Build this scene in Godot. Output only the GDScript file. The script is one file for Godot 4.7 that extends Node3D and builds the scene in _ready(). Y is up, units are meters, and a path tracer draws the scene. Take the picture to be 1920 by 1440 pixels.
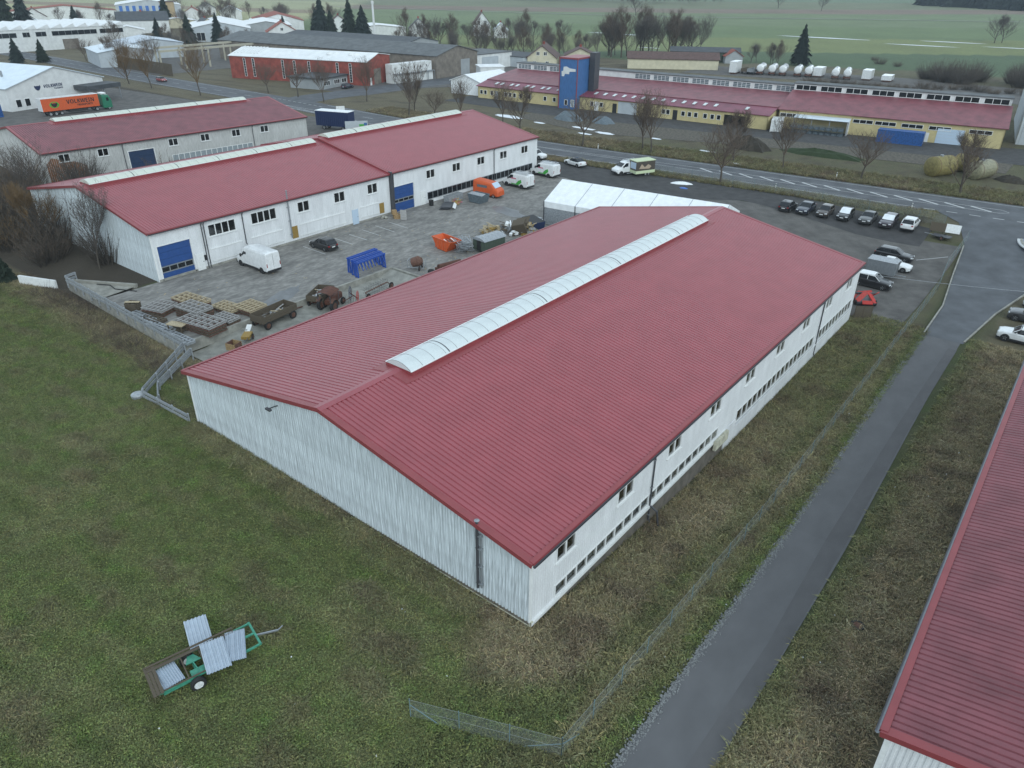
extends Node3D

class G:
	var v := PackedVector3Array()
	var n := PackedVector3Array()
	var c := PackedColorArray()
	var col := Color.WHITE
	var xf := Transform3D()
	func tri(a: Vector3, b: Vector3, d: Vector3) -> void:
		a = xf * a; b = xf * b; d = xf * d
		var m := (d - a).cross(b - a).normalized()
		v.push_back(a); v.push_back(b); v.push_back(d)
		n.push_back(m); n.push_back(m); n.push_back(m)
		c.push_back(col); c.push_back(col); c.push_back(col)
	func quad(a: Vector3, b: Vector3, d: Vector3, e: Vector3) -> void:
		tri(a, b, d); tri(a, d, e)
	func box(p: Vector3, s: Vector3, b := Basis()) -> void:
		var x := b.x * s.x * 0.5
		var y := b.y * s.y * 0.5
		var z := b.z * s.z * 0.5
		quad(p - x + y - z, p + x + y - z, p + x + y + z, p - x + y + z)
		quad(p - x - y + z, p + x - y + z, p + x - y - z, p - x - y - z)
		quad(p - x + y + z, p + x + y + z, p + x - y + z, p - x - y + z)
		quad(p + x + y - z, p - x + y - z, p - x - y - z, p + x - y - z)
		quad(p + x + y + z, p + x + y - z, p + x - y - z, p + x - y + z)
		quad(p - x + y - z, p - x + y + z, p - x - y + z, p - x - y - z)
	func bx(x0: float, x1: float, y0: float, y1: float, z0: float, z1: float) -> void:
		box(Vector3((x0 + x1) / 2, (y0 + y1) / 2, (z0 + z1) / 2), Vector3(absf(x1 - x0), absf(y1 - y0), absf(z1 - z0)))
	func bar(a: Vector3, b: Vector3, w: float, h: float, up := Vector3.UP) -> void:
		var d := b - a
		var l := d.length()
		if l < 0.0001: return
		d /= l
		var s := d.cross(up)
		if s.length() < 0.01: s = d.cross(Vector3.RIGHT)
		s = s.normalized()
		box((a + b) / 2, Vector3(w, h, l), Basis(s, (-d).cross(s).normalized(), -d))
	func tube(a: Vector3, b: Vector3, r0: float, r1: float, k := 6, caps := false) -> void:
		var d := (b - a)
		if d.length() < 0.0001: return
		d = d.normalized()
		var s := d.cross(Vector3.UP if absf(d.y) < 0.95 else Vector3.RIGHT).normalized()
		var t := d.cross(s)
		for i in k:
			var p := TAU * i / k
			var w := TAU * (i + 1) / k
			var e0 := s * cos(p) + t * sin(p)
			var e1 := s * cos(w) + t * sin(w)
			var q := [a + e0 * r0, b + e0 * r1, b + e1 * r1, a + e1 * r0]
			var nn := [e0, e0, e1, e1]
			for j in [0, 1, 2, 0, 2, 3]:
				v.push_back(xf * q[j]); n.push_back((xf.basis * nn[j]).normalized()); c.push_back(col)
			if caps:
				tri(b, b + e1 * r1, b + e0 * r1)
				tri(a, a + e0 * r0, a + e1 * r0)
	func path(pts: Array, r: float, k := 6) -> void:
		for i in pts.size() - 1: tube(pts[i], pts[i + 1], r, r, k, i == 0 or i == pts.size() - 2)
	func prism(poly: Array, a: Vector3, ux: Vector3, uy: Vector3, depth: Vector3) -> void:
		var pp := PackedVector2Array(poly)
		var f := []
		var r := []
		for p in pp:
			f.append(a + ux * p.x + uy * p.y); r.append(a + ux * p.x + uy * p.y + depth)
		var idx := Geometry2D.triangulate_polygon(pp)
		for i in range(0, idx.size(), 3):
			tri(f[idx[i]], f[idx[i + 1]], f[idx[i + 2]])
			tri(r[idx[i]], r[idx[i + 2]], r[idx[i + 1]])
		for i in f.size():
			var j := (i + 1) % f.size()
			quad(f[i], r[i], r[j], f[j])
	func lathe(prof: Array, o: Vector3, ax: Vector3, k := 12) -> void:
		var s := ax.cross(Vector3.UP if absf(ax.y) < 0.9 else Vector3.RIGHT).normalized()
		var t := ax.cross(s)
		for i in k:
			var e0 := s * cos(TAU * i / k) + t * sin(TAU * i / k)
			var e1 := s * cos(TAU * (i + 1) / k) + t * sin(TAU * (i + 1) / k)
			for j in prof.size() - 1:
				var p: Vector2 = prof[j]
				var w: Vector2 = prof[j + 1]
				quad(o + ax * p.x + e0 * p.y, o + ax * w.x + e0 * w.y, o + ax * w.x + e1 * w.y, o + ax * p.x + e1 * p.y)
	func mesh(m: Material) -> ArrayMesh:
		var a := []
		a.resize(Mesh.ARRAY_MAX)
		a[Mesh.ARRAY_VERTEX] = v; a[Mesh.ARRAY_NORMAL] = n
		if m is BaseMaterial3D and m.vertex_color_use_as_albedo: a[Mesh.ARRAY_COLOR] = c
		var o := ArrayMesh.new()
		o.add_surface_from_arrays(Mesh.PRIMITIVE_TRIANGLES, a)
		o.surface_set_material(0, m)
		return o

var rng := RandomNumberGenerator.new()
var used := {}
var M := {}
var T := {}
var noise := FastNoiseLite.new()
var cache := {}

func numbered(called: String) -> String:
	var k: int = used.get(called, -1) + 1
	used[called] = k
	return called if k == 0 else "%s_%03d" % [called, k]
func tag(o: Node, label := "", category := "", group := "", kind := "") -> Node:
	if label: o.set_meta("label", label)
	if category: o.set_meta("category", category)
	if group: o.set_meta("group", group)
	if kind: o.set_meta("kind", kind)
	return o
func thing(called: String, label: String, category: String, at := Vector3.ZERO, turn := 0.0, group := "") -> Node3D:
	var o := Node3D.new()
	o.name = numbered(called)
	add_child(o)
	o.position = at
	o.rotation.y = turn
	tag(o, label, category, group)
	return o
func part(called: String, g: G, m: Material, parent: Node) -> MeshInstance3D:
	var o := MeshInstance3D.new()
	o.name = called
	o.mesh = g.mesh(m)
	parent.add_child(o, true)
	return o
func put(called: String, me: Mesh, m: Material, parent: Node, at := Vector3.ZERO, b := Basis()) -> MeshInstance3D:
	var o := MeshInstance3D.new()
	o.name = called
	o.mesh = me
	if m: o.material_override = m
	parent.add_child(o, true)
	o.transform = Transform3D(b, at)
	return o
func one(called: String, g: G, m: Material, label: String, category: String, at := Vector3.ZERO, turn := 0.0, group := "") -> MeshInstance3D:
	var o := MeshInstance3D.new()
	o.name = numbered(called)
	o.mesh = g.mesh(m)
	add_child(o)
	o.position = at
	o.rotation.y = turn
	tag(o, label, category, group)
	return o
func struct(called: String, g: G, m: Material) -> MeshInstance3D:
	var o := MeshInstance3D.new()
	o.name = numbered(called)
	o.mesh = g.mesh(m)
	add_child(o)
	return tag(o, "", "", "", "structure")
func copy(src: Node3D, label: String, at: Vector3, turn: float, sc := 1.0, base := "") -> Node3D:
	var o: Node3D = src.duplicate()
	o.name = numbered(base if base else String(src.name).rstrip("0123456789").trim_suffix("_"))
	add_child(o)
	o.position = at
	o.rotation.y = turn
	o.scale = Vector3.ONE * sc
	if label: o.set_meta("label", label)
	return o

func sm(a: float, b: float, x: float) -> float:
	var t := clampf((x - a) / (b - a), 0, 1)
	return t * t * (3 - 2 * t)
func gh(x: float, z: float) -> float:
	var y := -2.05 * sm(-8, 16.5, x) * (0.2 + 0.8 * clampf(-z / 20.0, 0, 1)) * sm(-7, 1, -z) * (1 - sm(80, 106, -z))
	y += -1.1 * sm(16, 34, -x) * (1 - sm(6, 13, -z))
	y += -0.75 * sm(-30.6, -30.0, x) * (1 - sm(-17.2, -16.8, x)) * sm(6.8, 7.6, -z) * (1 - sm(33.4, 34.0, -z))
	y += 0.015 * maxf(0, Vector2(x - 33.6, z - 23.2).length() - 450)
	return y
func at(x: float, z: float, dy := 0.0) -> Vector3:
	return Vector3(x, gh(x, z) + dy, z)
func head(dx: float, dz: float) -> float:
	return atan2(-dx, -dz)

func lin(r: float, g: float, b: float) -> Color:
	return Color(r, g, b).linear_to_srgb()
func noise_tex(size: int, freq: float, lo: float, hi: float, oct := 4, seed_ := 1, gain := 0.5, kind := FastNoiseLite.TYPE_SIMPLEX_SMOOTH, contrast := 1.0) -> ImageTexture:
	var f := FastNoiseLite.new()
	f.noise_type = kind
	f.frequency = freq
	f.fractal_octaves = oct
	f.fractal_gain = gain
	f.seed = seed_
	var im := f.get_seamless_image(size, size)
	im.convert(Image.FORMAT_L8)
	var by := im.get_data()
	var lut := []
	for i in 256:
		var w := lo + (hi - lo) * i / 255.0
		lut.append(int(255 * Color(w, w, w).linear_to_srgb().r))
	for i in by.size():
		var t := clampf((by[i] / 255.0 - 0.5) * contrast + 0.5, 0, 1)
		by[i] = lut[int(t * 255)]
	return ImageTexture.create_from_image(Image.create_from_data(size, size, false, Image.FORMAT_L8, by))
func mat(key: String, c: Color, rough := 0.8, metal := 0.0, tex: Texture2D = null, sc := Vector3.ONE, det: Texture2D = null, dsc := Vector3.ONE, world := false) -> StandardMaterial3D:
	var m := StandardMaterial3D.new()
	m.resource_name = key
	m.albedo_color = c
	m.roughness = rough
	m.metallic = metal
	if tex:
		m.albedo_texture = tex
		m.uv1_triplanar = true
		m.uv1_world_triplanar = world
		m.uv1_scale = sc
	if det:
		m.detail_enabled = true
		m.detail_albedo = det
		m.detail_blend_mode = BaseMaterial3D.BLEND_MODE_MUL
		m.detail_uv_layer = BaseMaterial3D.DETAIL_UV_2
		m.uv2_triplanar = true
		m.uv2_world_triplanar = world
		m.uv2_scale = dsc
	M[key] = m
	return m

func materials() -> void:
	T.fine = noise_tex(512, 0.05, 0.82, 1.0, 5, 3)
	T.coarse = noise_tex(512, 0.012, 0.8, 1.0, 5, 5, 0.55)
	T.speck = noise_tex(512, 0.12, 0.55, 1.0, 3, 7, 0.6, FastNoiseLite.TYPE_SIMPLEX_SMOOTH, 1.6)
	T.patch = noise_tex(512, 0.012, 0.6, 1.0, 6, 11, 0.6, FastNoiseLite.TYPE_SIMPLEX_SMOOTH, 1.5)
	T.streak = noise_tex(512, 0.03, 0.68, 1.0, 5, 13, 0.62, FastNoiseLite.TYPE_SIMPLEX_SMOOTH, 2.2)
	T.grass = noise_tex(512, 0.09, 0.3, 1.0, 5, 17, 0.75, FastNoiseLite.TYPE_SIMPLEX_SMOOTH, 2.0)
	T.mottle = noise_tex(1024, 0.02, 0.5, 1.0, 5, 29, 0.62, FastNoiseLite.TYPE_SIMPLEX_SMOOTH, 2.6)
	T.line = noise_tex(512, 0.16, 0.5, 1.0, 3, 31, 0.6, FastNoiseLite.TYPE_SIMPLEX_SMOOTH, 2.4)
	T.relief = noise_tex(512, 0.08, 0.001, 1.0, 5, 19, 0.6)
	T.cell = noise_tex(512, 0.05, 0.62, 1.0, 2, 23, 0.5, FastNoiseLite.TYPE_CELLULAR)
	T.mottle_soft = noise_tex(512, 0.02, 0.72, 1.0, 4, 37, 0.6, FastNoiseLite.TYPE_SIMPLEX_SMOOTH, 2.4)
	T.line_soft = noise_tex(512, 0.16, 0.7, 1.0, 3, 31, 0.6, FastNoiseLite.TYPE_SIMPLEX_SMOOTH, 2.0)
	T.algae = noise_tex(512, 0.03, 0.6, 1.0, 5, 41, 0.65, FastNoiseLite.TYPE_SIMPLEX_SMOOTH, 2.2)
	# sheet metal of the halls
	mat("roof_red", lin(0.352, 0.078, 0.093), 0.36, 0, T.coarse, Vector3(0.06, 0.06, 0.06), T.fine, Vector3(0.5, 0.5, 0.5))
	mat("roof_worn", lin(0.25, 0.070, 0.085), 0.5, 0, T.patch, Vector3(0.05, 0.05, 0.05), T.fine, Vector3(0.4, 0.4, 0.4))
	mat("trim_red", lin(0.27, 0.052, 0.058), 0.45, 0, T.coarse, Vector3(0.1, 0.1, 0.1))
	mat("clad_weather", lin(0.78, 0.85, 0.885), 0.5, 0, T.streak, Vector3(0.35, 0.015, 0.35), T.algae, Vector3(1.1, 0.035, 1.1))
	mat("clad_white", lin(0.82, 0.83, 0.84), 0.5, 0, T.coarse, Vector3(0.12, 0.04, 0.12), T.fine, Vector3(0.5, 0.2, 0.5))
	mat("clad_grey", lin(0.62, 0.62, 0.60), 0.55, 0, T.streak, Vector3(0.5, 0.03, 0.5), T.coarse, Vector3(0.07, 0.05, 0.07))
	mat("rust_stain", lin(0.30, 0.12, 0.045), 0.8, 0, T.patch, Vector3(0.3, 0.12, 0.3), T.streak, Vector3(0.8, 0.08, 0.8))
	mat("skylight", lin(0.70, 0.75, 0.745), 0.32, 0, T.coarse, Vector3(0.1, 0.1, 0.1), T.fine, Vector3(0.3, 0.3, 0.3))
	mat("skylight_aged", lin(0.66, 0.69, 0.60), 0.4, 0, T.coarse, Vector3(0.1, 0.1, 0.1), T.fine, Vector3(0.3, 0.3, 0.3))
	mat("white_frame", lin(0.80, 0.81, 0.80), 0.4, 0, T.coarse, Vector3(0.4, 0.4, 0.4))
	mat("concrete", lin(0.36, 0.35, 0.31), 0.9, 0, T.patch, Vector3(0.12, 0.12, 0.12), T.fine, Vector3(0.6, 0.6, 0.6))
	mat("plinth", lin(0.17, 0.15, 0.125), 0.9, 0, T.patch, Vector3(0.15, 0.1, 0.15), T.fine, Vector3(0.6, 0.6, 0.6))
	mat("mossy_edge", lin(0.62, 0.60, 0.47), 0.85, 0, T.patch, Vector3(0.25, 0.2, 0.25), T.fine, Vector3(0.7, 0.7, 0.7))
	mat("zinc", lin(0.33, 0.35, 0.37), 0.45, 0.5, T.coarse, Vector3(0.4, 0.4, 0.4))
	mat("dark_pipe", lin(0.06, 0.062, 0.07), 0.45, 0, T.coarse, Vector3(0.4, 0.4, 0.4))
	mat("black", lin(0.015, 0.015, 0.016), 0.6)
	mat("blue_door", lin(0.022, 0.075, 0.25), 0.45, 0, T.coarse, Vector3(0.2, 0.2, 0.2))
	mat("navy_door", lin(0.022, 0.045, 0.10), 0.45, 0, T.coarse, Vector3(0.2, 0.2, 0.2))
	mat("ochre", lin(0.30, 0.19, 0.045), 0.7, 0, T.coarse, Vector3(0.4, 0.4, 0.4))
	mat("pale_blue", lin(0.45, 0.55, 0.66), 0.5)
	var gl := mat("glass", Color(0.05, 0.06, 0.07, 0.25), 0.03)
	gl.transparency = BaseMaterial3D.TRANSPARENCY_ALPHA
	mat("dark_glass", lin(0.012, 0.014, 0.017), 0.04)
	mat("milk_glass", lin(0.30, 0.34, 0.36), 0.25, 0, T.coarse, Vector3(0.3, 0.3, 0.3))
	# ground covers
	var gr := mat("ground", Color.WHITE, 0.95, 0, T.grass, Vector3(0.42, 0.42, 0.42), T.coarse, Vector3(0.045, 0.045, 0.045), true)
	gr.vertex_color_use_as_albedo = true
	gr.heightmap_enabled = true
	gr.heightmap_texture = T.relief
	gr.heightmap_scale = 10.0
	var tf := mat("tuft", Color.WHITE, 0.9)
	tf.vertex_color_use_as_albedo = true
	mat("asphalt", lin(0.125, 0.132, 0.145), 0.75, 0, T.patch, Vector3(0.035, 0.035, 0.035), T.speck, Vector3(0.8, 0.8, 0.8), true)
	mat("lane_asphalt", lin(0.138, 0.137, 0.142), 0.9, 0, T.coarse, Vector3(0.09, 0.09, 0.05), T.line_soft, Vector3(0.9, 0.9, 0.9), true)
	mat("lane_patch", lin(0.118, 0.115, 0.118), 0.9, 0, T.coarse, Vector3(0.12, 0.12, 0.06), T.line_soft, Vector3(0.9, 0.9, 0.9), true)
	mat("grit", lin(0.36, 0.37, 0.37), 0.95, 0, T.line, Vector3(0.5, 0.5, 0.5), T.mottle, Vector3(0.4, 0.4, 0.4), true)
	mat("dirt", lin(0.15, 0.13, 0.10), 0.95, 0, T.mottle, Vector3(0.06, 0.06, 0.06), T.speck, Vector3(0.5, 0.5, 0.5), true)
	mat("yard", lin(0.285, 0.272, 0.252), 0.85, 0, T.patch, Vector3(0.07, 0.07, 0.035), T.mottle_soft, Vector3(0.16, 0.16, 0.08), true)
	mat("gravel", lin(0.155, 0.145, 0.135), 0.95, 0, T.patch, Vector3(0.05, 0.05, 0.05), T.speck, Vector3(0.6, 0.6, 0.6), true)
	mat("dark_lot", lin(0.075, 0.072, 0.072), 0.9, 0, T.patch, Vector3(0.07, 0.07, 0.07), T.speck, Vector3(0.5, 0.5, 0.5), true)
	mat("pit_floor", lin(0.33, 0.325, 0.29), 0.85, 0, T.patch, Vector3(0.09, 0.09, 0.09), T.fine, Vector3(0.6, 0.6, 0.6), true)
	mat("white_paint", lin(0.62, 0.63, 0.63), 0.6, 0, T.speck, Vector3(0.7, 0.7, 0.7), null, Vector3.ONE, true)
	mat("puddle", lin(0.14, 0.145, 0.15), 0.3, 0, T.patch, Vector3(0.1, 0.1, 0.1), null, Vector3.ONE, true)
	mat("snow", lin(0.80, 0.83, 0.86), 0.8, 0, T.coarse, Vector3(0.2, 0.2, 0.2))

# ---------- halls of profiled sheet ----------
func frame(W: float, L: float, side: String) -> Transform3D:
	match side:
		"right": return Transform3D(Basis(Vector3(0, 0, -1), Vector3.UP, Vector3(1, 0, 0)), Vector3(W / 2, 0, 0))
		"left": return Transform3D(Basis(Vector3(0, 0, 1), Vector3.UP, Vector3(-1, 0, 0)), Vector3(-W / 2, 0, -L))
		"back": return Transform3D(Basis(Vector3(-1, 0, 0), Vector3.UP, Vector3(0, 0, -1)), Vector3(W / 2, 0, -L))
	return Transform3D(Basis(), Vector3(-W / 2, 0, 0))
func wall(g: G, xf: Transform3D, top: Array, bottom: float, holes: Array, pitch := 0.23, depth := 0.03) -> void:
	# top: [[u, y], ...] from u = 0 to the length
	g.xf = xf
	var l: float = top[-1][0]
	var us := []
	if pitch > 0:
		for i in int(ceil(l / pitch)):
			for e in [[0.0, 0.0], [0.35, 0.0], [0.47, depth], [0.88, depth]]:
				us.append(i * pitch + e[0] * pitch)
	for h in holes: us.append(h.position.x); us.append(h.end.x)
	for t in top: us.append(t[0])
	us = us.filter(func(u): return u >= 0 and u <= l)
	us.sort()
	var dep := func(u: float) -> float:
		if pitch <= 0: return 0.0
		var f := fposmod(u, pitch) / pitch
		if f < 0.35: return 0.0
		if f < 0.47: return depth * (f - 0.35) / 0.12
		if f < 0.88: return depth
		return depth * (1 - (f - 0.88) / 0.12)
	var ty := func(u: float) -> float:
		for k in top.size() - 1:
			if u <= top[k + 1][0]: return lerpf(top[k][1], top[k + 1][1], (u - top[k][0]) / maxf(top[k + 1][0] - top[k][0], 0.0001))
		return top[-1][1]
	for i in us.size() - 1:
		var a: float = us[i]
		var b: float = us[i + 1]
		if b - a < 0.001: continue
		var da: float = dep.call(a + 0.0001)
		var db: float = dep.call(b - 0.0001)
		var cuts := []
		for h in holes:
			if h.position.x < (a + b) / 2 and h.end.x > (a + b) / 2: cuts.append([h.position.y, h.end.y])
		cuts.sort_custom(func(p, q): return p[0] < q[0])
		var y := bottom
		for cu in cuts:
			if cu[0] > y: g.quad(Vector3(a, cu[0], da), Vector3(b, cu[0], db), Vector3(b, y, db), Vector3(a, y, da))
			y = cu[1]
		g.quad(Vector3(a, ty.call(a), da), Vector3(b, ty.call(b), db), Vector3(b, y, db), Vector3(a, y, da))
	g.xf = Transform3D()
func box_mesh(s: Vector3) -> Mesh:
	var key := "box%.3f,%.3f,%.3f" % [s.x, s.y, s.z]
	if not cache.has(key):
		var g := G.new()
		g.box(Vector3.ZERO, s)
		cache[key] = g.mesh(null)
	return cache[key]
func window(parent: Node, xf: Transform3D, r: Rect2, panes := 2, glass: Material = null, fr: Material = null, sill := true, fw := 0.085, rows := 1, called := "window") -> Node:
	var g := G.new()
	g.xf = xf
	var x0 := r.position.x
	var y0 := r.position.y
	var x1 := r.end.x
	var y1 := r.end.y
	var zf := 0.06
	var zb := -0.12
	g.bx(x0 - 0.01, x0 + fw, y0, y1, zb, zf); g.bx(x1 - fw, x1 + 0.01, y0, y1, zb, zf)
	g.bx(x0 + fw, x1 - fw, y1 - fw, y1, zb, zf - 0.003); g.bx(x0 + fw, x1 - fw, y0, y0 + fw, zb, zf - 0.003)
	var w := (x1 - x0 - 2 * fw) / panes
	for i in range(1, panes): g.bx(x0 + fw + w * i - fw * 0.6, x0 + fw + w * i + fw * 0.6, y0 + fw, y1 - fw, zb + 0.02, zf - 0.006)
	var h := (y1 - y0 - 2 * fw) / rows
	for i in range(1, rows): g.bx(x0 + fw, x1 - fw, y0 + fw + h * i - 0.025, y0 + fw + h * i + 0.025, zb + 0.03, zf - 0.01)
	var o := part(called, g, fr if fr else M.white_frame, parent)
	for i in panes:
		for k in rows:
			put("pane", box_mesh(Vector3(w, h, 0.012)), glass if glass else M.glass, o, xf * Vector3(x0 + fw + w * (i + 0.5), y0 + fw + h * (k + 0.5), 0.0), xf.basis)
	if sill:
		var s := G.new()
		s.xf = xf
		s.bx(x0 - 0.08, x1 + 0.08, y0 - 0.05, y0 - 0.002, 0.0, 0.16)
		part("sill", s, fr if fr else M.white_frame, o)
	return o
func big_door(parent: Node, xf: Transform3D, r: Rect2, m: Material, strip := -1.0, sections := 5) -> void:
	var o := Node3D.new()
	o.name = "sectional_door"
	parent.add_child(o, true)
	var h := r.size.y / sections
	for i in sections:
		var y := r.position.y + h * i
		var glazed := strip >= 0 and i == int(strip)
		var g := G.new()
		g.xf = xf
		if not glazed:
			g.bx(r.position.x, r.end.x, y + 0.012, y + h - 0.012, -0.16, -0.10)
			g.bx(r.position.x, r.end.x, y + h * 0.47, y + h * 0.53, -0.10, -0.09)
		else:
			g.bx(r.position.x, r.end.x, y + 0.012, y + 0.14, -0.16, -0.10); g.bx(r.position.x, r.end.x, y + h - 0.14, y + h - 0.012, -0.16, -0.10)
			for k in 5:
				var x := r.position.x + (r.size.x - 0.12) * k / 4.0
				g.bx(x, x + 0.12, y + 0.14, y + h - 0.14, -0.157, -0.103)
			var p := G.new()
			p.xf = xf
			p.bx(r.position.x + 0.1, r.end.x - 0.1, y + 0.13, y + h - 0.13, -0.14, -0.125)
			part("door_window", p, M.dark_glass, o)
		part("door_section", g, M.zinc if glazed else m, o)
	var f := G.new()
	f.xf = xf
	f.bx(r.position.x - 0.12, r.position.x, r.position.y, r.end.y + 0.12, -0.18, 0.05); f.bx(r.end.x, r.end.x + 0.12, r.position.y, r.end.y + 0.12, -0.18, 0.05)
	f.bx(r.position.x, r.end.x, r.end.y, r.end.y + 0.12, -0.18, 0.047)
	part("door_frame", f, M.white_frame, o)
func small_door(parent: Node, xf: Transform3D, r: Rect2, m: Material) -> void:
	var g := G.new()
	g.xf = xf
	g.bx(r.position.x, r.end.x, r.position.y, r.end.y, 0.0, 0.075)
	g.bx(r.position.x - 0.06, r.position.x, r.position.y, r.end.y + 0.06, 0.0, 0.09); g.bx(r.end.x, r.end.x + 0.06, r.position.y, r.end.y + 0.06, 0.0, 0.09)
	var o := part("door", g, m, parent)
	var k := G.new()
	k.xf = xf
	k.bx(r.end.x - 0.16, r.end.x - 0.04, r.position.y + 1.0, r.position.y + 1.04, 0.075, 0.13)
	part("handle", k, M.dark_pipe, o)
func downpipe(parent: Node, xf: Transform3D, u: float, y0: float, y1: float, m: Material = null) -> void:
	var g := G.new()
	g.xf = xf
	g.path([Vector3(u, y1, 0.3), Vector3(u, y1 - 0.3, 0.12), Vector3(u, y0 + 0.25, 0.12), Vector3(u, y0, 0.25)], 0.06, 8)
	var o := part("downpipe", g, m if m else M.dark_pipe, parent)
	for y in [y0 + 0.6, (y0 + y1) / 2, y1 - 0.7]:
		var b := G.new()
		b.xf = xf
		b.bx(u - 0.09, u + 0.09, y, y + 0.05, 0.0, 0.19)
		part("bracket", b, M.zinc, o)
func slope_sheet(g: G, x0: float, y0: float, x1: float, y1: float, z0: float, z1: float, pitch := 0.367, depth := 0.06) -> void:
	# profiled sheet between (x0, y0) and (x1, y1), x0 < x1, from z0 down to z1
	var zs := []
	for i in int(ceil((z0 - z1) / pitch)):
		for e in [[0.0, 0.0], [0.032, depth], [0.098, depth], [0.13, 0.0]]: zs.append([z0 - i * pitch - e[0], depth - e[1]])
	zs = zs.filter(func(e): return e[0] > z1)
	zs.append([z1, depth])
	for i in zs.size() - 1:
		var a: Array = zs[i]
		var b: Array = zs[i + 1]
		g.quad(Vector3(x0, y0 + b[1], b[0]), Vector3(x1, y1 + b[1], b[0]), Vector3(x1, y1 + a[1], a[0]), Vector3(x0, y0 + a[1], a[0]))
func hall(called: String, label: String, pos: Vector3, yaw: float, W: float, L: float, eave: float, ridge: float, base: float, o: Dictionary) -> Node3D:
	var t := thing(called, label, "hall", pos, yaw, o.get("group", "red roofed industrial halls"))
	var sl := (ridge - eave) / (W / 2)
	var rm: Material = o.get("roof", M.roof_red)
	var ov := 0.28
	for s in [-1, 1]:
		var g := G.new()
		var xe: float = W / 2 + ov
		var ye := eave - ov * sl
		if s > 0: slope_sheet(g, 0, ridge, xe, ye, 0.22, -L - 0.22)
		else: slope_sheet(g, -xe, ye, 0, ridge, 0.22, -L - 0.22)
		part("roof_slope", g, rm, t)
		var u := G.new()
		u.bar(Vector3(s * (xe - 0.1), ye - 0.09, 0.2), Vector3(s * (xe - 0.1), ye - 0.09, -L - 0.2), 0.05, 0.14)
		u.bar(Vector3(s * (xe + 0.02), ye + 0.02, 0.2), Vector3(s * (xe + 0.02), ye + 0.02, -L - 0.2), 0.1, 0.1)
		u.bar(Vector3(s * (xe - 0.1), ye + 0.1 + 0.1 * sl, 0.2), Vector3(s * (xe - 0.1), ye + 0.1 + 0.1 * sl, -L - 0.2), 0.3, 0.025, Vector3(s * sl, 1, 0))
		part("eave_trim", u, M.trim_red, t)
		# half-round gutter
		var q := G.new()
		for k in 8:
			var p0 := PI + PI * k / 8.0
			var p1 := PI + PI * (k + 1) / 8.0
			var c := Vector3(s * (xe + 0.12), ye - 0.05, 0)
			q.quad(c + Vector3(cos(p0), sin(p0), 0) * 0.09 + Vector3(0, 0, -L - 0.2), c + Vector3(cos(p1), sin(p1), 0) * 0.09 + Vector3(0, 0, -L - 0.2), c + Vector3(cos(p1), sin(p1), 0) * 0.09 + Vector3(0, 0, 0.25), c + Vector3(cos(p0), sin(p0), 0) * 0.09 + Vector3(0, 0, 0.25))
		part("gutter", q, o.get("gutter", M.dark_pipe), t)
		for zz in [0.1, -L - 0.1]:
			var w := G.new()
			var up := Vector3(s * sl, 1, 0).normalized()
			w.bar(Vector3(0, ridge + 0.065, zz), Vector3(s * xe, ye + 0.065, zz), 0.42, 0.035, up)
			w.bar(Vector3(0, ridge - 0.06, zz + signf(zz) * 0.20), Vector3(s * xe, ye - 0.06, zz + signf(zz) * 0.20), 0.03, 0.28, up)
			part("verge_trim", w, M.trim_red, t)
		var rc := G.new()
		rc.bar(Vector3(s * 0.19, ridge + 0.075 - 0.19 * sl, 0.28), Vector3(s * 0.19, ridge + 0.075 - 0.19 * sl, -L - 0.28), 0.4, 0.03, Vector3(s * sl, 1, 0))
		part("ridge_cap", rc, M.trim_red if o.has("roof") else rm, t)
	var gt := [[0.0, eave], [W / 2, ridge], [W, eave]]
	for side in ["right", "left", "front", "back"]:
		var g := G.new()
		var top: Array = gt if side in ["front", "back"] else [[0.0, eave], [L, eave]]
		var m: Material = o.get(side + "_mat", o.get("clad", M.clad_white))
		wall(g, frame(W, L, side), top, base, o.get(side, []), o.get("pitch", 0.23), 0.028)
		part("wall", g, m, t)
		var cg := G.new()
		cg.xf = frame(W, L, side)
		cg.bx(-0.05, 0.16, base, eave - 0.02, -0.05, 0.045)
		part("corner_trim", cg, M.white_frame if m != M.clad_grey else M.clad_grey, t)
	return t
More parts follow.
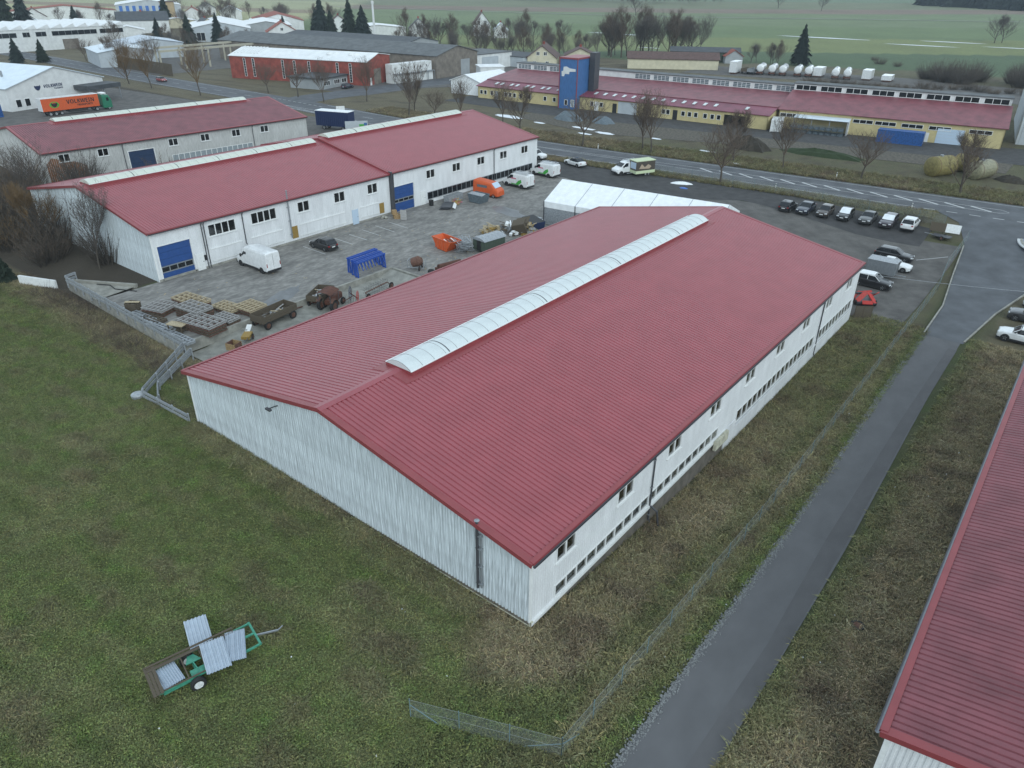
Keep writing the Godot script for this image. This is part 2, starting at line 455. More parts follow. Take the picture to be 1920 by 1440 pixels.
func ridge_light(t: Node, ridge: float, sl: float, z0: float, z1: float, pw: float, straps: Array, m: Material, hw := 1.2, rise := 0.42) -> void:
	var o := Node3D.new()
	o.name = "ridge_skylight"
	t.add_child(o, true)
	var cg := G.new()
	var yb := ridge - hw * sl
	for s in [-1, 1]:
		cg.bx(s * hw, s * (hw + 0.06), yb - 0.1, ridge + 0.13, z0, z1)
		cg.bar(Vector3(s * (hw + 0.3), yb - 0.3 * sl + 0.06, z0 + 0.4), Vector3(s * (hw + 0.3), yb - 0.3 * sl + 0.06, z1 - 0.4), 0.5, 0.04, Vector3(s * sl, 1, 0))
	for z in [z0, z1]: cg.bx(-hw, hw, yb - 0.1, ridge + 0.13, z, z + (0.06 if z == z0 else -0.06))
	for s in [-1, 1]:
		for z in [z0 + 0.45, z1 - 0.45]: cg.bar(Vector3(0, ridge + 0.07, z), Vector3(s * (hw + 0.5), ridge + 0.07 - (hw + 0.5) * sl, z), 0.9, 0.035, Vector3(s * sl, 1, 0))
	part("curb", cg, M.trim_red, o)
	var n := int(round((z0 - z1) / pw))
	var w := (z0 - z1) / n
	var arc := func(k: float, r: float, z: float) -> Vector3:
		var a := lerpf(-0.72, 0.72, k)
		var R: float = hw / sin(0.72)
		return Vector3(sin(a) * (R + r), (cos(a) - cos(0.72)) * (R + r) * (rise / (R * (1 - cos(0.72)))), z)
	var g := G.new()
	for e in [[0.0, 0.03, 0.05, 0.03], [0.05, 0.03, 0.09, -0.012], [0.09, -0.012, 0.5 * w, 0.03], [0.5 * w, 0.03, w - 0.06, -0.012], [w - 0.06, -0.012, w - 0.012, -0.012]]:
		for k in 12:
			g.quad(arc.call(k / 12.0, e[3], -e[2]), arc.call((k + 1) / 12.0, e[3], -e[2]), arc.call((k + 1) / 12.0, e[1], -e[0]), arc.call(k / 12.0, e[1], -e[0]))
	var me := g.mesh(null)
	for i in n: put("skylight_panel", me, m, o, Vector3(0, ridge + 0.14, z0 - i * w))
	for z in [z0 + 0.02, z1 - 0.02]:
		var e := G.new()
		for k in 12: e.tri(arc.call(k / 12.0, 0.0, 0.0), arc.call((k + 1) / 12.0, 0.0, 0.0), Vector3(0, 0, 0))
		put("end_panel", e.mesh(null), m, o, Vector3(0, ridge + 0.14, z))
	var sg := G.new()
	for k in 12:
		sg.quad(arc.call(k / 12.0, 0.035, -0.05), arc.call((k + 1) / 12.0, 0.035, -0.05), arc.call((k + 1) / 12.0, 0.035, 0.05), arc.call(k / 12.0, 0.035, 0.05))
		sg.quad(arc.call(k / 12.0, 0.035, 0.05), arc.call((k + 1) / 12.0, 0.035, 0.05), arc.call((k + 1) / 12.0, -0.02, 0.05), arc.call(k / 12.0, -0.02, 0.05))
	var sme := sg.mesh(null)
	for z in straps: put("strap", sme, M.dark_pipe, o, Vector3(0, ridge + 0.14, z))
	# white edge rails along both sides
	for s in [-1, 1]:
		var r := G.new()
		r.bx(s * (hw - 0.03), s * (hw + 0.085), ridge + 0.12, ridge + 0.165, z0 + 0.03, z1 - 0.03)
		part("edge_rail", r, M.white_frame, o)

func main_hall() -> void:
	var fx := frame(33.1, 58.8, "right")
	var hr := []
	var ups := []
	for k in 9:
		ups.append(Rect2(2.3 + 6.5 * k, 2.66, 1.95, 1.15))
	hr.append_array(ups)
	var s1 := Rect2(2.3, 0.08, 21.7, 0.92)
	var s2 := Rect2(27.6, -0.5, 18.4, 1.2)
	var s3 := Rect2(47.5, -0.5, 10.6, 1.2)
	hr.append_array([s1, s2, s3])
	var t := hall("production_hall", "large white metal hall with red ribbed roof and barrel skylight in the centre", Vector3(0, 0, -0.2), 0, 33.1, 58.8, 4.58, 7.58, 0.0, {"right": hr, "front_mat": M.clad_weather, "right_mat": M.clad_white, "group": ""})
	ridge_light(t, 7.58, 0.181, -6.7, -52.6, 1.177, [-10.6, -22.4, -34.1, -45.9], M.skylight)
	for r in ups: window(t, fx, r, 2, null, null, true, 0.1)
	var bl := G.new()
	bl.xf = fx
	for i in 20: bl.bx(2.4 + i * 1.08, 3.36 + i * 1.08, 0.14, 0.66 + 0.08 * ((i * 7) % 3), -0.2, -0.17)
	tag(part("window_blinds", bl, M.milk_glass, t), "", "", "", "stuff")
	window(t, fx, s1, 20, null, null, false)
	window(t, fx, s2, 17, null, null, false)
	window(t, fx, s3, 10, null, null, false)
	var g := G.new()
	g.xf = fx
	# white cill boards under the window strips and the lower wall of the far part
	g.bx(0.0, 25.6, -0.22, 0.0, -0.2, 0.16)
	part("sill_board", g, M.white_frame, t)
	g = G.new()
	g.xf = fx
	g.bx(25.6, 58.8, -2.6, -0.62, -0.3, 0.10)
	g.bx(25.6, 27.5, -0.62, -0.02, -0.3, 0.098); g.bx(46.05, 47.45, -0.62, -0.02, -0.3, 0.098); g.bx(58.15, 58.8, -0.62, -0.02, -0.3, 0.098)
	g.bx(27.5, 58.15, -0.66, -0.58, 0.1, 0.17)
	part("lower_wall", g, M.clad_white, t)
	g = G.new()
	g.xf = fx
	g.bx(0.0, 25.6, -2.6, -0.225, -0.35, 0.02)
	part("plinth", g, M.plinth, t)
	g = G.new()
	g.bx(-16.55, 16.5, -0.5, -0.01, -0.3, 0.02)
	part("plinth", g, M.plinth, t)
	g = G.new()
	g.bx(-16.65, 16.7, -0.2, 0.05, -0.17, 0.0)
	g.bar(Vector3(-16.65, -0.21, 0.0), Vector3(16.7, -0.21, 0.0), 0.16, 0.03)
	part("base_trim", g, M.mossy_edge, t)
	g = G.new()
	g.bx(-16.65, -16.25, -1.6, -0.01, -58.8, 0.0)
	g.bx(-16.55, 16.55, -2.6, -0.01, -58.78, -58.5)
	part("plinth", g, M.plinth, t)
	g = G.new()
	g.xf = fx
	g.bx(23.2, 25.5, -0.75, 0.05, 0.165, 0.4)
	part("cable_box", g, M.mossy_edge, t)
	downpipe(t, fx, 13.3, -1.4, 4.4)
	downpipe(t, fx, 46.9, -1.9, 4.4)
	g = G.new()
	g.tube(Vector3(13.0, 0.6, 0.2), Vector3(13.0, 5.45, 0.2), 0.09, 0.09, 10, true)
	var fl := part("flue_pipe", g, M.dark_pipe, t)
	g = G.new()
	g.tube(Vector3(13.22, 0.65, 0.14), Vector3(13.22, 4.6, 0.14), 0.05, 0.05, 8, true)
	for y in [0.9, 2.2, 3.5, 4.4]: g.bx(12.88, 13.3, y, y + 0.06, 0.0, 0.25)
	part("bracket", g, M.zinc, fl)
	g = G.new()
	g.lathe([Vector2(0, 0.09), Vector2(0.05, 0.16), Vector2(0.13, 0.02)], Vector3(13.0, 5.45, 0.2), Vector3.UP, 10)
	part("rain_cap", g, M.zinc, fl)
	g = G.new()
	g.bar(Vector3(-4.8, 5.9, 0.0), Vector3(-4.8, 6.0, 0.8), 0.06, 0.06)
	g.bar(Vector3(-5.0, 5.97, 0.75), Vector3(-4.5, 5.97, 0.75), 0.2, 0.12)
	part("wall_lamp", g, M.dark_pipe, t)
	# spout at the first downpipe
	g = G.new()
	g.path([Vector3(16.7, -0.1, -13.4), Vector3(17.2, -0.35, -13.4), Vector3(17.4, -1.5, -13.4)], 0.07, 8)
	part("rain_spout", g, M.dark_pipe, t)

func middle_halls() -> void:
	# two halls end to end across the yard
	var W := 30.7
	var fx := frame(W, 36.4, "right")
	var wins := [Rect2(7.0, 3.65, 3.7, 1.45), Rect2(12.9, 3.75, 3.7, 1.45)]
	for u in [19.9, 25.95, 31.95]: wins.append(Rect2(u, 3.7, 1.9, 1.4))
	var d := Rect2(0.55, 0.05, 4.0, 4.0)
	var holes := wins.duplicate()
	holes.append(d)
	var t := hall("workshop_hall", "white workshop hall with red roof and blue sectional door at its near corner", Vector3(-62.55, 0, -13.9), 0, W, 36.4, 5.82, 8.6, -0.4, {"right": holes, "pitch": 0.3, "front_mat": M.clad_weather})
	ridge_light(t, 8.6, 0.181, -0.9, -34.8, 1.2, [-6.5, -12.5, -18.5, -24.5, -30.5], M.skylight_aged)
	for k in wins.size(): window(t, fx, wins[k], 4 if k < 2 else 2)
	big_door(t, fx, d, M.blue_door, 1, 5)
	downpipe(t, fx, 6.2, 0.0, 5.6); downpipe(t, fx, 6.5, 0.0, 5.6); downpipe(t, fx, 11.7, 1.6, 5.6)
	small_door(t, fx, Rect2(28.9, 0.0, 0.95, 2.1), M.pale_blue)
	small_door(t, fx, Rect2(4.9, 0.0, 0.9, 2.0), M.white_frame)
	var g := G.new()
	g.xf = fx
	g.tube(Vector3(18.4, 0.8, 0.22), Vector3(18.4, 7.0, 0.22), 0.09, 0.09, 8, true)
	for y in [1.2, 3.0, 4.8]: g.bx(18.25, 18.55, y, y + 0.06, 0, 0.3)
	part("steel_chimney", g, M.zinc, t)
	for r in [Rect2(18.6, 0.55, 0.9, 1.6), Rect2(34.0, 0.5, 0.85, 1.5)]:
		g = G.new()
		g.xf = fx
		g.bx(r.position.x, r.end.x, r.position.y, r.end.y, 0, 0.07)
		part("boarded_window", g, M.ochre, t)
	# closed former window strips: raised panels between rails
	for b in [[6.9, 11.2, 4], [12.5, 17.2, 4], [19.9, 27.6, 7], [30.4, 33.9, 3]]:
		g = G.new()
		g.xf = fx
		g.bx(b[0], b[1], 2.1, 2.2, 0, 0.12); g.bx(b[0], b[1], 0.62, 0.72, 0, 0.12)
		part("infill_rail", g, M.white_frame, t)
		for k in b[2]:
			var w: float = (b[1] - b[0]) / b[2]
			g = G.new()
			g.xf = fx
			g.bx(b[0] + k * w + 0.03, b[0] + (k + 1) * w - 0.03, 0.74, 2.08, 0, 0.055)
			part("infill_panel", g, M.clad_white, t)
	g = G.new()
	g.xf = fx
	g.bx(5.9, 6.1, 1.1, 1.7, 0, 0.2)
	part("meter_box", g, M.black, t)
	g = G.new()
	g.xf = fx
	g.bx(0, 36.4, -0.4, 0.28, -0.1, 0.05)
	part("plinth", g, M.concrete, t)
	fx = frame(W, 35.6, "right")
	wins = []
	for u in [7.3, 13.2, 19.2, 25.1, 31.0]: wins.append(Rect2(u, 3.75, 1.9, 1.3))
	var strip := Rect2(7.4, 0.55, 26.9, 1.15)
	d = Rect2(0.35, 0.05, 4.2, 3.75)
	holes = wins.duplicate()
	holes.append(strip); holes.append(d)
	t = hall("workshop_hall", "white workshop hall with red roof standing behind the parked white green vans", Vector3(-62.4, 0, -50.3), 0, W, 35.6, 6.0, 8.95, -0.4, {"right": holes, "pitch": 0.3})
	ridge_light(t, 8.95, 0.192, -0.7, -31.4, 1.2, [-6.5, -12.5, -18.5, -24.5], M.skylight_aged)
	for r in wins: window(t, fx, r, 2)
	window(t, fx, strip, 24, M.dark_glass, M.zinc, false)
	big_door(t, fx, d, M.blue_door, 2, 6)
	small_door(t, fx, Rect2(5.9, 0.0, 0.95, 2.1), M.white_frame)
	downpipe(t, fx, 23.5, 0.1, 5.8)
	g = G.new()
	g.xf = fx
	g.bx(-0.25, -0.02, 0, 6.2, -0.2, 0.45); g.bx(0.1, 0.3, 0, 5.9, 0.1, 0.35)
	part("pilaster", g, M.dark_pipe, t)

func rear_hall() -> void:
	var W := 27.0
	var L := 49.0
	var fx := frame(W, L, "right")
	var wins := []
	for u in [2.2, 8.3, 20.4, 26.4, 32.6, 38.6]: wins.append(Rect2(u, 4.05, 1.75, 1.25))
	var strip := Rect2(20.6, 1.2, 16.0, 1.35)
	var d := Rect2(13.2, 0.05, 4.4, 4.1)
	var holes := wins.duplicate()
	holes.append(strip); holes.append(d)
	var yaw := -atan2(3.2, 49.0)
	var near := Vector3(-98.9, 0, -24.0)
	var t := hall("workshop_hall", "greyish white hall with red roof and a rust stained corner, behind the workshops", near + Vector3(-W / 2, 0, 0).rotated(Vector3.UP, yaw), yaw, W, L, 5.8, 8.25, -0.5, {"right": holes, "roof": M.roof_worn, "pitch": 0.3, "clad": M.clad_grey})
	ridge_light(t, 8.25, 0.181, -7.0, -43.5, 1.3, [-10, -14, -20, -25, -33, -38], M.skylight_aged)
	for r in wins: window(t, fx, r, 2)
	window(t, fx, strip, 15, M.milk_glass, null, false)
	big_door(t, fx, d, M.navy_door, -1, 4)
	downpipe(t, fx, 12.4, 0, 5.6); downpipe(t, fx, 36.9, 0, 5.6)
	var g := G.new()
	wall(g, fx.translated_local(Vector3(0.25, 0, 0.014)), [[0.0, 4.0], [0.9, 4.9], [1.7, 4.7], [2.6, 3.95], [4.2, 3.95], [5.2, 3.5], [6.0, 3.0]], 0.0, [], 0.3, 0.028)
	part("rusted_sheet", g, M.rust_stain, t)

func right_hall() -> void:
	var t := hall("storage_hall", "red ribbed roof and white gable of the hall cut off by the right edge", Vector3(33.9 + 13, -1.0, -1.5), 0, 26.0, 50.0, 5.5, 7.85, -0.6, {"roof": M.roof_worn, "gutter": M.zinc, "group": ""})
	downpipe(t, frame(26.0, 50.0, "left"), 25.0, 0.0, 5.3)

# ---------- ground ----------
func field_color(x: float, z: float) -> Color:
	# strips of farmland beyond the industrial estate; t runs away from the estate, s across
	var p := Vector2(x - 33.6, z - 23.2)
	var t := -(p.x * 0.618 + p.y * 0.786)
	var s := p.x * 0.786 - p.y * 0.618
	var n := noise.get_noise_2d(x * 0.05, z * 0.05)
	var green := Color(0.085, 0.125, 0.05)
	var pale := Color(0.165, 0.18, 0.085)
	var plough := Color(0.15, 0.115, 0.085)
	var k := t + s * 0.05 + n * 14.0
	var c := green
	if s > -150:
		if k < 385: c = Color(0.06, 0.092, 0.042)
		elif k < 470: c = Color(0.135, 0.155, 0.058)
		elif k < 560: c = Color(0.10, 0.135, 0.056)
		elif k < 700: c = Color(0.115, 0.145, 0.07)
		elif k < 765: c = plough
		elif k < 900: c = Color(0.12, 0.13, 0.075)
		else: c = Color(0.10, 0.14, 0.08)
	else:
		k = t + s * 0.25 + n * 20
		if k < 500: c = Color(0.21, 0.205, 0.10)
		elif k < 600: c = Color(0.27, 0.26, 0.14)
		elif k < 640: c = Color(0.19, 0.15, 0.10)
		elif k < 760: c = Color(0.25, 0.25, 0.145)
		else: c = Color(0.2, 0.21, 0.125)
	var r := 0.5 + 0.5 * noise.get_noise_2d(x * 0.4, z * 0.4)
	return c * 2.0 * (0.85 + 0.3 * r)
func grass_color(x: float, z: float) -> Color:
	var d := Vector2(x - 33.6, z - 23.2).length()
	if d > 340 and (z < -270 or x < -480): return field_color(x, z)
	var n := 0.5 + 0.5 * noise.get_noise_2d(x * 1.1, z * 1.1)
	var n2 := 0.5 + 0.5 * noise.get_noise_2d(x * 3.3 + 90, z * 3.3)
	var n3 := 0.5 + 0.5 * noise.get_noise_2d(x * 9.0, z * 9.0 + 70)
	var dry := 0.12 + 0.3 * sm(0.55, 0.85, n) + 0.3 * sm(0.55, 0.8, n2)
	if z > -6 and x < 16: dry += 0.16 * sin(z * 2.5 + 0.3 * x + 3.0 * n) * sm(0.35, 0.6, n2)
	# long dead grass at the foot of the hall, along the fence, below the yard wall and right of the lane
	dry += 0.75 * sm(16.5, 17.0, x) * (1 - sm(19.5, 22.0, x + 1.5 * (n2 - 0.5))) * sm(-4, 0, -z) * (1 - 0.5 * sm(26, 40, -z))
	dry += 0.55 * (1 - sm(0.3, 1.4, absf(x - 22.5))) * sm(-7, -3, -z)
	dry += 0.8 * sm(20, 26, -x) * (1 - sm(2.0, 5.5, z + 7.0 + 2.0 * (n - 0.5))) * sm(0, 1, z + 9)
	dry += 0.5 * (1 - sm(0.4, 2.2, z + 1.5 * (n2 - 0.5))) * sm(-0.5, 0.0, z) * sm(-17, -16, x) * (1 - sm(16, 18, x))
	dry += 0.55 * (1 - sm(1.0, 4.0, Vector2(x - 16.8, z - 1.5).length()))
	dry += 0.75 * sm(29.0, 31.0, x + 1.5 * (n2 - 0.5)) * sm(-3, 2, -z)
	dry += 0.4 * sm(28, 29, x)
	if z < -94: dry = 0.55 + 0.5 * (n - 0.3) + 0.25 * sm(0.5, 0.7, n2)
	if x < -48 and z < -6: dry = 1.1
	dry = clampf(dry, 0, 1)
	var green := Color(0.066, 0.084, 0.024).lerp(Color(0.068, 0.112, 0.022), sm(0.5, 0.8, n3) * 0.7)
	var brown := Color(0.165, 0.14, 0.082).lerp(Color(0.10, 0.079, 0.05), sm(0.5, 0.8, n2))
	if x < -48 and z < -6 and z > -92: brown = Color(0.075, 0.058, 0.042)
	return green.lerp(brown, dry) * 1.3
func ground() -> void:
	var xs := []
	var zs := []
	var x := -2600.0
	while x < 2600.0:
		xs.append(x)
		if x < -900: x += 100.0
		elif x < -140: x += 10.0
		elif x < -66: x += 3.0
		elif x < 44: x += 0.7
		elif x < 60: x += 3.0
		elif x < 300: x += 14.0
		else: x += 120.0
	var z := 160.0
	while z > -2800.0:
		zs.append(z)
		if z > 40: z -= 20.0
		elif z > 24: z -= 1.5
		elif z > -76: z -= 0.7
		elif z > -140: z -= 2.0
		elif z > -950: z -= 8.0
		else: z -= 110.0
	var nx := xs.size()
	var nz := zs.size()
	var v := PackedVector3Array()
	var c := PackedColorArray()
	var ix := PackedInt32Array()
	v.resize(nx * nz); c.resize(nx * nz)
	for j in nz:
		for i in nx:
			v[j * nx + i] = Vector3(xs[i], gh(xs[i], zs[j]) + (0.05 * noise.get_noise_2d(xs[i] * 5, zs[j] * 5) if zs[j] > -7 and xs[i] < 23 else 0.0), zs[j])
			c[j * nx + i] = grass_color(xs[i], zs[j])
	for j in nz - 1:
		for i in nx - 1:
			var a := j * nx + i
			ix.append_array([a, a + nx, a + nx + 1, a, a + nx + 1, a + 1])
	var nr := PackedVector3Array()
	nr.resize(v.size())
	for j in nz:
		for i in nx:
			var a: Vector3 = v[j * nx + mini(i + 1, nx - 1)] - v[j * nx + maxi(i - 1, 0)]
			var b: Vector3 = v[mini(j + 1, nz - 1) * nx + i] - v[maxi(j - 1, 0) * nx + i]
			nr[j * nx + i] = a.cross(b).normalized()
	var ar := []
	ar.resize(Mesh.ARRAY_MAX)
	ar[Mesh.ARRAY_VERTEX] = v; ar[Mesh.ARRAY_COLOR] = c; ar[Mesh.ARRAY_INDEX] = ix; ar[Mesh.ARRAY_NORMAL] = nr
	var me := ArrayMesh.new()
	me.add_surface_from_arrays(Mesh.PRIMITIVE_TRIANGLES, ar)
	var o := MeshInstance3D.new()
	o.name = "ground"
	o.mesh = me
	me.surface_set_material(0, M.ground)
	add_child(o)
	tag(o, "", "", "", "structure")

func rows(called: String, m: Material, rr: Array, dy: float, across := 6, flat := false, sub := 1.6) -> MeshInstance3D:
	# sheet through rows of two end points, draped over the ground
	var g := G.new()
	var line := []
	for i in rr.size() - 1:
		var k := maxi(1, int(ceil((rr[i][0] as Vector2).distance_to(rr[i + 1][0]) / sub)))
		for j in k: line.append([(rr[i][0] as Vector2).lerp(rr[i + 1][0], float(j) / k), (rr[i][1] as Vector2).lerp(rr[i + 1][1], float(j) / k)])
	line.append(rr[-1])
	for i in line.size() - 1:
		for j in across:
			var q := []
			for e in [[i, j], [i, j + 1], [i + 1, j + 1], [i + 1, j]]:
				var p: Vector2 = (line[e[0]][0] as Vector2).lerp(line[e[0]][1], float(e[1]) / across)
				q.append(Vector3(p.x, (0.0 if flat else gh(p.x, p.y)) + dy, p.y))
			if (q[1] - q[0]).cross(q[3] - q[0]).y > 0: q.reverse()
			g.quad(q[0], q[1], q[2], q[3])
	return struct(called, g, m)
func v2(x: float, z: float) -> Vector2: return Vector2(x, z)
func smooth(pts: Array, step := 5.0) -> Array:
	var cu := Curve2D.new()
	for i in pts.size():
		var p: Vector2 = pts[i]
		var t: Vector2 = ((pts[mini(i + 1, pts.size() - 1)] as Vector2) - pts[maxi(i - 1, 0)]) / 6.0
		cu.add_point(p, -t, t)
	cu.bake_interval = step
	return Array(cu.get_baked_points())
func ribbon(called: String, m: Material, pts: Array, w0: float, w1: float, dy: float, across := 6) -> void:
	var rr := []
	for i in pts.size():
		var d: Vector2 = ((pts[mini(i + 1, pts.size() - 1)] as Vector2) - pts[maxi(i - 1, 0)]).normalized()
		var nn := Vector2(-d.y, d.x)
		rr.append([pts[i] + nn * w0, pts[i] + nn * w1])
	rows(called, m, rr, dy, across)
var road_line := []
func road_z(x: float) -> Vector2:
	# (centre line z, slope) of the main road
	for i in road_line.size() - 1:
		var a: Vector2 = road_line[i]
		var b: Vector2 = road_line[i + 1]
		if x <= b.x: return Vector2(lerpf(a.y, b.y, (x - a.x) / (b.x - a.x)), (b.y - a.y) / (b.x - a.x))
	return Vector2(road_line[-1].y, 0)
func line_on_road(g: G, x0: float, x1: float, off: float, w := 0.14, off1 := 999.0) -> void:
	var k := maxi(1, int((x1 - x0) / 3.0))
	for i in k:
		var a := lerpf(x0, x1, float(i) / k)
		var b := lerpf(x0, x1, float(i + 1) / k)
		var oa := off if off1 > 900 else lerpf(off, off1, float(i) / k)
		var ob := off if off1 > 900 else lerpf(off, off1, float(i + 1) / k)
		var za := road_z(a).x + oa
		var zb := road_z(b).x + ob
		g.quad(Vector3(a, gh(a, za) + 0.058, za - w / 2), Vector3(b, gh(b, zb) + 0.058, zb - w / 2), Vector3(b, gh(b, zb) + 0.058, zb + w / 2), Vector3(a, gh(a, za) + 0.058, za + w / 2))
func ground_line(g: G, a: Vector2, b: Vector2, w: float, dy: float) -> void:
	var d := (b - a).normalized()
	var s := Vector2(-d.y, d.x) * w / 2
	var k := maxi(1, int(a.distance_to(b) / 2.0))
	for i in k:
		var p := a.lerp(b, float(i) / k)
		var q := a.lerp(b, float(i + 1) / k)
		var f := func(t: Vector2) -> Vector3: return Vector3(t.x, gh(t.x, t.y) + dy, t.y)
		var qq := [f.call(p + s), f.call(q + s), f.call(q - s), f.call(p - s)]
		if (qq[1] - qq[0]).cross(qq[3] - qq[0]).y > 0: qq.reverse()
		g.quad(qq[0], qq[1], qq[2], qq[3])
func blob(called: String, m: Material, x: float, z: float, rx: float, rz: float, dy: float, h := 0.0, turn := 0.0, seed_ := 1) -> G:
	# an uneven low patch or heap on the ground
	var g := G.new()
	var k := 22
	var rings := 6 if h > 0.3 else 2
	var f := func(r: int, i: int) -> Vector3:
		var a := TAU * (i % k) / k
		var w := 1.0 + 0.28 * noise.get_noise_2d(cos(a) * 40 + seed_ * 31, sin(a) * 40) + 0.14 * noise.get_noise_2d(cos(a) * 110 + seed_ * 11, sin(a) * 110)
		var q := float(r) / rings
		var p := Vector2(cos(a) * rx, sin(a) * rz).rotated(turn) * w * q
		var hh := h * (1 - q * q) * (1 + 0.35 * noise.get_noise_2d(p.x * 22 + seed_ * 7, p.y * 22)) if r < rings else -0.06 if h > 0.1 else 0.0
		return Vector3(p.x, hh + dy + gh(x + p.x, z + p.y) - gh(x, z), p.y)
	for r in rings:
		for i in k: g.quad(f.call(r, i), f.call(r + 1, i), f.call(r + 1, i + 1), f.call(r, i + 1))
	return g

func surfaces() -> void:
	road_line = smooth([v2(-420, -113), v2(-320, -112), v2(-230, -107.5), v2(-155, -106), v2(-110, -103.5), v2(-62, -103.2), v2(-24, -106.6), v2(22, -110.6), v2(70, -115), v2(200, -126)], 4.0)
	ribbon("main_road", M.asphalt, road_line, -5.6, 5.6, 0.05)
	# yard paving, loading pit and lots
	rows("yard_paving", M.yard, [[v2(-47.35, -6.9), v2(-30.3, -6.9)], [v2(-47.35, -34.0), v2(-30.3, -34.0)]], 0.03, 12, true, 3)
	rows("yard_paving", M.yard, [[v2(-47.35, -34.0), v2(-16.6, -34.0)], [v2(-47.35, -64.0), v2(-16.6, -64.0)], [v2(-47.2, -86.5), v2(-16.6, -80)]], 0.034, 12, true, 3)
	rows("pit_floor", M.pit_floor, [[v2(-30.2, -7.2), v2(-16.55, -7.2)], [v2(-30.2, -33.9), v2(-16.55, -33.9)]], 0.035, 6, false, 2)
	rows("gravel_lot", M.gravel, [[v2(-16.6, -59.0), v2(21.6, -60.5)], [v2(-16.6, -70), v2(21.8, -68)], [v2(-16.6, -80), v2(21.8, -80)], [v2(-16.6, -90.5), v2(21.9, -92.0)]], 0.04, 18, false, 1.5)
	rows("parking_lot", M.dark_lot, [[v2(-62, -86.0), v2(-62, -95.0)], [v2(-40, -85.0), v2(-40, -97.5)], [v2(-22, -83.0), v2(-22, -98.5)], [v2(-9.8, -91.0), v2(-9, -99.6)], [v2(8.6, -88.6), v2(8.6, -98.0)], [v2(17, -89.4), v2(17, -96.5)]], 0.05, 6, false, 1.5)
	ribbon("service_lane", M.lane_asphalt, smooth([v2(26.6, 30), v2(26.4, 4), v2(26.2, -20), v2(25.8, -45), v2(25.9, -66), v2(26.6, -84), v2(27.5, -108)], 2.0), -1.85, 1.85, 0.045, 4)
	rows("junction_apron", M.asphalt, [[v2(24.2, -60), v2(27.9, -60)], [v2(24.1, -70), v2(29.0, -70)], [v2(22.9, -82), v2(31.5, -82)], [v2(21.9, -93), v2(36, -92)], [v2(19.5, -101), v2(44, -101)], [v2(15, -105.5), v2(52, -108.5)]], 0.055, 8, false, 2)
	rows("lane_patch", M.lane_patch, [[v2(27.1, 12), v2(28.2, 12)], [v2(27.2, -8), v2(28.1, -8)], [v2(26.7, -20), v2(27.9, -20)], [v2(26.7, -40), v2(27.6, -40)], [v2(26.9, -58), v2(27.7, -58)]], 0.049, 2, false, 1.5)
	var g := G.new()
	# pale gritty verge beside the lane
	var st := G.new()
	st.bx(-0.5, 0.5, -0.3, 0.3, -0.4, 0.4)
	var mm := MultiMesh.new()
	mm.transform_format = MultiMesh.TRANSFORM_3D
	mm.mesh = st.mesh(M.grit)
	mm.instance_count = 5200
	for i in 5200:
		var gz := rng.randf_range(-52, 12)
		var gx := lerpf(24.62, 24.08, clampf(-gz / 50.0, -0.2, 1)) + rng.randfn(0.0, 0.13)
		var ss := rng.randf_range(0.03, 0.11)
		mm.set_instance_transform(i, Transform3D(Basis.from_euler(Vector3(rng.randf(), rng.randf() * 6, rng.randf())).scaled(Vector3.ONE * ss), at(gx, gz, 0.05)))
	var gi := MultiMeshInstance3D.new()
	gi.name = "roadside_grit"
	gi.multimesh = mm
	add_child(gi)
	tag(gi, "", "", "", "stuff")
	# yellow works apron, dirt area, factory aprons
	rows("works_apron", M.dark_lot, [[v2(-118, -137), v2(-118, -149)], [v2(-80, -136.5), v2(-80, -150)], [v2(-30, -143), v2(-30, -158)], [v2(20, -150), v2(20, -168)], [v2(60, -152), v2(60, -240)]], 0.05, 4, false, 8)
	rows("dirt_yard", M.dirt, [[v2(-86, -129), v2(-86, -137.5)], [v2(-60, -123), v2(-60, -140)], [v2(-40, -129), v2(-40, -143)], [v2(-25, -134), v2(-25, -146)], [v2(20, -140), v2(20, -151)]], 0.045, 4, false, 6)
	rows("haulage_lot", M.gravel, [[v2(-215, -30), v2(-215, -88)], [v2(-190, -30), v2(-190, -90)], [v2(-150, -42), v2(-150, -92)], [v2(-128, -60), v2(-124, -96)], [v2(-100, -76), v2(-100, -98)]], 0.04, 4, false, 8)
	ribbon("side_road", M.asphalt, smooth([v2(-147, -106), v2(-149, -118), v2(-148, -132), v2(-147, -160), v2(-144, -190)], 3.0), -6.0, 6.0, 0.054, 4)
	rows("factory_apron", M.gravel, [[v2(-141, -128), v2(-160, -128)], [v2(-141, -150), v2(-165, -150)], [v2(-128, -170), v2(-165, -170)], [v2(-105, -205), v2(-170, -205)], [v2(-100, -238), v2(-170, -232)]], 0.048, 4, false, 8)
	rows("trailer_lot", M.gravel, [[v2(-100, -246), v2(-100, -275)], [v2(-30, -258), v2(-30, -285)], [v2(30, -230), v2(30, -275)]], 0.04, 4, false, 8)
	rows("haulage_lot", M.gravel, [[v2(-262, -113), v2(-230, -114)], [v2(-300, -160), v2(-232, -165)], [v2(-345, -215), v2(-240, -200)]], 0.04, 4, false, 8)
	# kerbs and painted lines
	g = G.new()
	for e in [[v2(24.05, -60.5), v2(24.0, -70)], [v2(24.0, -70), v2(22.8, -82)], [v2(22.8, -82), v2(21.9, -92.5)], [v2(27.9, -60.5), v2(29.2, -71)], [v2(29.2, -71), v2(31.6, -83)]]:
		g.bar(at(e[0].x, e[0].y, 0.05), at(e[1].x, e[1].y, 0.05), 0.16, 0.22)
	struct("kerb", g, M.concrete)
	g = G.new()
	line_on_road(g, -420, 12.5, 4.7); line_on_road(g, -135, 200, -4.7); line_on_road(g, -420, -162, -4.7)
	for i in 22: line_on_road(g, 13.8 + i * 3.1, 15.3 + i * 3.1, 4.7, 0.2)
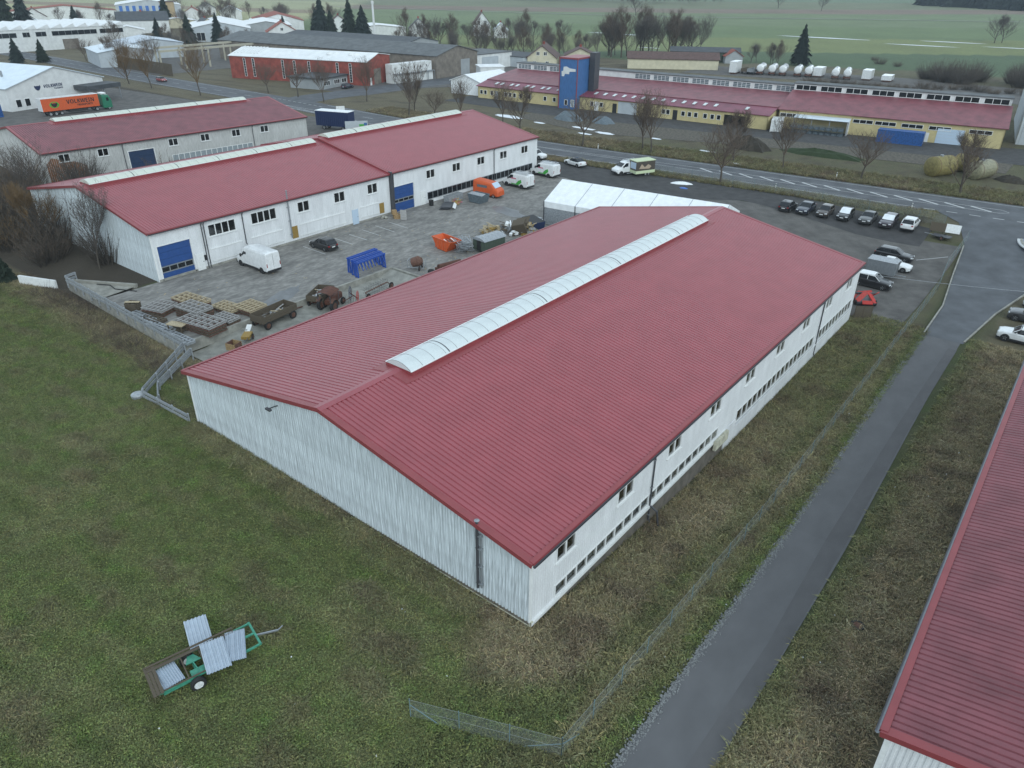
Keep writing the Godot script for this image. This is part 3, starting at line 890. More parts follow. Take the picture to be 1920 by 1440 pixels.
	# hatched middle strip
	line_on_road(g, -60, -27, 0.15, 0.12, 1.15); line_on_road(g, -60, -27, -0.15, 0.12, -1.05)
	line_on_road(g, -27, 23.5, 1.15, 0.12); line_on_road(g, -27, 23.5, -1.05, 0.12)
	for i in 13:
		var bx0 := -25.0 + i * 3.69
		var za := road_z(bx0).x - 0.9
		var zb := road_z(bx0 + 3.1).x + 1.0
		ground_line(g, v2(bx0, za), v2(bx0 + 3.1, zb), 0.42, 0.06)
	line_on_road(g, 23.5, 24.6, 1.15, 0.12, 0.1); line_on_road(g, 23.5, 24.6, -1.05, 0.12, 0.0)
	for i in 30: line_on_road(g, -400 + i * 8.0, -396 + i * 8.0, 0.0)
	for i in 7: line_on_road(g, -114 + i * 8.0, -110 + i * 8.0, 0.0)
	line_on_road(g, -146, -126, 3.0, 0.14, 2.2); line_on_road(g, -146, -126, 3.0, 0.14, 4.3)
	for i in 10:
		line_on_road(g, -157 + i * 2.4, -155.6 + i * 2.4, -2.2, 0.2)
		line_on_road(g, -139 + i * 3.0, -137.4 + i * 3.0, 4.6, 0.2)
	struct("road_marking", g, M.white_paint)
	g = G.new()
	for e in [[-44.9, -32.3, -40.3, -32.2], [-44.4, -37.1, -40.6, -37.0], [-44.3, -39.5, -40.5, -39.4], [-44.5, -42, -40.4, -41.8], [-44.5, -44.5, -40.3, -44.2], [-44.4, -46.9, -40.1, -46.6]]:
		var qq := [Vector3(e[0], 0.042, e[1] - 0.05), Vector3(e[2], 0.042, e[3] - 0.05), Vector3(e[2], 0.042, e[3] + 0.05), Vector3(e[0], 0.042, e[1] + 0.05)]
		g.quad(qq[0], qq[1], qq[2], qq[3])
	struct("parking_marking", g, M.white_paint)
	g = G.new()
	ground_line(g, v2(17.8, -84.5), v2(21.0, -87.8), 0.1, 0.06)
	struct("parking_marking", g, M.white_paint)
	# farm tracks crossing the fields
	ribbon("field_track", M.concrete, smooth([v2(-560, -455), v2(-420, -500), v2(-260, -560), v2(-120, -640), v2(120, -740)], 20.0), -1.6, 1.6, 0.25, 2)
	ribbon("field_track", M.concrete, smooth([v2(40, -395), v2(8, -420), v2(-6, -455), v2(20, -500), v2(90, -540)], 10.0), -1.8, 1.8, 0.2, 2)

# ---------- vehicles; they point along -z ----------
func loft(g: G, st: Array, sec: Array) -> void:
	var f := func(s: Array, i: int, side: float) -> Vector3:
		return Vector3(side * s[3] * sec[i][0], lerpf(s[1], s[2], sec[i][1]), s[0])
	for k in st.size() - 1:
		for i in sec.size() - 1:
			g.quad(f.call(st[k], i, 1.0), f.call(st[k], i + 1, 1.0), f.call(st[k + 1], i + 1, 1.0), f.call(st[k + 1], i, 1.0))
			g.quad(f.call(st[k + 1], i, -1.0), f.call(st[k + 1], i + 1, -1.0), f.call(st[k], i + 1, -1.0), f.call(st[k], i, -1.0))
		g.quad(f.call(st[k], 0, -1.0), f.call(st[k], 0, 1.0), f.call(st[k + 1], 0, 1.0), f.call(st[k + 1], 0, -1.0))
	for e in [0, st.size() - 1]:
		for i in sec.size() - 1:
			var q := [f.call(st[e], i, -1.0), f.call(st[e], i + 1, -1.0), f.call(st[e], i + 1, 1.0), f.call(st[e], i, 1.0)]
			if e > 0: q.reverse()
			g.quad(q[0], q[1], q[2], q[3])
func wheel(parent: Node, p: Vector3, r: float, w: float, rim: Material = null) -> void:
	var key := "wheel%.2f,%.2f" % [r, w]
	if not cache.has(key):
		var g := G.new()
		g.lathe([Vector2(-w / 2, r * 0.62), Vector2(-w / 2, r * 0.93), Vector2(-w * 0.32, r), Vector2(w * 0.32, r), Vector2(w / 2, r * 0.93), Vector2(w / 2, r * 0.62), Vector2(w * 0.3, r * 0.6)], Vector3.ZERO, Vector3.RIGHT, 16)
		var h := G.new()
		for s in [-1, 1]:
			h.lathe([Vector2(s * w * 0.40, r * 0.62), Vector2(s * w * 0.34, r * 0.52), Vector2(s * w * 0.38, r * 0.18), Vector2(s * w * 0.42, 0.001)], Vector3.ZERO, Vector3.RIGHT, 16)
			for i in 5:
				var a := TAU * i / 5
				h.bar(Vector3(s * w * 0.42, cos(a) * r * 0.15, sin(a) * r * 0.15), Vector3(s * w * 0.45, cos(a) * r * 0.6, sin(a) * r * 0.6), r * 0.13, 0.03, Vector3.RIGHT)
		cache[key] = [g.mesh(M.tyre), h.mesh(M.alloy)]
	var o := put("wheel", cache[key][0], M.tyre, parent, p)
	put("rim", cache[key][1], rim if rim else M.alloy, o)
func car_shape(o: Node3D, k: String) -> void:
	# [length, width, height, belt height, bonnet height, screen foot, roof front, roof rear, rear foot, boot height, wheel radius, sill height]
	var d: Array = {"hatch": [3.95, 1.72, 1.47, 0.92, 0.90, -0.95, -0.15, 1.35, 1.85, 0.95, 0.30, 0.22], "sedan": [4.65, 1.80, 1.43, 0.92, 0.90, -1.0, -0.2, 0.95, 1.65, 0.98, 0.32, 0.22],
		"wagon": [4.75, 1.82, 1.47, 0.93, 0.90, -1.05, -0.25, 1.75, 2.25, 0.98, 0.32, 0.22], "suv": [4.5, 1.86, 1.66, 1.05, 1.05, -1.0, -0.3, 1.6, 2.1, 1.1, 0.36, 0.3]}[k]
	var l: float = d[0] / 2
	var w: float = d[1] / 2
	var sec := [[0.86, 0.0], [0.97, 0.1], [1.0, 0.42], [0.985, 0.78], [0.92, 0.95], [0.6, 1.02], [0.0, 1.04]]
	if not cache.has("car" + k):
		var g := G.new()
		loft(g, [[-l, 0.38, d[4] * 0.70, w * 0.72], [-l + 0.10, d[11], d[4] * 0.84, w * 0.9], [-l + 0.45, d[11], d[4] * 0.94, w * 0.985], [-l + 0.9, d[11], d[4] * 0.98, w], [d[5] - 0.05, d[11], d[4] + 0.02, w], [d[5] + 0.4, d[11], d[3] + 0.02, w], [0.8, d[11], d[3] + 0.03, w], [d[8] - 0.15, d[11], d[9], w], [l - 0.3, d[11], d[9] * 0.98, w * 0.97], [l - 0.06, d[11] + 0.04, d[9] * 0.92, w * 0.88], [l, 0.42, d[9] * 0.72, w * 0.8]], sec)
		var h := G.new()
		var hs := [[0.93, 0.0], [0.92, 0.12], [0.80, 0.92], [0.72, 0.99], [0.0, 1.03]]
		loft(h, [[d[5], d[3] - 0.03, d[3], w * 0.96], [d[6], d[3] - 0.03, d[2] - 0.025, w * 0.97], [d[6] + 0.5, d[3] - 0.03, d[2], w * 0.97], [d[7], d[3] - 0.03, d[2] - 0.03, w * 0.95], [d[8], d[9] - 0.04, d[9], w * 0.92]], hs)
		var r := G.new()
		var rs := [[0.835, 0.0], [0.815, 0.4], [0.74, 0.85], [0.0, 1.0]]
		loft(r, [[d[6] - 0.06, d[2] - 0.15, d[2] - 0.045, w * 0.97], [d[6] + 0.12, d[2] - 0.14, d[2] + 0.012, w * 0.985], [d[6] + 0.5, d[2] - 0.12, d[2] + 0.035, w * 0.985], [d[7] - 0.15, d[2] - 0.14, d[2] + 0.02, w * 0.97], [d[7] + 0.08, d[2] - 0.17, d[2] - 0.06, w * 0.95]], rs)
		for s in [-1, 1]:
			r.bar(Vector3(s * w * 0.90, d[3], d[5] + 0.05), Vector3(s * w * 0.80, d[2] - 0.08, d[6] + 0.02), 0.07, 0.05)
			r.bar(Vector3(s * w * 0.87, d[9] - 0.02, d[8] - 0.1), Vector3(s * w * 0.79, d[2] - 0.1, d[7] - 0.02), 0.09, 0.12)
			r.bar(Vector3(s * w * 0.91, d[3], 0.45), Vector3(s * w * 0.815, d[2] - 0.08, 0.45), 0.05, 0.09)
		var lo := G.new()
		lo.bx(-w * 0.9, w * 0.9, 0.16, 0.36, -l - 0.01, -l + 0.3); lo.bx(-w * 0.9, w * 0.9, 0.2, 0.42, l - 0.3, l + 0.015)
		for s in [-1, 1]: lo.bx(s * w * 0.9, s * (w + 0.006), 0.17, d[11] + 0.09, -l + 1.0, l - 1.0)
		lo.bx(-w * 0.45, w * 0.45, 0.42, 0.58, -l - 0.012, -l + 0.1)
		for s in [-1, 1]:
			for z in [-l + 0.82, l - 0.86]:
				lo.tube(Vector3(s * (w - 0.2), d[10], z), Vector3(s * (w + 0.008), d[10], z), d[10] + 0.07, d[10] + 0.07, 16, true)
		cache["car" + k] = [g.mesh(null), h.mesh(M.dark_glass), r.mesh(null), lo.mesh(M.trim_black)]
	var me: Array = cache["car" + k]
	put("body", me[0], M.paint_black, o); put("windows", me[1], M.dark_glass, o); put("roof", me[2], M.paint_black, o); put("lower_trim", me[3], M.trim_black, o)
	for s in [-1, 1]:
		for z in [-l + 0.82, l - 0.86]: wheel(o, Vector3(s * (w - 0.09), d[10], z), d[10], 0.22)
		put("headlight", box_mesh(Vector3(0.34, 0.13, 0.2)), M.lamp_clear, o, Vector3(s * w * 0.70, d[4] * 0.74, -l + 0.13), Basis(Vector3.UP, -s * 0.35))
		put("tail_light", box_mesh(Vector3(0.26, 0.16, 0.16)), M.lamp_red, o, Vector3(s * w * 0.74, d[9] * 0.80, l - 0.08), Basis(Vector3.UP, s * 0.2))
		put("mirror", box_mesh(Vector3(0.2, 0.13, 0.1)), M.paint_black, o, Vector3(s * (w + 0.08), d[3] + 0.06, d[5] + 0.45))
	for e in [-1, 1]: put("number_plate", box_mesh(Vector3(0.5, 0.11, 0.02)), M.white_frame, o, Vector3(0, 0.5 if e < 0 else 0.62, e * (l + 0.022)))
func car(k: String, paint: Material, label: String, pos: Vector3, turn: float, group := "", roof: Material = null, called := "parked_car") -> Node3D:
	var o := thing(called, label, "car", pos, turn, group)
	car_shape(o, k)
	for c in o.get_children():
		if c.name.begins_with("body") or c.name.begins_with("mirror"): c.material_override = paint
		if c.name.begins_with("roof"): c.material_override = roof if roof else paint
	return o
func van(label: String, pos: Vector3, turn: float, L := 5.9, H := 2.5, group := "", stripes := false, rack := false) -> Node3D:
	var o := thing("van", label, "van", pos, turn, group)
	var l := L / 2
	var w := 1.0
	var g := G.new()
	var sec := [[0.9, 0.0], [0.98, 0.05], [1.0, 0.3], [0.985, 0.6], [0.93, 0.9], [0.86, 0.975], [0.0, 1.0]]
	loft(g, [[-l, 0.45, 0.85, w * 0.8], [-l + 0.12, 0.32, 1.05, w * 0.92], [-l + 0.75, 0.32, 1.28, w], [-l + 1.0, 0.32, 1.42, w], [-l + 1.75, 0.32, H - 0.16, w], [-l + 2.1, 0.32, H, w], [l - 0.2, 0.32, H, w], [l - 0.03, 0.36, H - 0.06, w * 0.985], [l, 0.40, H - 0.14, w * 0.965]], sec)
	part("body", g, M.paint_white, o)
	g = G.new()
	var a := Vector3(0, 1.45, -l + 0.98)
	var b := Vector3(0, H - 0.24, -l + 1.68)
	var up := Vector3(0, b.z - a.z, -(b.y - a.y)).normalized()
	g.bar(a + up * 0.03, b + up * 0.03, 1.55, 0.02, up)
	part("windscreen", g, M.dark_glass, o)
	for s in [-1, 1]:
		g = G.new()
		g.prism([Vector2(-l + 1.25, 1.42), Vector2(-l + 1.85, 2.05), Vector2(-l + 2.35, 2.05), Vector2(-l + 2.35, 1.42)], Vector3(s * 0.985, 0, 0), Vector3(0, 0, 1), Vector3.UP, Vector3(-s * 0.06, 0, 0))
		part("side_window", g, M.dark_glass, o)
		put("mirror", box_mesh(Vector3(0.16, 0.36, 0.12)), M.trim_black, o, Vector3(s * 1.12, 1.5, -l + 1.35))
		put("headlight", box_mesh(Vector3(0.3, 0.24, 0.2)), M.lamp_clear, o, Vector3(s * 0.76, 0.92, -l + 0.2))
		put("tail_light", box_mesh(Vector3(0.1, 0.45, 0.06)), M.lamp_red, o, Vector3(s * 0.90, 1.15, l - 0.01))
		for z in [-l + 0.95, l - 1.15]: wheel(o, Vector3(s * 0.88, 0.34, z), 0.34, 0.23)
		g = G.new()
		for z in [-l + 0.95, l - 1.15]: g.tube(Vector3(s * 0.8, 0.34, z), Vector3(s * 1.006, 0.34, z), 0.43, 0.43, 16, true)
		g.bx(s * 0.9, s * 1.012, 0.3, 0.52, -l + 1.5, l - 1.7)
		part("side_trim", g, M.trim_black, o)
	g = G.new()
	g.bx(-0.92, 0.92, 0.3, 0.62, -l - 0.02, -l + 0.3)
	part("bumper", g, M.trim_black, o)
	g = G.new()
	g.bx(-0.95, 0.95, 0.3, 0.55, l - 0.2, l + 0.06)
	g.bx(-0.012, 0.012, 0.6, H - 0.2, l - 0.02, l + 0.008)
	part("bumper", g, M.trim_black, o)
	put("number_plate", box_mesh(Vector3(0.5, 0.12, 0.02)), M.white_frame, o, Vector3(0.0, 0.7, l + 0.03))
	if stripes:
		for s in [-1, 1]:
			g = G.new()
			var x0 := l - 2.35
			g.prism([Vector2(x0, 0.55), Vector2(x0 + 0.55, 0.55), Vector2(x0 + 1.2, 1.05), Vector2(x0 + 1.1, 1.5), Vector2(x0 + 0.55, 1.3), Vector2(x0 + 0.1, 0.9)], Vector3(s * 1.0, 0, 0), Vector3(0, 0, 1), Vector3.UP, Vector3(s * 0.012, 0, 0))
			g.bx(s * 0.99, s * 1.012, 0.56, 0.70, -0.7, l - 2.3)
			part("green_graphic", g, M.leaf_green, o)
			g = G.new()
			g.bx(s * 0.98, s * 1.006, 1.42, 1.58, -0.75, 0.35)
			part("red_lettering", g, M.magenta, o)
	if rack:
		g = G.new()
		for x in [-0.75, 0.75]: g.bar(Vector3(x, H + 0.18, -l + 2.2), Vector3(x, H + 0.18, l - 0.25), 0.05, 0.05)
		for i in 5:
			var z := lerpf(-l + 2.3, l - 0.4, i / 4.0)
			g.bar(Vector3(-0.75, H + 0.16, z), Vector3(0.75, H + 0.16, z), 0.04, 0.04)
			for x in [-0.75, 0.75]: g.bar(Vector3(x, H - 0.1, z), Vector3(x, H + 0.18, z), 0.04, 0.04, Vector3.RIGHT)
		g.bar(Vector3(-0.4, H + 0.26, -l + 2.4), Vector3(-0.4, H + 0.26, l - 0.3), 0.35, 0.08)
		part("roof_rack", g, M.alu, o)
	return o
func text(s: String, size: float, m: Material, parent: Node, pos: Vector3, b: Basis, called := "lettering", serif := false) -> void:
	var tm := TextMesh.new()
	tm.text = s
	var f := SystemFont.new()
	f.font_names = PackedStringArray(["Droid Serif" if serif else "Droid Sans"])
	f.font_weight = 700
	tm.font = f
	tm.font_size = 64
	tm.pixel_size = size / 64.0
	tm.depth = 0.03
	tm.material = m
	put(called, tm, m, parent, pos, b)
func emblem(parent: Node, pos: Vector3, b: Basis, r: float, m: Material, ring: Material = null) -> void:
	# dark animal head: wide head with two pointed ears
	var g := G.new()
	g.xf = Transform3D(b, pos)
	var p := []
	for e in [[-1, 0.1], [-0.95, 0.65], [-0.55, 0.45], [0, 0.5], [0.55, 0.45], [0.95, 0.65], [1, 0.1], [0.7, -0.4], [0.3, -0.75], [-0.3, -0.75], [-0.7, -0.4]]: p.append(Vector2(e[0], e[1]) * r)
	g.prism(p, Vector3(0, 0, 0.03), Vector3.RIGHT, Vector3.UP, Vector3(0, 0, -0.03))
	part("emblem", g, m, parent)
	if ring:
		g = G.new()
		g.xf = Transform3D(b, pos)
		for i in 20: g.quad(Vector3(cos(TAU * i / 20) * r * 1.55, sin(TAU * i / 20) * r, 0.012), Vector3(cos(TAU * i / 20) * r * 1.0, sin(TAU * i / 20) * r * 0.8, 0.012), Vector3(cos(TAU * (i + 1) / 20) * r * 1.0, sin(TAU * (i + 1) / 20) * r * 0.8, 0.012), Vector3(cos(TAU * (i + 1) / 20) * r * 1.55, sin(TAU * (i + 1) / 20) * r, 0.012))
		part("emblem_wreath", g, ring, parent)
func tank_trailer(label: String, pos: Vector3, turn: float, tail: Material) -> void:
	var o := thing("tank_trailer", label, "trailer", pos, turn, "white trailers parked in a row before the meadow")
	var g := G.new()
	g.lathe([Vector2(-4.6, 0.05), Vector2(-4.55, 0.8), Vector2(-4.3, 1.15), Vector2(4.2, 1.3), Vector2(4.5, 0.9), Vector2(4.6, 0.05)], Vector3(0, 2.3, 0), Vector3(0, 0, 1), 16)
	part("tank", g, M.paint_white, o)
	g = G.new()
	for x in [-0.45, 0.45]: g.bx(x - 0.08, x + 0.08, 0.8, 1.15, -4.4, 4.5)
	g.bx(-1.2, 1.2, 0.55, 1.0, 4.35, 4.6)
	part("chassis", g, tail, o)
	for z in [1.5, 2.8]:
		for s in [-1, 1]: wheel(o, Vector3(s * 1.0, 0.5, z), 0.5, 0.35)
	g = G.new()
	g.bx(-0.25, 0.25, 3.45, 3.6, -3.0, 3.0)
	part("catwalk", g, M.zinc, o)

func vehicle_materials() -> void:
	for e in [["paint_black", 0.012, 0.012, 0.014], ["paint_white", 0.78, 0.79, 0.79], ["paint_navy", 0.012, 0.016, 0.035], ["paint_brown", 0.05, 0.035, 0.027], ["paint_grey", 0.06, 0.06, 0.062], ["paint_plum", 0.03, 0.018, 0.03], ["paint_silver", 0.42, 0.43, 0.44], ["paint_red", 0.35, 0.03, 0.03]]:
		var m := mat(e[0], lin(e[1], e[2], e[3]), 0.35, 0, T.coarse, Vector3(0.3, 0.3, 0.3))
		m.clearcoat_enabled = true
		m.clearcoat = 0.8
		m.clearcoat_roughness = 0.05
	mat("tyre", lin(0.018, 0.018, 0.018), 0.85)
	mat("alloy", lin(0.42, 0.43, 0.44), 0.35, 0.7)
	mat("trim_black", lin(0.02, 0.02, 0.021), 0.6)
	mat("lamp_clear", lin(0.65, 0.68, 0.7), 0.12)
	mat("lamp_red", lin(0.25, 0.015, 0.015), 0.2)
	mat("leaf_green", lin(0.05, 0.35, 0.05), 0.4)
	mat("magenta", lin(0.5, 0.08, 0.16), 0.4)
	mat("alu", lin(0.6, 0.62, 0.64), 0.35, 0.6)
	mat("orange", lin(0.62, 0.105, 0.025), 0.5, 0, T.coarse, Vector3(0.3, 0.3, 0.3))
	mat("lorry_green", lin(0.02, 0.16, 0.09), 0.35)

func vehicles() -> void:
	var row := "cars parked in a row by the main road"
	var back := PI
	car("hatch", M.paint_black, "small black hatchback at the road end of the parked row, first from the tent", at(-2.55, -91.1, 0.055), 0.0, row)
	car("sedan", M.paint_navy, "dark navy saloon parked second from the tent in the row", at(-0.1, -92.3, 0.055), back, row)
	car("hatch", M.paint_brown, "brown hatchback in the parked row between navy saloon and car with covered windscreen", at(2.65, -92.9, 0.055), back, row)
	var c := car("hatch", M.paint_black, "black car with white cover over its windscreen and roof, middle of the row", at(5.45, -93.6, 0.055), back, row)
	cover(c, 1.47, 0.92, -0.95, -0.15, 0.5, 0.72)
	car("sedan", M.paint_grey, "grey brown saloon parked right of the car with covered roof", at(8.5, -94.5, 0.055), back, row)
	c = car("wagon", M.paint_plum, "dark car with only its windscreen covered in white, beside the white one", at(11.3, -94.9, 0.055), back, row)
	cover(c, 1.47, 0.93, -1.05, -0.25, -0.1, 0.78)
	car("suv", M.paint_white, "white car with black rear window closing the parked row by the hoardings", at(14.15, -95.3, 0.055), 0.0, row)
	car("wagon", M.paint_black, "black estate car parked nose out behind the hall, next to a white saloon", at(15.2, -83.4, 0.045), -PI / 2)
	car("sedan", M.paint_white, "white saloon parked nose out behind the hall beside the box trailer", at(16.0, -79.4, 0.045), -PI / 2)
	car("suv", M.paint_black, "black off-road car with white roof parked by the red machine", at(15.7, -71.2, 0.045), -PI / 2, "", M.paint_white)
	car("suv", M.paint_white, "white off-road car on the gravel cut off by the right edge", at(32.5, -64.6, 0.06), PI / 2)
	car("suv", M.paint_grey, "dark grey car behind the white off-road car at the right edge", at(32.6, -71.3, 0.06), PI / 2)
	car("hatch", M.paint_silver, "silver grey car half hidden at the right edge behind the dark grey car", at(33.2, -76.2, 0.06), PI / 2)
	car("hatch", M.paint_black, "black hatchback parked on the yard in front of the white workshop wall", Vector3(-42.3, 0.035, -33.6), PI / 2)
	car("sedan", M.paint_white, "white car with dark roof parked alone near the road verge", at(-44.0, -94.0, 0.055), PI / 2 - 0.25, "", M.dark_glass)
	car("suv", M.paint_white, "white car peeking out behind the far corner of the workshop", at(-53.4, -94.2, 0.055), -PI / 2)
	van("long white panel van parked on the yard beside the workshop wall", Vector3(-42.6, 0.035, -24.0), PI / 2, 6.3, 2.65)
	van("white van with green graphic and roof rack, nearer the orange machine", Vector3(-42.6, 0.04, -74.9), PI / 2 - 0.05, 5.4, 2.3, "white vans with green graphic", true, true)
	van("white van with green graphic and roof rack, nearer the hall's far corner", Vector3(-43.7, 0.04, -84.0), PI / 2 - 0.05, 5.4, 2.3, "white vans with green graphic", true, true)
	van("white transporter with roof rack standing in front of the sales trailer", at(-33.5, -94.6, 0.055), head(-0.42, 0.91), 5.0, 2.2, "", false, true)
	# sales trailer
	var o := thing("sales_trailer", "pale green and white sales trailer with printed side hooked to the transporter", "trailer", at(-30.9, -95.9, 0.055), head(-0.42, 0.91))
	var g := G.new()
	g.bx(-1.05, 1.05, 0.95, 2.55, -2.0, 2.0)
	part("box", g, M.print_dark, o)
	g = G.new()
	g.bx(-1.08, 1.08, 0.45, 0.95, -2.05, 2.05); g.bx(-1.1, 1.1, 2.55, 2.68, -2.08, 2.08)
	part("body_panel", g, M.pale_green, o)
	g = G.new()
	g.bx(-0.9, 0.7, 1.25, 2.35, -2.02, -1.99)
	part("printed_front", g, M.pale_blue, o)
	g = G.new()
	for s in [-1, 1]: g.prism([Vector2(-1.4, 1.3), Vector2(-0.9, 2.1), Vector2(-0.2, 1.5), Vector2(0.5, 2.0), Vector2(1.2, 1.6), Vector2(0.8, 1.2)], Vector3(s * 1.07, 0, 0), Vector3(0, 0, 1), Vector3.UP, Vector3(-s * 0.05, 0, 0))
	part("printed_motif", g, M.print_tan, o)
	g = G.new()
	g.bar(Vector3(0, 0.5, -2.0), Vector3(0, 0.5, -3.2), 0.12, 0.1)
	part("drawbar", g, M.zinc, o)
	for s in [-1, 1]:
		for z in [0.1, 0.75]: wheel(o, Vector3(s * 0.95, 0.3, z), 0.3, 0.2)
	# box trailer behind the hall
	o = thing("box_trailer", "grey metal box trailer parked between white saloon and black off-road car", "trailer", at(15.6, -75.7, 0.045), -PI / 2)
	g = G.new()
	g.bx(-1.0, 1.0, 0.55, 2.15, -1.7, 1.7)
	for i in 9: g.bx(-1.02, 1.02, 0.6, 2.17, -1.7 + i * 0.41, -1.66 + i * 0.41)
	part("box", g, M.zinc, o)
	g = G.new()
	g.bx(-1.05, 1.05, 2.15, 2.21, -1.75, 1.75)
	part("roof", g, M.galvanised, o)
	g = G.new()
	g.bar(Vector3(0, 0.5, -1.7), Vector3(0, 0.5, -2.9), 0.1, 0.1)
	part("drawbar", g, M.zinc, o)
	for s in [-1, 1]: wheel(o, Vector3(s * 1.05, 0.33, 0.2), 0.33, 0.2)
	# lorry of the haulier
	o = thing("lorry", "green lorry with long orange trailer lettered in black in front of the white hall", "lorry", at(-172.4, -60.5, 0.04), 0.0)
	g = G.new()
	g.bx(-1.25, 1.25, 1.15, 4.0, -6.0, 7.6)
	var tr := part("trailer_box", g, M.orange, o)
	g = G.new()
	g.bx(-1.27, 1.27, 4.0, 4.08, -6.02, 7.62); g.bx(-1.27, 1.27, 1.15, 4.0, 7.6, 7.66)
	part("trailer_roof", g, M.paint_white, tr)
	var bb := Basis(Vector3(0, 0, -1), Vector3.UP, Vector3(1, 0, 0))
	text("VOLKWEIN", 1.3, M.black, tr, Vector3(1.27, 2.85, -1.6), bb)
	text("TRANSPORTE", 0.62, M.black, tr, Vector3(1.27, 1.95, -2.5), bb)
	emblem(tr, Vector3(1.255, 2.5, 4.7), bb, 0.72, M.black, M.leaf_green)
	g = G.new()
	loft(g, [[-9.2, 0.5, 2.2, 1.15], [-9.05, 0.5, 2.6, 1.22], [-8.6, 0.5, 3.55, 1.23], [-7.0, 0.5, 3.75, 1.23], [-6.9, 0.6, 3.75, 1.2]], [[1.0, 0.0], [1.0, 0.85], [0.92, 0.98], [0.0, 1.0]])
	var cab := part("cab", g, M.lorry_green, o)
	g = G.new()
	g.bx(-1.1, 1.1, 2.1, 2.95, -9.0, -8.75); g.bx(-1.25, 1.25, 2.1, 2.9, -8.5, -7.9)
	part("window", g, M.dark_glass, cab)
	g = G.new()
	g.bx(-1.0, 1.0, 3.72, 4.05, -8.2, -7.0)
	part("roof_spoiler", g, M.paint_white, cab)
	g = G.new()
	g.bx(-0.5, 0.5, 0.85, 1.12, -8.9, 7.5); g.bx(-1.2, 1.2, 0.5, 1.0, -3.0, 1.5)
	part("chassis", g, M.trim_black, o)
	for s in [-1, 1]:
		for z in [-8.3, -5.2, 3.4, 4.7, 6.0]: wheel(o, Vector3(s * 1.05, 0.5, z), 0.5, 0.35)
	car("hatch", M.paint_red, "small dark red car driving on the road between the avenue trees", at(-213.0, -106.0, 0.06), -PI / 2, "", M.paint_black, "moving_car")
	car("wagon", M.paint_navy, "dark blue car parked beside the grey flat roofed office", at(-157.0, -135.5, 0.06), 0.3)
	car("suv", M.paint_black, "black car parked in front of the low white garage building", at(-150.5, -196.0, 0.06), 0.4)
	car("hatch", M.paint_grey, "grey car parked beside the black one at the low white garage", at(-147.0, -197.5, 0.06), 0.4)
	car("sedan", M.paint_silver, "silver car on the works yard beneath the far dark conifers", at(-300.0, -175.0, 0.06), 1.2)
	# trailers beside the meadow
	var xs := [-75.5, -71.5, -68.0, -63.0, -59.5, -50.5, -46.8]
	var nm := ["leftmost of the seven white tank trailers in the row", "second tank trailer from the left with dark red chassis", "third white tank trailer from the left of the row", "fourth tank trailer, right after a gap in the row", "fifth tank trailer, last one before the white box body", "sixth tank trailer, first one right of the white box body", "rightmost white tank trailer next to the last box bodies"]
	for i in 7: tank_trailer(nm[i], at(xs[i], -262.0 - i * 1.1, 0.05), 0.24, M.rust_red)
	var bx := [[-83.5, -257, 2.5, 4.2, "tall white box lorry body at the left end of the trailer row"], [-56.5, -268, 3.0, 3.2, "white box body standing between the tank trailers"], [-40.5, -270.5, 2.9, 3.3, "white ribbed box body right of the last tank trailer"], [-34.0, -271, 3.2, 2.0, "low white container at the right end of the trailer row"]]
	for e in bx:
		o = thing("box_container", e[4], "container", at(e[0], e[1], 0.05), 0.1, "white trailers parked in a row before the meadow")
		g = G.new()
		g.bx(-e[2] / 2, e[2] / 2, 0.5, e[3], -3.2, 3.2)
		for i in 4: g.bx(-e[2] / 2 + 0.3 + i * (e[2] - 0.6) / 3.0 - 0.04, -e[2] / 2 + 0.3 + i * (e[2] - 0.6) / 3.0 + 0.04, 0.6, e[3] - 0.1, 3.2, 3.26)
		part("box", g, M.paint_white, o)
		g = G.new()
		g.bx(-e[2] / 2 + 0.2, e[2] / 2 - 0.2, 0.1, 0.5, -3.0, 3.0)
		part("base_frame", g, M.rust_red, o)
	for e in [[-80.0, "brown open drawbar trailer beside the tall white box body"], [-77.6, "grey green open trailer left of the first tank trailer"]]:
		o = thing("open_trailer", e[1], "trailer", at(e[0], -260, 0.05), 0.05)
		g = G.new()
		g.bx(-1.15, 1.15, 0.9, 1.1, -4, 4)
		for s in [-1, 1]: g.bx(s * 1.1, s * 1.16, 1.1, 1.9, -4, 4)
		g.bx(-1.1, 1.1, 1.1, 1.9, 3.94, 4.0)
		part("body", g, M.old_wood if e[0] < -79 else M.zinc, o)
		for z in [-2.6, 2.6]:
			for s in [-1, 1]: wheel(o, Vector3(s * 1.0, 0.45, z), 0.45, 0.3)
func cover(o: Node3D, top: float, belt: float, foot: float, rf: float, to: float, w: float) -> void:
	var g := G.new()
	g.quad(Vector3(-w, belt + 0.05, foot - 0.02), Vector3(-w * 0.93, top + 0.05, rf - 0.1), Vector3(w * 0.93, top + 0.05, rf - 0.1), Vector3(w, belt + 0.05, foot - 0.02))
	g.quad(Vector3(-w * 0.93, top + 0.05, rf - 0.1), Vector3(-w * 0.93, top + 0.055, to), Vector3(w * 0.93, top + 0.055, to), Vector3(w * 0.93, top + 0.05, rf - 0.1))
	for s in [-1, 1]: g.quad(Vector3(s * w, belt + 0.05, foot - 0.02), Vector3(s * w, belt + 0.0, foot + 0.1), Vector3(s * w * 0.95, top, rf), Vector3(s * w * 0.93, top + 0.05, rf - 0.1))
	part("windscreen_cover", g, M.snow, o)

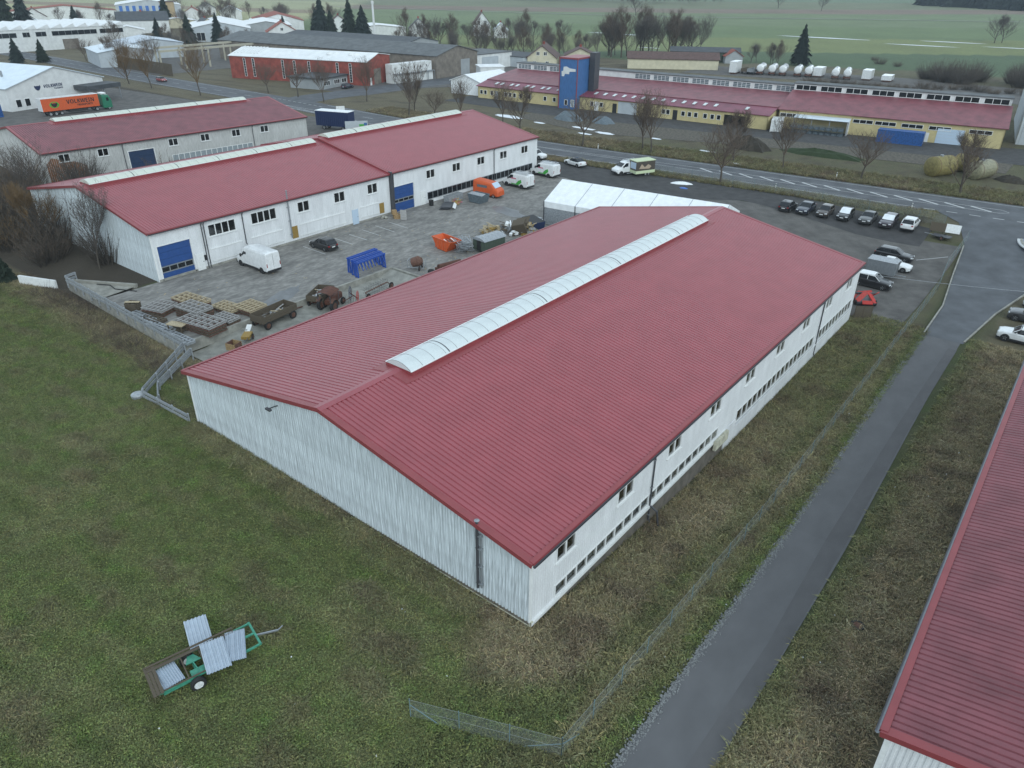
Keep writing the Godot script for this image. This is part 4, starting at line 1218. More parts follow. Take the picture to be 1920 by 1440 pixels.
# ---------- yard ----------
func yard_materials() -> void:
	mat("print_dark", lin(0.09, 0.075, 0.06), 0.5, 0, T.patch, Vector3(0.6, 0.6, 0.6))
	mat("print_tan", lin(0.42, 0.33, 0.24), 0.5)
	mat("pale_green", lin(0.55, 0.62, 0.40), 0.5)
	mat("rust_red", lin(0.13, 0.05, 0.032), 0.85, 0, T.patch, Vector3(0.3, 0.3, 0.3), T.fine, Vector3(1, 1, 1))
	mat("rust", lin(0.17, 0.085, 0.06), 0.85, 0, T.patch, Vector3(0.4, 0.4, 0.4), T.fine, Vector3(1, 1, 1))
	mat("old_wood", lin(0.12, 0.095, 0.066), 0.9, 0, T.streak, Vector3(2, 2, 0.3), T.fine, Vector3(1, 1, 1))
	mat("grey_wood", lin(0.38, 0.37, 0.36), 0.9, 0, T.patch, Vector3(0.8, 0.8, 0.8), T.fine, Vector3(1, 1, 1))
	mat("pale_wood", lin(0.50, 0.41, 0.27), 0.85, 0, T.patch, Vector3(0.8, 0.8, 0.8), T.fine, Vector3(1, 1, 1))
	mat("galvanised", lin(0.45, 0.475, 0.50), 0.45, 0.3, T.patch, Vector3(0.5, 0.5, 0.5), T.fine, Vector3(1, 1, 1))
	mat("blue_steel", lin(0.018, 0.075, 0.36), 0.5, 0, T.coarse, Vector3(0.4, 0.4, 0.4))
	mat("blue_box", lin(0.02, 0.10, 0.32), 0.55, 0, T.patch, Vector3(0.3, 0.3, 0.3))
	mat("dark_blue", lin(0.016, 0.03, 0.09), 0.5, 0, T.coarse, Vector3(0.3, 0.3, 0.3))
	mat("tent_white", lin(0.84, 0.86, 0.87), 0.55, 0, T.coarse, Vector3(0.15, 0.15, 0.15))
	mat("hut_green", lin(0.075, 0.10, 0.075), 0.8, 0, T.streak, Vector3(0.8, 0.1, 0.8))
	mat("corrugated", lin(0.55, 0.62, 0.70), 0.4, 0.35, T.coarse, Vector3(0.35, 0.35, 0.35), T.fine, Vector3(0.6, 0.6, 0.6))
	mat("trailer_green", lin(0.06, 0.30, 0.20), 0.55, 0, T.patch, Vector3(0.5, 0.5, 0.5))
	mat("red_machine", lin(0.52, 0.035, 0.025), 0.5, 0, T.patch, Vector3(0.5, 0.5, 0.5))
	mat("skip_grey", lin(0.13, 0.165, 0.19), 0.6, 0, T.patch, Vector3(0.3, 0.3, 0.3))
	mat("olive_tank", lin(0.30, 0.25, 0.09), 0.7, 0, T.patch, Vector3(0.25, 0.25, 0.25), T.streak, Vector3(0.6, 0.1, 0.6))
	mat("tarp_blue", lin(0.04, 0.13, 0.42), 0.5)
	mat("soil", lin(0.06, 0.05, 0.036), 0.95, 0, T.speck, Vector3(0.5, 0.5, 0.5), T.patch, Vector3(0.2, 0.2, 0.2))
	mat("cardboard", lin(0.36, 0.24, 0.12), 0.85, 0, T.patch, Vector3(0.6, 0.6, 0.6))

func lattice(label: String, x: float, z: float, yaw: float, w: float, d: float, h: float, m: Material, nl := 4, nc := 7) -> void:
	var key := "lat%.1f,%.1f,%d,%d" % [w, d, nl, nc]
	if not cache.has(key):
		var g := G.new()
		for i in nl:
			var px := -w / 2 + w * i / (nl - 1)
			g.bx(px - 0.055, px + 0.055, 0.03, 0.115, -d / 2, d / 2)
		for i in nc:
			var pz := -d / 2 + d * i / (nc - 1)
			g.bx(-w / 2, w / 2, 0.115, 0.15, pz - 0.055, pz + 0.055)
		cache[key] = g.mesh(null)
	var o := thing("lattice_stack", label, "pallet stack", Vector3(x, 0.035, z), yaw, "stacks of slatted frames on the yard")
	var n := int(h / 0.155)
	for i in n:
		put("slatted_frame", cache[key], m if i >= n - 2 else M.old_wood if i % 2 else M.rust, o, Vector3(rng.randf_range(-0.03, 0.03), i * 0.155, rng.randf_range(-0.03, 0.03)), Basis(Vector3.UP, rng.randf_range(-0.035, 0.035)))
func rails(label: String, pts: Array, h := 0.95) -> void:
	var o := thing("guard_rail", label, "barrier", pts[0], 0, "grey two-board barriers at the yard edge")
	for i in pts.size() - 1:
		var a: Vector3 = pts[i] - pts[0]
		var b: Vector3 = pts[i + 1] - pts[0]
		var dirn := (b - a).normalized()
		var sd := dirn.cross(Vector3.UP)
		for y in [h * 0.38, h * 0.85]:
			var g := G.new()
			for e in [[-0.10, 0.02], [0.0, 0.06], [0.10, 0.02]]:
				g.bar(a + Vector3(0, y + e[0], 0) + sd * e[1], b + Vector3(0, y + e[0], 0) + sd * e[1], 0.03, 0.115)
			part("rail_board", g, M.galvanised, o)
		var n := maxi(1, int(a.distance_to(b) / 1.9))
		for k in n + 1:
			if k == 0 and i > 0: continue
			var p := a.lerp(b, float(k) / n)
			put("post", box_mesh(Vector3(0.12, h + 0.5, 0.1)), M.galvanised, o, p + Vector3(0, h / 2 - 0.25, 0) - sd * 0.07)
func planks(g: G, a: Vector3, b: Vector3, n: int, up: Vector3, w: float, t := 0.03) -> void:
	for i in n: g.bar(a + up * (w * (i + 0.5)), b + up * (w * (i + 0.5)), t, w * 0.92, up)
func wagon(label: String, pos: Vector3, yaw: float, L: float, W: float, side: float, m: Material, loaded: bool) -> Node3D:
	var o := thing("farm_wagon", label, "wagon", pos, yaw)
	var y := 0.85
	var g := G.new()
	g.bx(-W / 2, W / 2, y - 0.06, y, -L / 2, L / 2)
	for x in [-0.4, 0.4]: g.bx(x - 0.06, x + 0.06, y - 0.2, y - 0.06, -L / 2, L / 2)
	part("bed", g, M.old_wood, o)
	for s in [-1, 1]:
		for i in 3:
			g = G.new()
			g.bx(s * W / 2 - 0.02, s * W / 2 + 0.02, y + side / 3 * i + 0.01, y + side / 3 * (i + 1) - 0.01, -L / 2, L / 2)
			part("side_board", g, m, o)
			g = G.new()
			g.bx(-W / 2, W / 2, y + side / 3 * i + 0.01, y + side / 3 * (i + 1) - 0.01, s * L / 2 - 0.02, s * L / 2 + 0.02)
			part("end_board", g, m, o)
	for z in [-L / 2 + 0.6, L / 2 - 0.6]:
		g = G.new()
		g.bar(Vector3(-W / 2, 0.45, z), Vector3(W / 2, 0.45, z), 0.1, 0.1)
		g.bx(-0.3, 0.3, 0.45, y - 0.2, z - 0.15, z + 0.15)
		part("axle", g, M.rust_red, o)
		for s in [-1, 1]: wheel(o, Vector3(s * (W / 2 - 0.05), 0.45, z), 0.45, 0.2, M.rust)
	g = G.new()
	g.bar(Vector3(0, 0.5, -L / 2), Vector3(0, 0.35, -L / 2 - 1.6), 0.1, 0.1)
	part("drawbar", g, M.rust_red, o)
	if loaded:
		for i in 26:
			var lm: Material = [M.pale_wood, M.grey_wood, M.galvanised, M.old_wood][i % 4]
			put("loose_board", box_mesh(Vector3(0.12, 0.05, [0.5, 0.8, 1.1][i % 3])), lm, o, Vector3(rng.randf_range(-W * 0.35, W * 0.35), y + 0.1 + rng.randf() * 0.3, rng.randf_range(-L * 0.35, L * 0.4)), Basis.from_euler(Vector3(rng.randf_range(-0.3, 0.3), rng.randf() * 3, rng.randf_range(-0.3, 0.3))))
	return o
func container(label: String, pos: Vector3, yaw: float, L: float, W: float, H: float, m: Material, called := "shipping_container") -> Node3D:
	var o := thing(called, label, "container", pos, yaw)
	var g := G.new()
	g.bx(-W / 2, W / 2, 0.15, H, -L / 2, L / 2)
	var n := int(L / 0.28)
	for i in n:
		for s in [-1, 1]: g.bx(s * W / 2, s * (W / 2 + 0.035), 0.3, H - 0.15, -L / 2 + 0.15 + i * (L - 0.3) / n, -L / 2 + 0.15 + (i + 0.5) * (L - 0.3) / n)
	part("corrugated_box", g, m, o)
	g = G.new()
	for x in [-W / 2, W / 2]:
		for z in [-L / 2, L / 2]: g.bx(x - 0.06, x + 0.06, 0.0, H + 0.02, z - 0.06, z + 0.06)
		g.bx(x - 0.05, x + 0.05, H - 0.12, H + 0.015, -L / 2, L / 2); g.bx(x - 0.05, x + 0.05, 0.0, 0.15, -L / 2, L / 2)
	part("frame", g, m, o)
	g = G.new()
	for s in [-1, 1]:
		for x in [-0.55, -0.25, 0.25, 0.55]: g.bx(x * W / 2.4 - 0.02, x * W / 2.4 + 0.02, 0.2, H - 0.1, s * (L / 2 + 0.02) - 0.02, s * (L / 2 + 0.02) + 0.02)
	part("locking_bar", g, M.zinc, o)
	return o
func skip(label: String, pos: Vector3, yaw: float, m: Material, L: float, W: float, H: float, flare := 0.35) -> Node3D:
	var o := thing("skip", label, "skip", pos, yaw)
	for s in [-1, 1]:
		var g := G.new()
		g.prism([Vector2(-L / 2 + flare * 2, 0.0), Vector2(L / 2 - flare * 2, 0.0), Vector2(L / 2, H), Vector2(-L / 2, H)], Vector3(s * W / 2, 0, 0), Vector3(0, 0, 1), Vector3.UP, Vector3(-s * 0.05, 0, 0))
		for i in 4: g.bx(s * W / 2, s * (W / 2 + 0.06), 0.15, H - 0.05, lerpf(-L * 0.3, L * 0.3, i / 3.0) - 0.04, lerpf(-L * 0.3, L * 0.3, i / 3.0) + 0.04)
		g.bx(s * W / 2 - 0.06, s * W / 2 + 0.05, H - 0.06, H + 0.03, -L / 2, L / 2)
		part("side_wall", g, m, o)
		g = G.new()
		g.bar(Vector3(0, 0.0, s * (L / 2 - flare * 2)), Vector3(0, H, s * L / 2), W - 0.02, 0.05, Vector3(0, 0.3, s))
		part("end_wall", g, m, o)
	var g := G.new()
	g.bx(-W / 2, W / 2, 0.0, 0.06, -L / 2 + flare * 2, L / 2 - flare * 2)
	part("floor_plate", g, M.rust_red, o)
	return o
func junk(label: String, pos: Vector3, n: int, r: float, h: float, ms: Array, group := "", called := "scrap_heap") -> void:
	var o := thing(called, label, "scrap heap", pos, 0, group)
	for i in n:
		var k: float = rng.randf()
		var a := rng.randf() * TAU
		var rr := r * sqrt(k)
		var s: Vector3 = [Vector3(1.4, 0.05, 0.16), Vector3(0.7, 0.3, 0.5), Vector3(0.9, 0.03, 0.7), Vector3(1.9, 0.08, 0.1), Vector3(0.4, 0.35, 0.4)][i % 5]
		put("scrap_piece", box_mesh(s), ms[i % ms.size()], o, Vector3(cos(a) * rr, 0.12 + h * (1 - k) * rng.randf_range(0.4, 1.0), sin(a) * rr), Basis.from_euler(Vector3(rng.randf_range(-0.5, 0.5), rng.randf() * TAU, rng.randf_range(-0.5, 0.5))))

func yard_things() -> void:
	var g := G.new()
	# walls round the loading pit and below the yard edge
	var o := thing("retaining_wall", "grey concrete retaining wall round the loading pit beside the hall", "wall", Vector3(-30.3, 0, -7.0))
	for e in [[Vector3(0, 0, 0), Vector3(0, 0, -27.0)], [Vector3(-0.15, 0, -27.15), Vector3(13.6, 0, -27.15)]]:
		g = G.new()
		g.bar(e[0] + Vector3(0, -0.42, 0), e[1] + Vector3(0, -0.42, 0), 0.3, 1.1)
		part("wall_run", g, M.concrete, o)
	o = thing("retaining_wall", "long weathered concrete wall holding the yard above the meadow", "wall", Vector3(-55.5, 0, -7.4))
	for e in [[Vector3(0, -0.7, 0), Vector3(25.2, -0.7, 0.75)], [Vector3(0, -0.45, 0), Vector3(7.5, -0.45, -4.2)]]:
		g = G.new()
		g.bar(e[0], e[1], 0.35, 1.5)
		part("wall_run", g, M.concrete, o)
	g = G.new()
	g.prism([Vector2(0, 0), Vector2(8.0, -0.6), Vector2(7.3, 4.0), Vector2(2, 0.9)], Vector3(0, 0.03, 0), Vector3(1, 0, 0), Vector3(0, 0, -1), Vector3(0, -0.06, 0))
	part("ramp_slab", g, M.concrete, o)
	g = G.new()
	g.bar(Vector3(0, 0, 0), Vector3(5.2, 0, -1.2), 0.3, 1.2)
	one("garden_wall", g, M.white_frame, "short white rendered wall left of the yard barrier by the thicket", "wall", Vector3(-62.0, -0.6, -4.6), 0.15)
	g = G.new()
	g.bx(-0.5, 0.5, -0.8, 2.2, -0.5, 0.5); g.bx(-0.6, 0.6, 2.2, 2.4, -0.6, 0.6)
	one("gate_pillar", g, M.white_frame, "white rendered pillar cut off by the left edge", "pillar", Vector3(-61.4, -0.9, -1.4))
	rails("grey barrier running along the yard wall above the meadow, left part", [Vector3(-55.2, 0.05, -8.2), Vector3(-54.9, 0.05, -7.0), Vector3(-45.0, 0.05, -6.7)])
	rails("grey barrier along the yard wall beside the stacked frames", [Vector3(-44.8, 0.05, -6.75), Vector3(-29.2, 0.05, -6.4)])
	rails("grey barrier crossing diagonally between yard wall and hall corner", [Vector3(-29.0, -0.1, -6.3), Vector3(-25.6, -0.3, -1.7), Vector3(-24.2, -0.45, 0.3)])
	rails("grey barrier joining the front corner of the large hall", [Vector3(-24.1, -0.5, 0.4), Vector3(-17.0, -0.15, 0.35)])
	rails("short grey barrier piece left leaning behind the diagonal barrier", [Vector3(-27.6, -0.1, -6.2), Vector3(-24.4, -0.35, -1.2), Vector3(-22.4, -0.45, -0.1)], 0.8)
	g = G.new()
	g.lathe([Vector2(0.0, 0.5), Vector2(0.35, 0.56), Vector2(0.42, 0.5), Vector2(0.47, 0.3), Vector2(0.5, 0.01)], Vector3.ZERO, Vector3.UP, 18)
	one("metal_drum", g, M.galvanised, "round shiny metal drum below the barrier corner", "drum", at(-24.7, 0.55, 0.02))
	# stacked frames
	var st := [["brownish stack of slatted frames nearest the yard corner", -39.2, -9.6, 0.3, 2.6, 2.4, 0.9, M.grey_wood], ["tall stack of slatted frames with pale new wood on its far side", -37.7, -12.3, 0.1, 4.0, 1.9, 1.2, M.pale_wood],
		["tall grey stack of slatted frames in the middle of the group", -35.2, -11.2, 0.12, 3.4, 2.0, 1.25, M.grey_wood], ["low dark frame lying left of the brownish stack", -37.6, -8.0, 0.2, 2.6, 1.0, 0.35, M.old_wood],
		["widest grey stack of slatted frames next to the pit wall", -31.9, -10.0, 0.15, 4.4, 2.2, 1.1, M.grey_wood], ["pale yellow slatted frames behind the wide grey stack", -34.0, -14.2, 0.1, 3.0, 1.6, 0.65, M.pale_wood],
		["pale slatted frames right beside the loaded farm wagon", -32.0, -15.6, 0.1, 2.6, 2.2, 0.8, M.pale_wood], ["lower grey slatted frames between the wide stack and the pale ones", -31.7, -12.5, 0.15, 2.4, 1.5, 0.65, M.grey_wood]]
	for e in st: lattice(e[0], e[1], e[2], e[3], e[4], e[5], e[6], e[7], 6, 4)
	for i in 3: lattice(["metal ladder frames lying along the barrier, left end", "metal ladder frames lying along the barrier, middle", "metal ladder frames lying along the barrier, next to the pit wall"][i], -39.0 + i * 3.8, -7.55 + i * 0.12, 0.05, 3.6, 0.9, 0.32, M.galvanised, 8, 3)
	o = thing("wooden_crate", "old wooden crate with a light board on top at the yard corner", "crate", Vector3(-41.7, 0.035, -8.0), 0.5)
	for s in [-1, 1]:
		for i in 4:
			put("side_board", box_mesh(Vector3(1.2, 0.2, 0.03)), M.old_wood, o, Vector3(0, 0.12 + i * 0.23, s * 0.5))
			put("end_board", box_mesh(Vector3(0.03, 0.2, 0.96)), M.old_wood, o, Vector3(s * 0.58, 0.12 + i * 0.23, 0))
	put("lid_board", box_mesh(Vector3(1.5, 0.05, 0.35)), M.pale_wood, o, Vector3(0.1, 1.0, 0.1), Basis(Vector3.UP, 0.2))
	o = thing("work_bench", "wooden bench with flat top between the stacked frames", "bench", Vector3(-33.4, 0.035, -8.2), 0.35)
	put("bench_top", box_mesh(Vector3(1.9, 0.08, 0.9)), M.pale_wood, o, Vector3(0, 0.75, 0))
	for x in [-0.8, 0.8]:
		for z in [-0.35, 0.35]: put("leg", box_mesh(Vector3(0.1, 0.72, 0.1)), M.old_wood, o, Vector3(x, 0.36, z))
	put("lower_shelf", box_mesh(Vector3(1.7, 0.05, 0.7)), M.old_wood, o, Vector3(0, 0.2, 0))
	# pit: wagons and old machines
	var py := -0.7
	wagon("old wooden farm wagon loaded with boards beside the pale frames", Vector3(-29.2, py, -16.5), 0.12, 4.6, 1.9, 0.7, M.old_wood, true)
	wagon("second old farm wagon half hidden behind the rusty tractor", Vector3(-29.6, py, -22.9), 0.5, 3.4, 1.9, 0.6, M.old_wood, true)
	o = thing("old_tractor", "rusty old tractor with dark canopy roof and big mudguards", "tractor", Vector3(-27.6, py, -22.6), 0.35)
	g = G.new()
	for i in 8:
		var a0 := -0.9 + 1.8 * i / 8.0
		var a1 := -0.9 + 1.8 * (i + 1) / 8.0
		g.bar(Vector3(sin((a0 + a1) / 2) * 1.1, 1.75 + cos((a0 + a1) / 2) * 0.55, -0.6), Vector3(sin((a0 + a1) / 2) * 1.1, 1.75 + cos((a0 + a1) / 2) * 0.55, 1.4), 0.26, 0.03, Vector3(sin((a0 + a1) / 2), 1.2, 0))
	part("canopy", g, M.rust_red, o)
	g = G.new()
	for x in [-0.75, 0.75]:
		for z in [-0.5, 1.2]: g.bar(Vector3(x, 0.9, z), Vector3(x, 2.15, z), 0.06, 0.06, Vector3.RIGHT)
	part("canopy_post", g, M.dark_pipe, o)
	g = G.new()
	loft(g, [[-2.0, 0.7, 1.2, 0.3], [-1.9, 0.65, 1.3, 0.34], [-0.4, 0.6, 1.35, 0.36], [0.6, 0.6, 1.1, 0.4]], [[1, 0], [1, 0.8], [0.7, 1], [0, 1.05]])
	part("bonnet", g, M.rust_red, o)
	for s in [-1, 1]:
		wheel(o, Vector3(s * 0.8, 0.65, 0.7), 0.65, 0.34, M.rust)
		wheel(o, Vector3(s * 0.6, 0.4, -1.5), 0.4, 0.2, M.rust)
		g = G.new()
		for i in 6:
			var a := -0.2 + 2.6 * i / 6.0
			var b := -0.2 + 2.6 * (i + 1) / 6.0
			g.bar(Vector3(s * 0.82, 0.65 + sin(a) * 0.75, 0.7 - cos(a) * 0.75), Vector3(s * 0.82, 0.65 + sin(b) * 0.75, 0.7 - cos(b) * 0.75), 0.42, 0.03, Vector3(0, sin(a), -cos(a)))
		part("mudguard", g, M.rust, o)
	o = thing("hay_rake", "rusty hay rake with a round tine drum behind the tractor", "farm machine", Vector3(-26.9, py, -28.6), 0.15)
	g = G.new()
	for k in 9:
		var z := -1.7 + k * 0.42
		for i in 10:
			var a := TAU * i / 10
			g.tube(Vector3(cos(a) * 0.3, 0.75 + sin(a) * 0.3, z), Vector3(cos(a + 0.5) * 0.62, 0.75 + sin(a + 0.5) * 0.62, z), 0.014, 0.014, 3)
	part("tine", g, M.dark_pipe, o)
	g = G.new()
	g.tube(Vector3(0, 0.75, -1.9), Vector3(0, 0.75, 1.9), 0.07, 0.07, 8, true)
	for z in [-1.95, 1.95]: g.bar(Vector3(0, 0.75, z), Vector3(0.8, 0.4, z), 0.06, 0.08)
	g.bar(Vector3(0.8, 0.4, -1.95), Vector3(0.8, 0.4, 1.95), 0.08, 0.08)
	part("frame", g, M.rust, o)
	for z in [-2.05, 2.05]: wheel(o, Vector3(0.5, 0.4, z), 0.4, 0.1, M.rust)
	o = thing("hay_tedder", "old hay tedder with large thin blue and red wheel", "farm machine", Vector3(-27.9, py, -25.6), 0.7)
	for e in [[Vector3(0, 0.75, 0), 0.75, M.dark_blue], [Vector3(0.9, 0.6, 0.6), 0.6, M.red_machine]]:
		g = G.new()
		for i in 18: g.tube(e[0] + Vector3(0, cos(TAU * i / 18), sin(TAU * i / 18)) * e[1], e[0] + Vector3(0, cos(TAU * (i + 1) / 18), sin(TAU * (i + 1) / 18)) * e[1], 0.035, 0.035, 4)
		for i in 8: g.tube(e[0], e[0] + Vector3(0, cos(TAU * i / 8), sin(TAU * i / 8)) * e[1], 0.015, 0.015, 3)
		part("spoked_wheel", g, e[2], o)
	g = G.new()
	g.bar(Vector3(-0.1, 0.7, -0.2), Vector3(1.0, 0.6, 1.2), 0.08, 0.08); g.bar(Vector3(0.5, 0.65, 0.4), Vector3(-0.6, 0.3, 1.5), 0.06, 0.06); g.bar(Vector3(0.2, 0.7, 0.2), Vector3(0.2, 1.3, 0.4), 0.05, 0.05)
	for i in 6: g.tube(Vector3(-0.6 + i * 0.28, 0.75, 1.0), Vector3(-0.6 + i * 0.28, 0.1, 1.5), 0.018, 0.018, 3)
	part("frame", g, M.rust_red, o)
	# blue racks
	for k in 3:
		o = thing("steel_rack", ["blue steel rack nearest the white van side of the pit", "middle one of the three blue steel racks", "blue steel rack nearest the large hall"][k], "rack", Vector3([-32.9, -31.9, -31.0][k], 0.035, -32.0 + k * 0.25), 0.03, "blue steel racks at the pit corner")
		g = G.new()
		for x in [-0.18, 0.18]: g.bar(Vector3(x, 1.75, -2.3), Vector3(x, 1.75, 2.3), 0.12, 0.2)
		part("beam", g, M.blue_steel, o)
		for z in [-2.2, 2.2]:
			g = G.new()
			g.bar(Vector3(-0.2, 0, z), Vector3(-0.12, 1.7, z), 0.14, 0.14, Vector3.RIGHT); g.bar(Vector3(0.2, 0, z), Vector3(0.12, 1.7, z), 0.14, 0.14, Vector3.RIGHT)
			g.bar(Vector3(-0.2, 0.12, z), Vector3(0.2, 0.12, z), 0.1, 0.1)
			part("leg", g, M.blue_steel, o)
		for i in 8:
			g = G.new()
			g.bar(Vector3(0.1, 1.66, -1.85 + i * 0.5), Vector3(0.42, 0.75, -1.95 + i * 0.5), 0.07, 0.09, Vector3(0, 0, 1))
			part("arm", g, M.blue_steel, o)
	# mixer, roller, hut, skip, scaffold, rubbish
	o = thing("drum_mixer", "pinkish drum on a grey wheeled frame beside the pit end", "mixer", Vector3(-27.6, 0.035, -35.8), 0.5)
	g = G.new()
	g.lathe([Vector2(-0.7, 0.25), Vector2(-0.55, 0.55), Vector2(0.35, 0.62), Vector2(0.7, 0.35), Vector2(0.72, 0.001)], Vector3(0, 0.95, 0), Vector3(0.9, 0.3, 0).normalized(), 14)
	part("drum", g, M.rust, o)
	g = G.new()
	g.bar(Vector3(-1.0, 0.35, -0.5), Vector3(1.0, 0.35, -0.5), 0.07, 0.07); g.bar(Vector3(-1.0, 0.35, 0.5), Vector3(1.0, 0.35, 0.5), 0.07, 0.07)
	for x in [-1.0, 1.0]: g.bar(Vector3(x, 0.3, -0.5), Vector3(x, 1.15, -0.5), 0.06, 0.06, Vector3.RIGHT); g.bar(Vector3(x, 0.3, 0.5), Vector3(x, 1.15, 0.5), 0.06, 0.06, Vector3.RIGHT)
	g.bar(Vector3(-1, 1.15, -0.5), Vector3(-1, 1.15, 0.5), 0.06, 0.06)
	part("frame", g, M.galvanised, o)
	for z in [-0.6, 0.6]: wheel(o, Vector3(0.5, 0.3, z), 0.3, 0.12, M.rust)
	o = thing("tyre_stack", "old tyres lying beside the pinkish drum", "tyres", Vector3(-25.6, 0.035, -36.2))
	for i in 3: put("tyre", cache["wheel0.40,0.20"][0], M.tyre, o, Vector3(i * 0.5, 0.12 + 0.1 * i, i * 0.3), Basis(Vector3(0, 0, 1), PI / 2 - 0.2 * i))
	g = G.new()
	g.bx(-1.8, 1.8, 0, 0.35, -0.5, 0.5); g.tube(Vector3(-1.6, 0.45, 0), Vector3(1.6, 0.45, 0), 0.35, 0.35, 12, true)
	one("iron_roller", g, M.rust_red, "long rusty iron roller lying against the hall eave side", "roller", Vector3(-24.8, 0.035, -38.6), 1.35)
	o = skip("open orange skip with pointed front standing on the yard", Vector3(-29.9, 0.035, -43.6), PI / 2 - 0.15, M.orange, 3.9, 1.8, 1.45, 0.55)
	for i in 6: put("loose_board", box_mesh(Vector3(0.14, 0.04, 1.2)), M.white_frame if i % 2 else M.rust, o, Vector3(-0.5 + i * 0.2, 1.0 + 0.1 * (i % 3), 0.4 + 0.1 * i), Basis.from_euler(Vector3(0.5, 0.3, 0.1)))
	o = thing("scaffold_stack", "heap of grey scaffold frames beside the orange skip", "scaffold", Vector3(-27.9, 0.035, -44.9), 0.9)
	o.scale = Vector3(1.25, 1.0, 1.25)
	for i in 20:
		g = G.new()
		var rl := 2.2
		for x in [-0.38, 0.38]: g.tube(Vector3(x, 0, -rl / 2), Vector3(x, 0, rl / 2), 0.035, 0.035, 5)
		for k in 5: g.tube(Vector3(-0.38, 0, -rl / 2 + k * rl / 4), Vector3(0.38, 0, -rl / 2 + k * rl / 4), 0.025, 0.025, 5)
		if not cache.has("scaf"): cache.scaf = g.mesh(null)
		put("scaffold_frame", cache.scaf, M.galvanised, o, Vector3(rng.randf_range(-0.7, 0.7), 0.08 + i * 0.075, rng.randf_range(-0.4, 0.4)), Basis.from_euler(Vector3(rng.randf_range(-0.1, 0.1), rng.randf_range(-0.3, 0.3), rng.randf_range(-0.15, 0.15))))
	o = thing("wagon_hut", "green site hut with rounded grey metal roof beside the large hall", "hut", Vector3(-25.5, 0.035, -46.9), -0.12)
	o.scale = Vector3(0.75, 0.72, 0.85)
	g = G.new()
	g.bx(-1.5, 1.5, 0.4, 2.35, -2.1, 2.1)
	for i in 12: g.bx(1.5, 1.52, 0.42, 2.33, -2.05 + i * 0.35, -1.75 + i * 0.35)
	for i in 8: g.bx(-1.45 + i * 0.37, -1.13 + i * 0.37, 0.42, 2.33, 2.1, 2.12)
	part("wall", g, M.hut_green, o)
	g = G.new()
	for i in 10:
		var a0 := -1.0 + 2.0 * i / 10.0
		var a1 := -1.0 + 2.0 * (i + 1) / 10.0
		var f := func(a: float, z: float) -> Vector3: return Vector3(sin(a) * 2.0, 2.30 + (cos(a) - cos(1.0)) * 1.2, z)
		g.quad(f.call(a0, -2.3), f.call(a1, -2.3), f.call(a1, 2.3), f.call(a0, 2.3))
		g.tri(f.call(a0, 2.29), f.call(a1, 2.29), Vector3(0, 2.3, 2.29))
	for k in 5: g.bx(-1.0, 1.0, 2.83, 2.86, -2.2 + k, -2.16 + k)
	part("arched_roof", g, M.galvanised, o)
	g = G.new()
	g.bx(-0.5, 0.5, 0.5, 2.2, 2.12, 2.15)
	part("door", g, M.black, o)
	junk("heap of yellow splintered timber behind the site hut", Vector3(-29.3, 0.035, -52.0), 60, 1.3, 1.5, [M.pale_wood, M.ochre, M.pale_wood])
	junk("heap of white sheets and bags beside the dark tilted box", Vector3(-27.8, 0.035, -53.8), 44, 1.4, 1.5, [M.white_frame, M.galvanised, M.tent_white, M.old_wood])
	g = G.new()
	g.box(Vector3(0, 0.8, 0), Vector3(1.9, 1.5, 1.4), Basis.from_euler(Vector3(0.35, 0.4, 0.3)))
	g.box(Vector3(0.1, 1.55, -0.3), Vector3(2.0, 0.08, 1.5), Basis.from_euler(Vector3(0.35, 0.4, 0.3)))
	one("tilted_box", g, M.old_wood, "dark brown box tilted on the rubbish heap", "box", Vector3(-26.4, 0.3, -54.6))
	junk("heap of broken yellow boards in front of the dark blue skip", Vector3(-25.6, 0.035, -55.4), 46, 1.1, 1.5, [M.pale_wood, M.ochre, M.grey_wood])
	o = skip("dark blue skip with lid in front of the white tent", Vector3(-26.5, 0.035, -57.7), 1.2, M.dark_blue, 3.2, 1.9, 1.3, 0.12)
	put("lid", box_mesh(Vector3(1.9, 0.06, 3.1)), M.black, o, Vector3(0, 1.36, 0), Basis.from_euler(Vector3(0.06, 0, 0.04)))
	junk("pale rubble and sheets at the corner of the tent", Vector3(-27.8, 0.035, -60.2), 22, 1.0, 0.7, [M.galvanised, M.white_frame, M.rust])
	# tent
	o = thing("storage_tent", "large white storage tent with slatted grey lower wall behind the hall", "tent", Vector3(-26.8, 0.0, -60.6), 0.115)
	for i in 5:
		g = G.new()
		var x0 := i * 4.95
		g.quad(Vector3(x0, 5.35, -5.2), Vector3(x0 + 4.92, 5.35, -5.2), Vector3(x0 + 4.92, 3.3, 0.05), Vector3(x0, 3.3, 0.05))
		g.quad(Vector3(x0, 3.3, -10.4), Vector3(x0 + 4.92, 3.3, -10.4), Vector3(x0 + 4.92, 5.35, -5.2), Vector3(x0, 5.35, -5.2))
		part("roof_sheet", g, M.tent_white, o)
		g = G.new()
		g.quad(Vector3(x0, 3.3, 0.06), Vector3(x0 + 4.92, 3.3, 0.06), Vector3(x0 + 4.92, 2.45, 0.04), Vector3(x0, 2.45, 0.04))
		part("valance", g, M.tent_white, o)
		for k in 12:
			g = G.new()
			g.bx(x0 + 0.06, x0 + 4.86, 0.05 + k * 0.2, 0.23 + k * 0.2, -0.05, 0.01)
			part("wall_slat", g, M.galvanised, o)
		g = G.new()
		g.bx(x0 - 0.06, x0 + 0.06, 0, 3.3, -0.02, 0.1)
		part("post", g, M.dark_pipe, o)
		g = G.new()
		g.bar(Vector3(x0 + 4.93, 5.37, -5.2), Vector3(x0 + 4.93, 3.32, 0.06), 0.06, 0.03)
		part("seam_strip", g, M.galvanised, o)
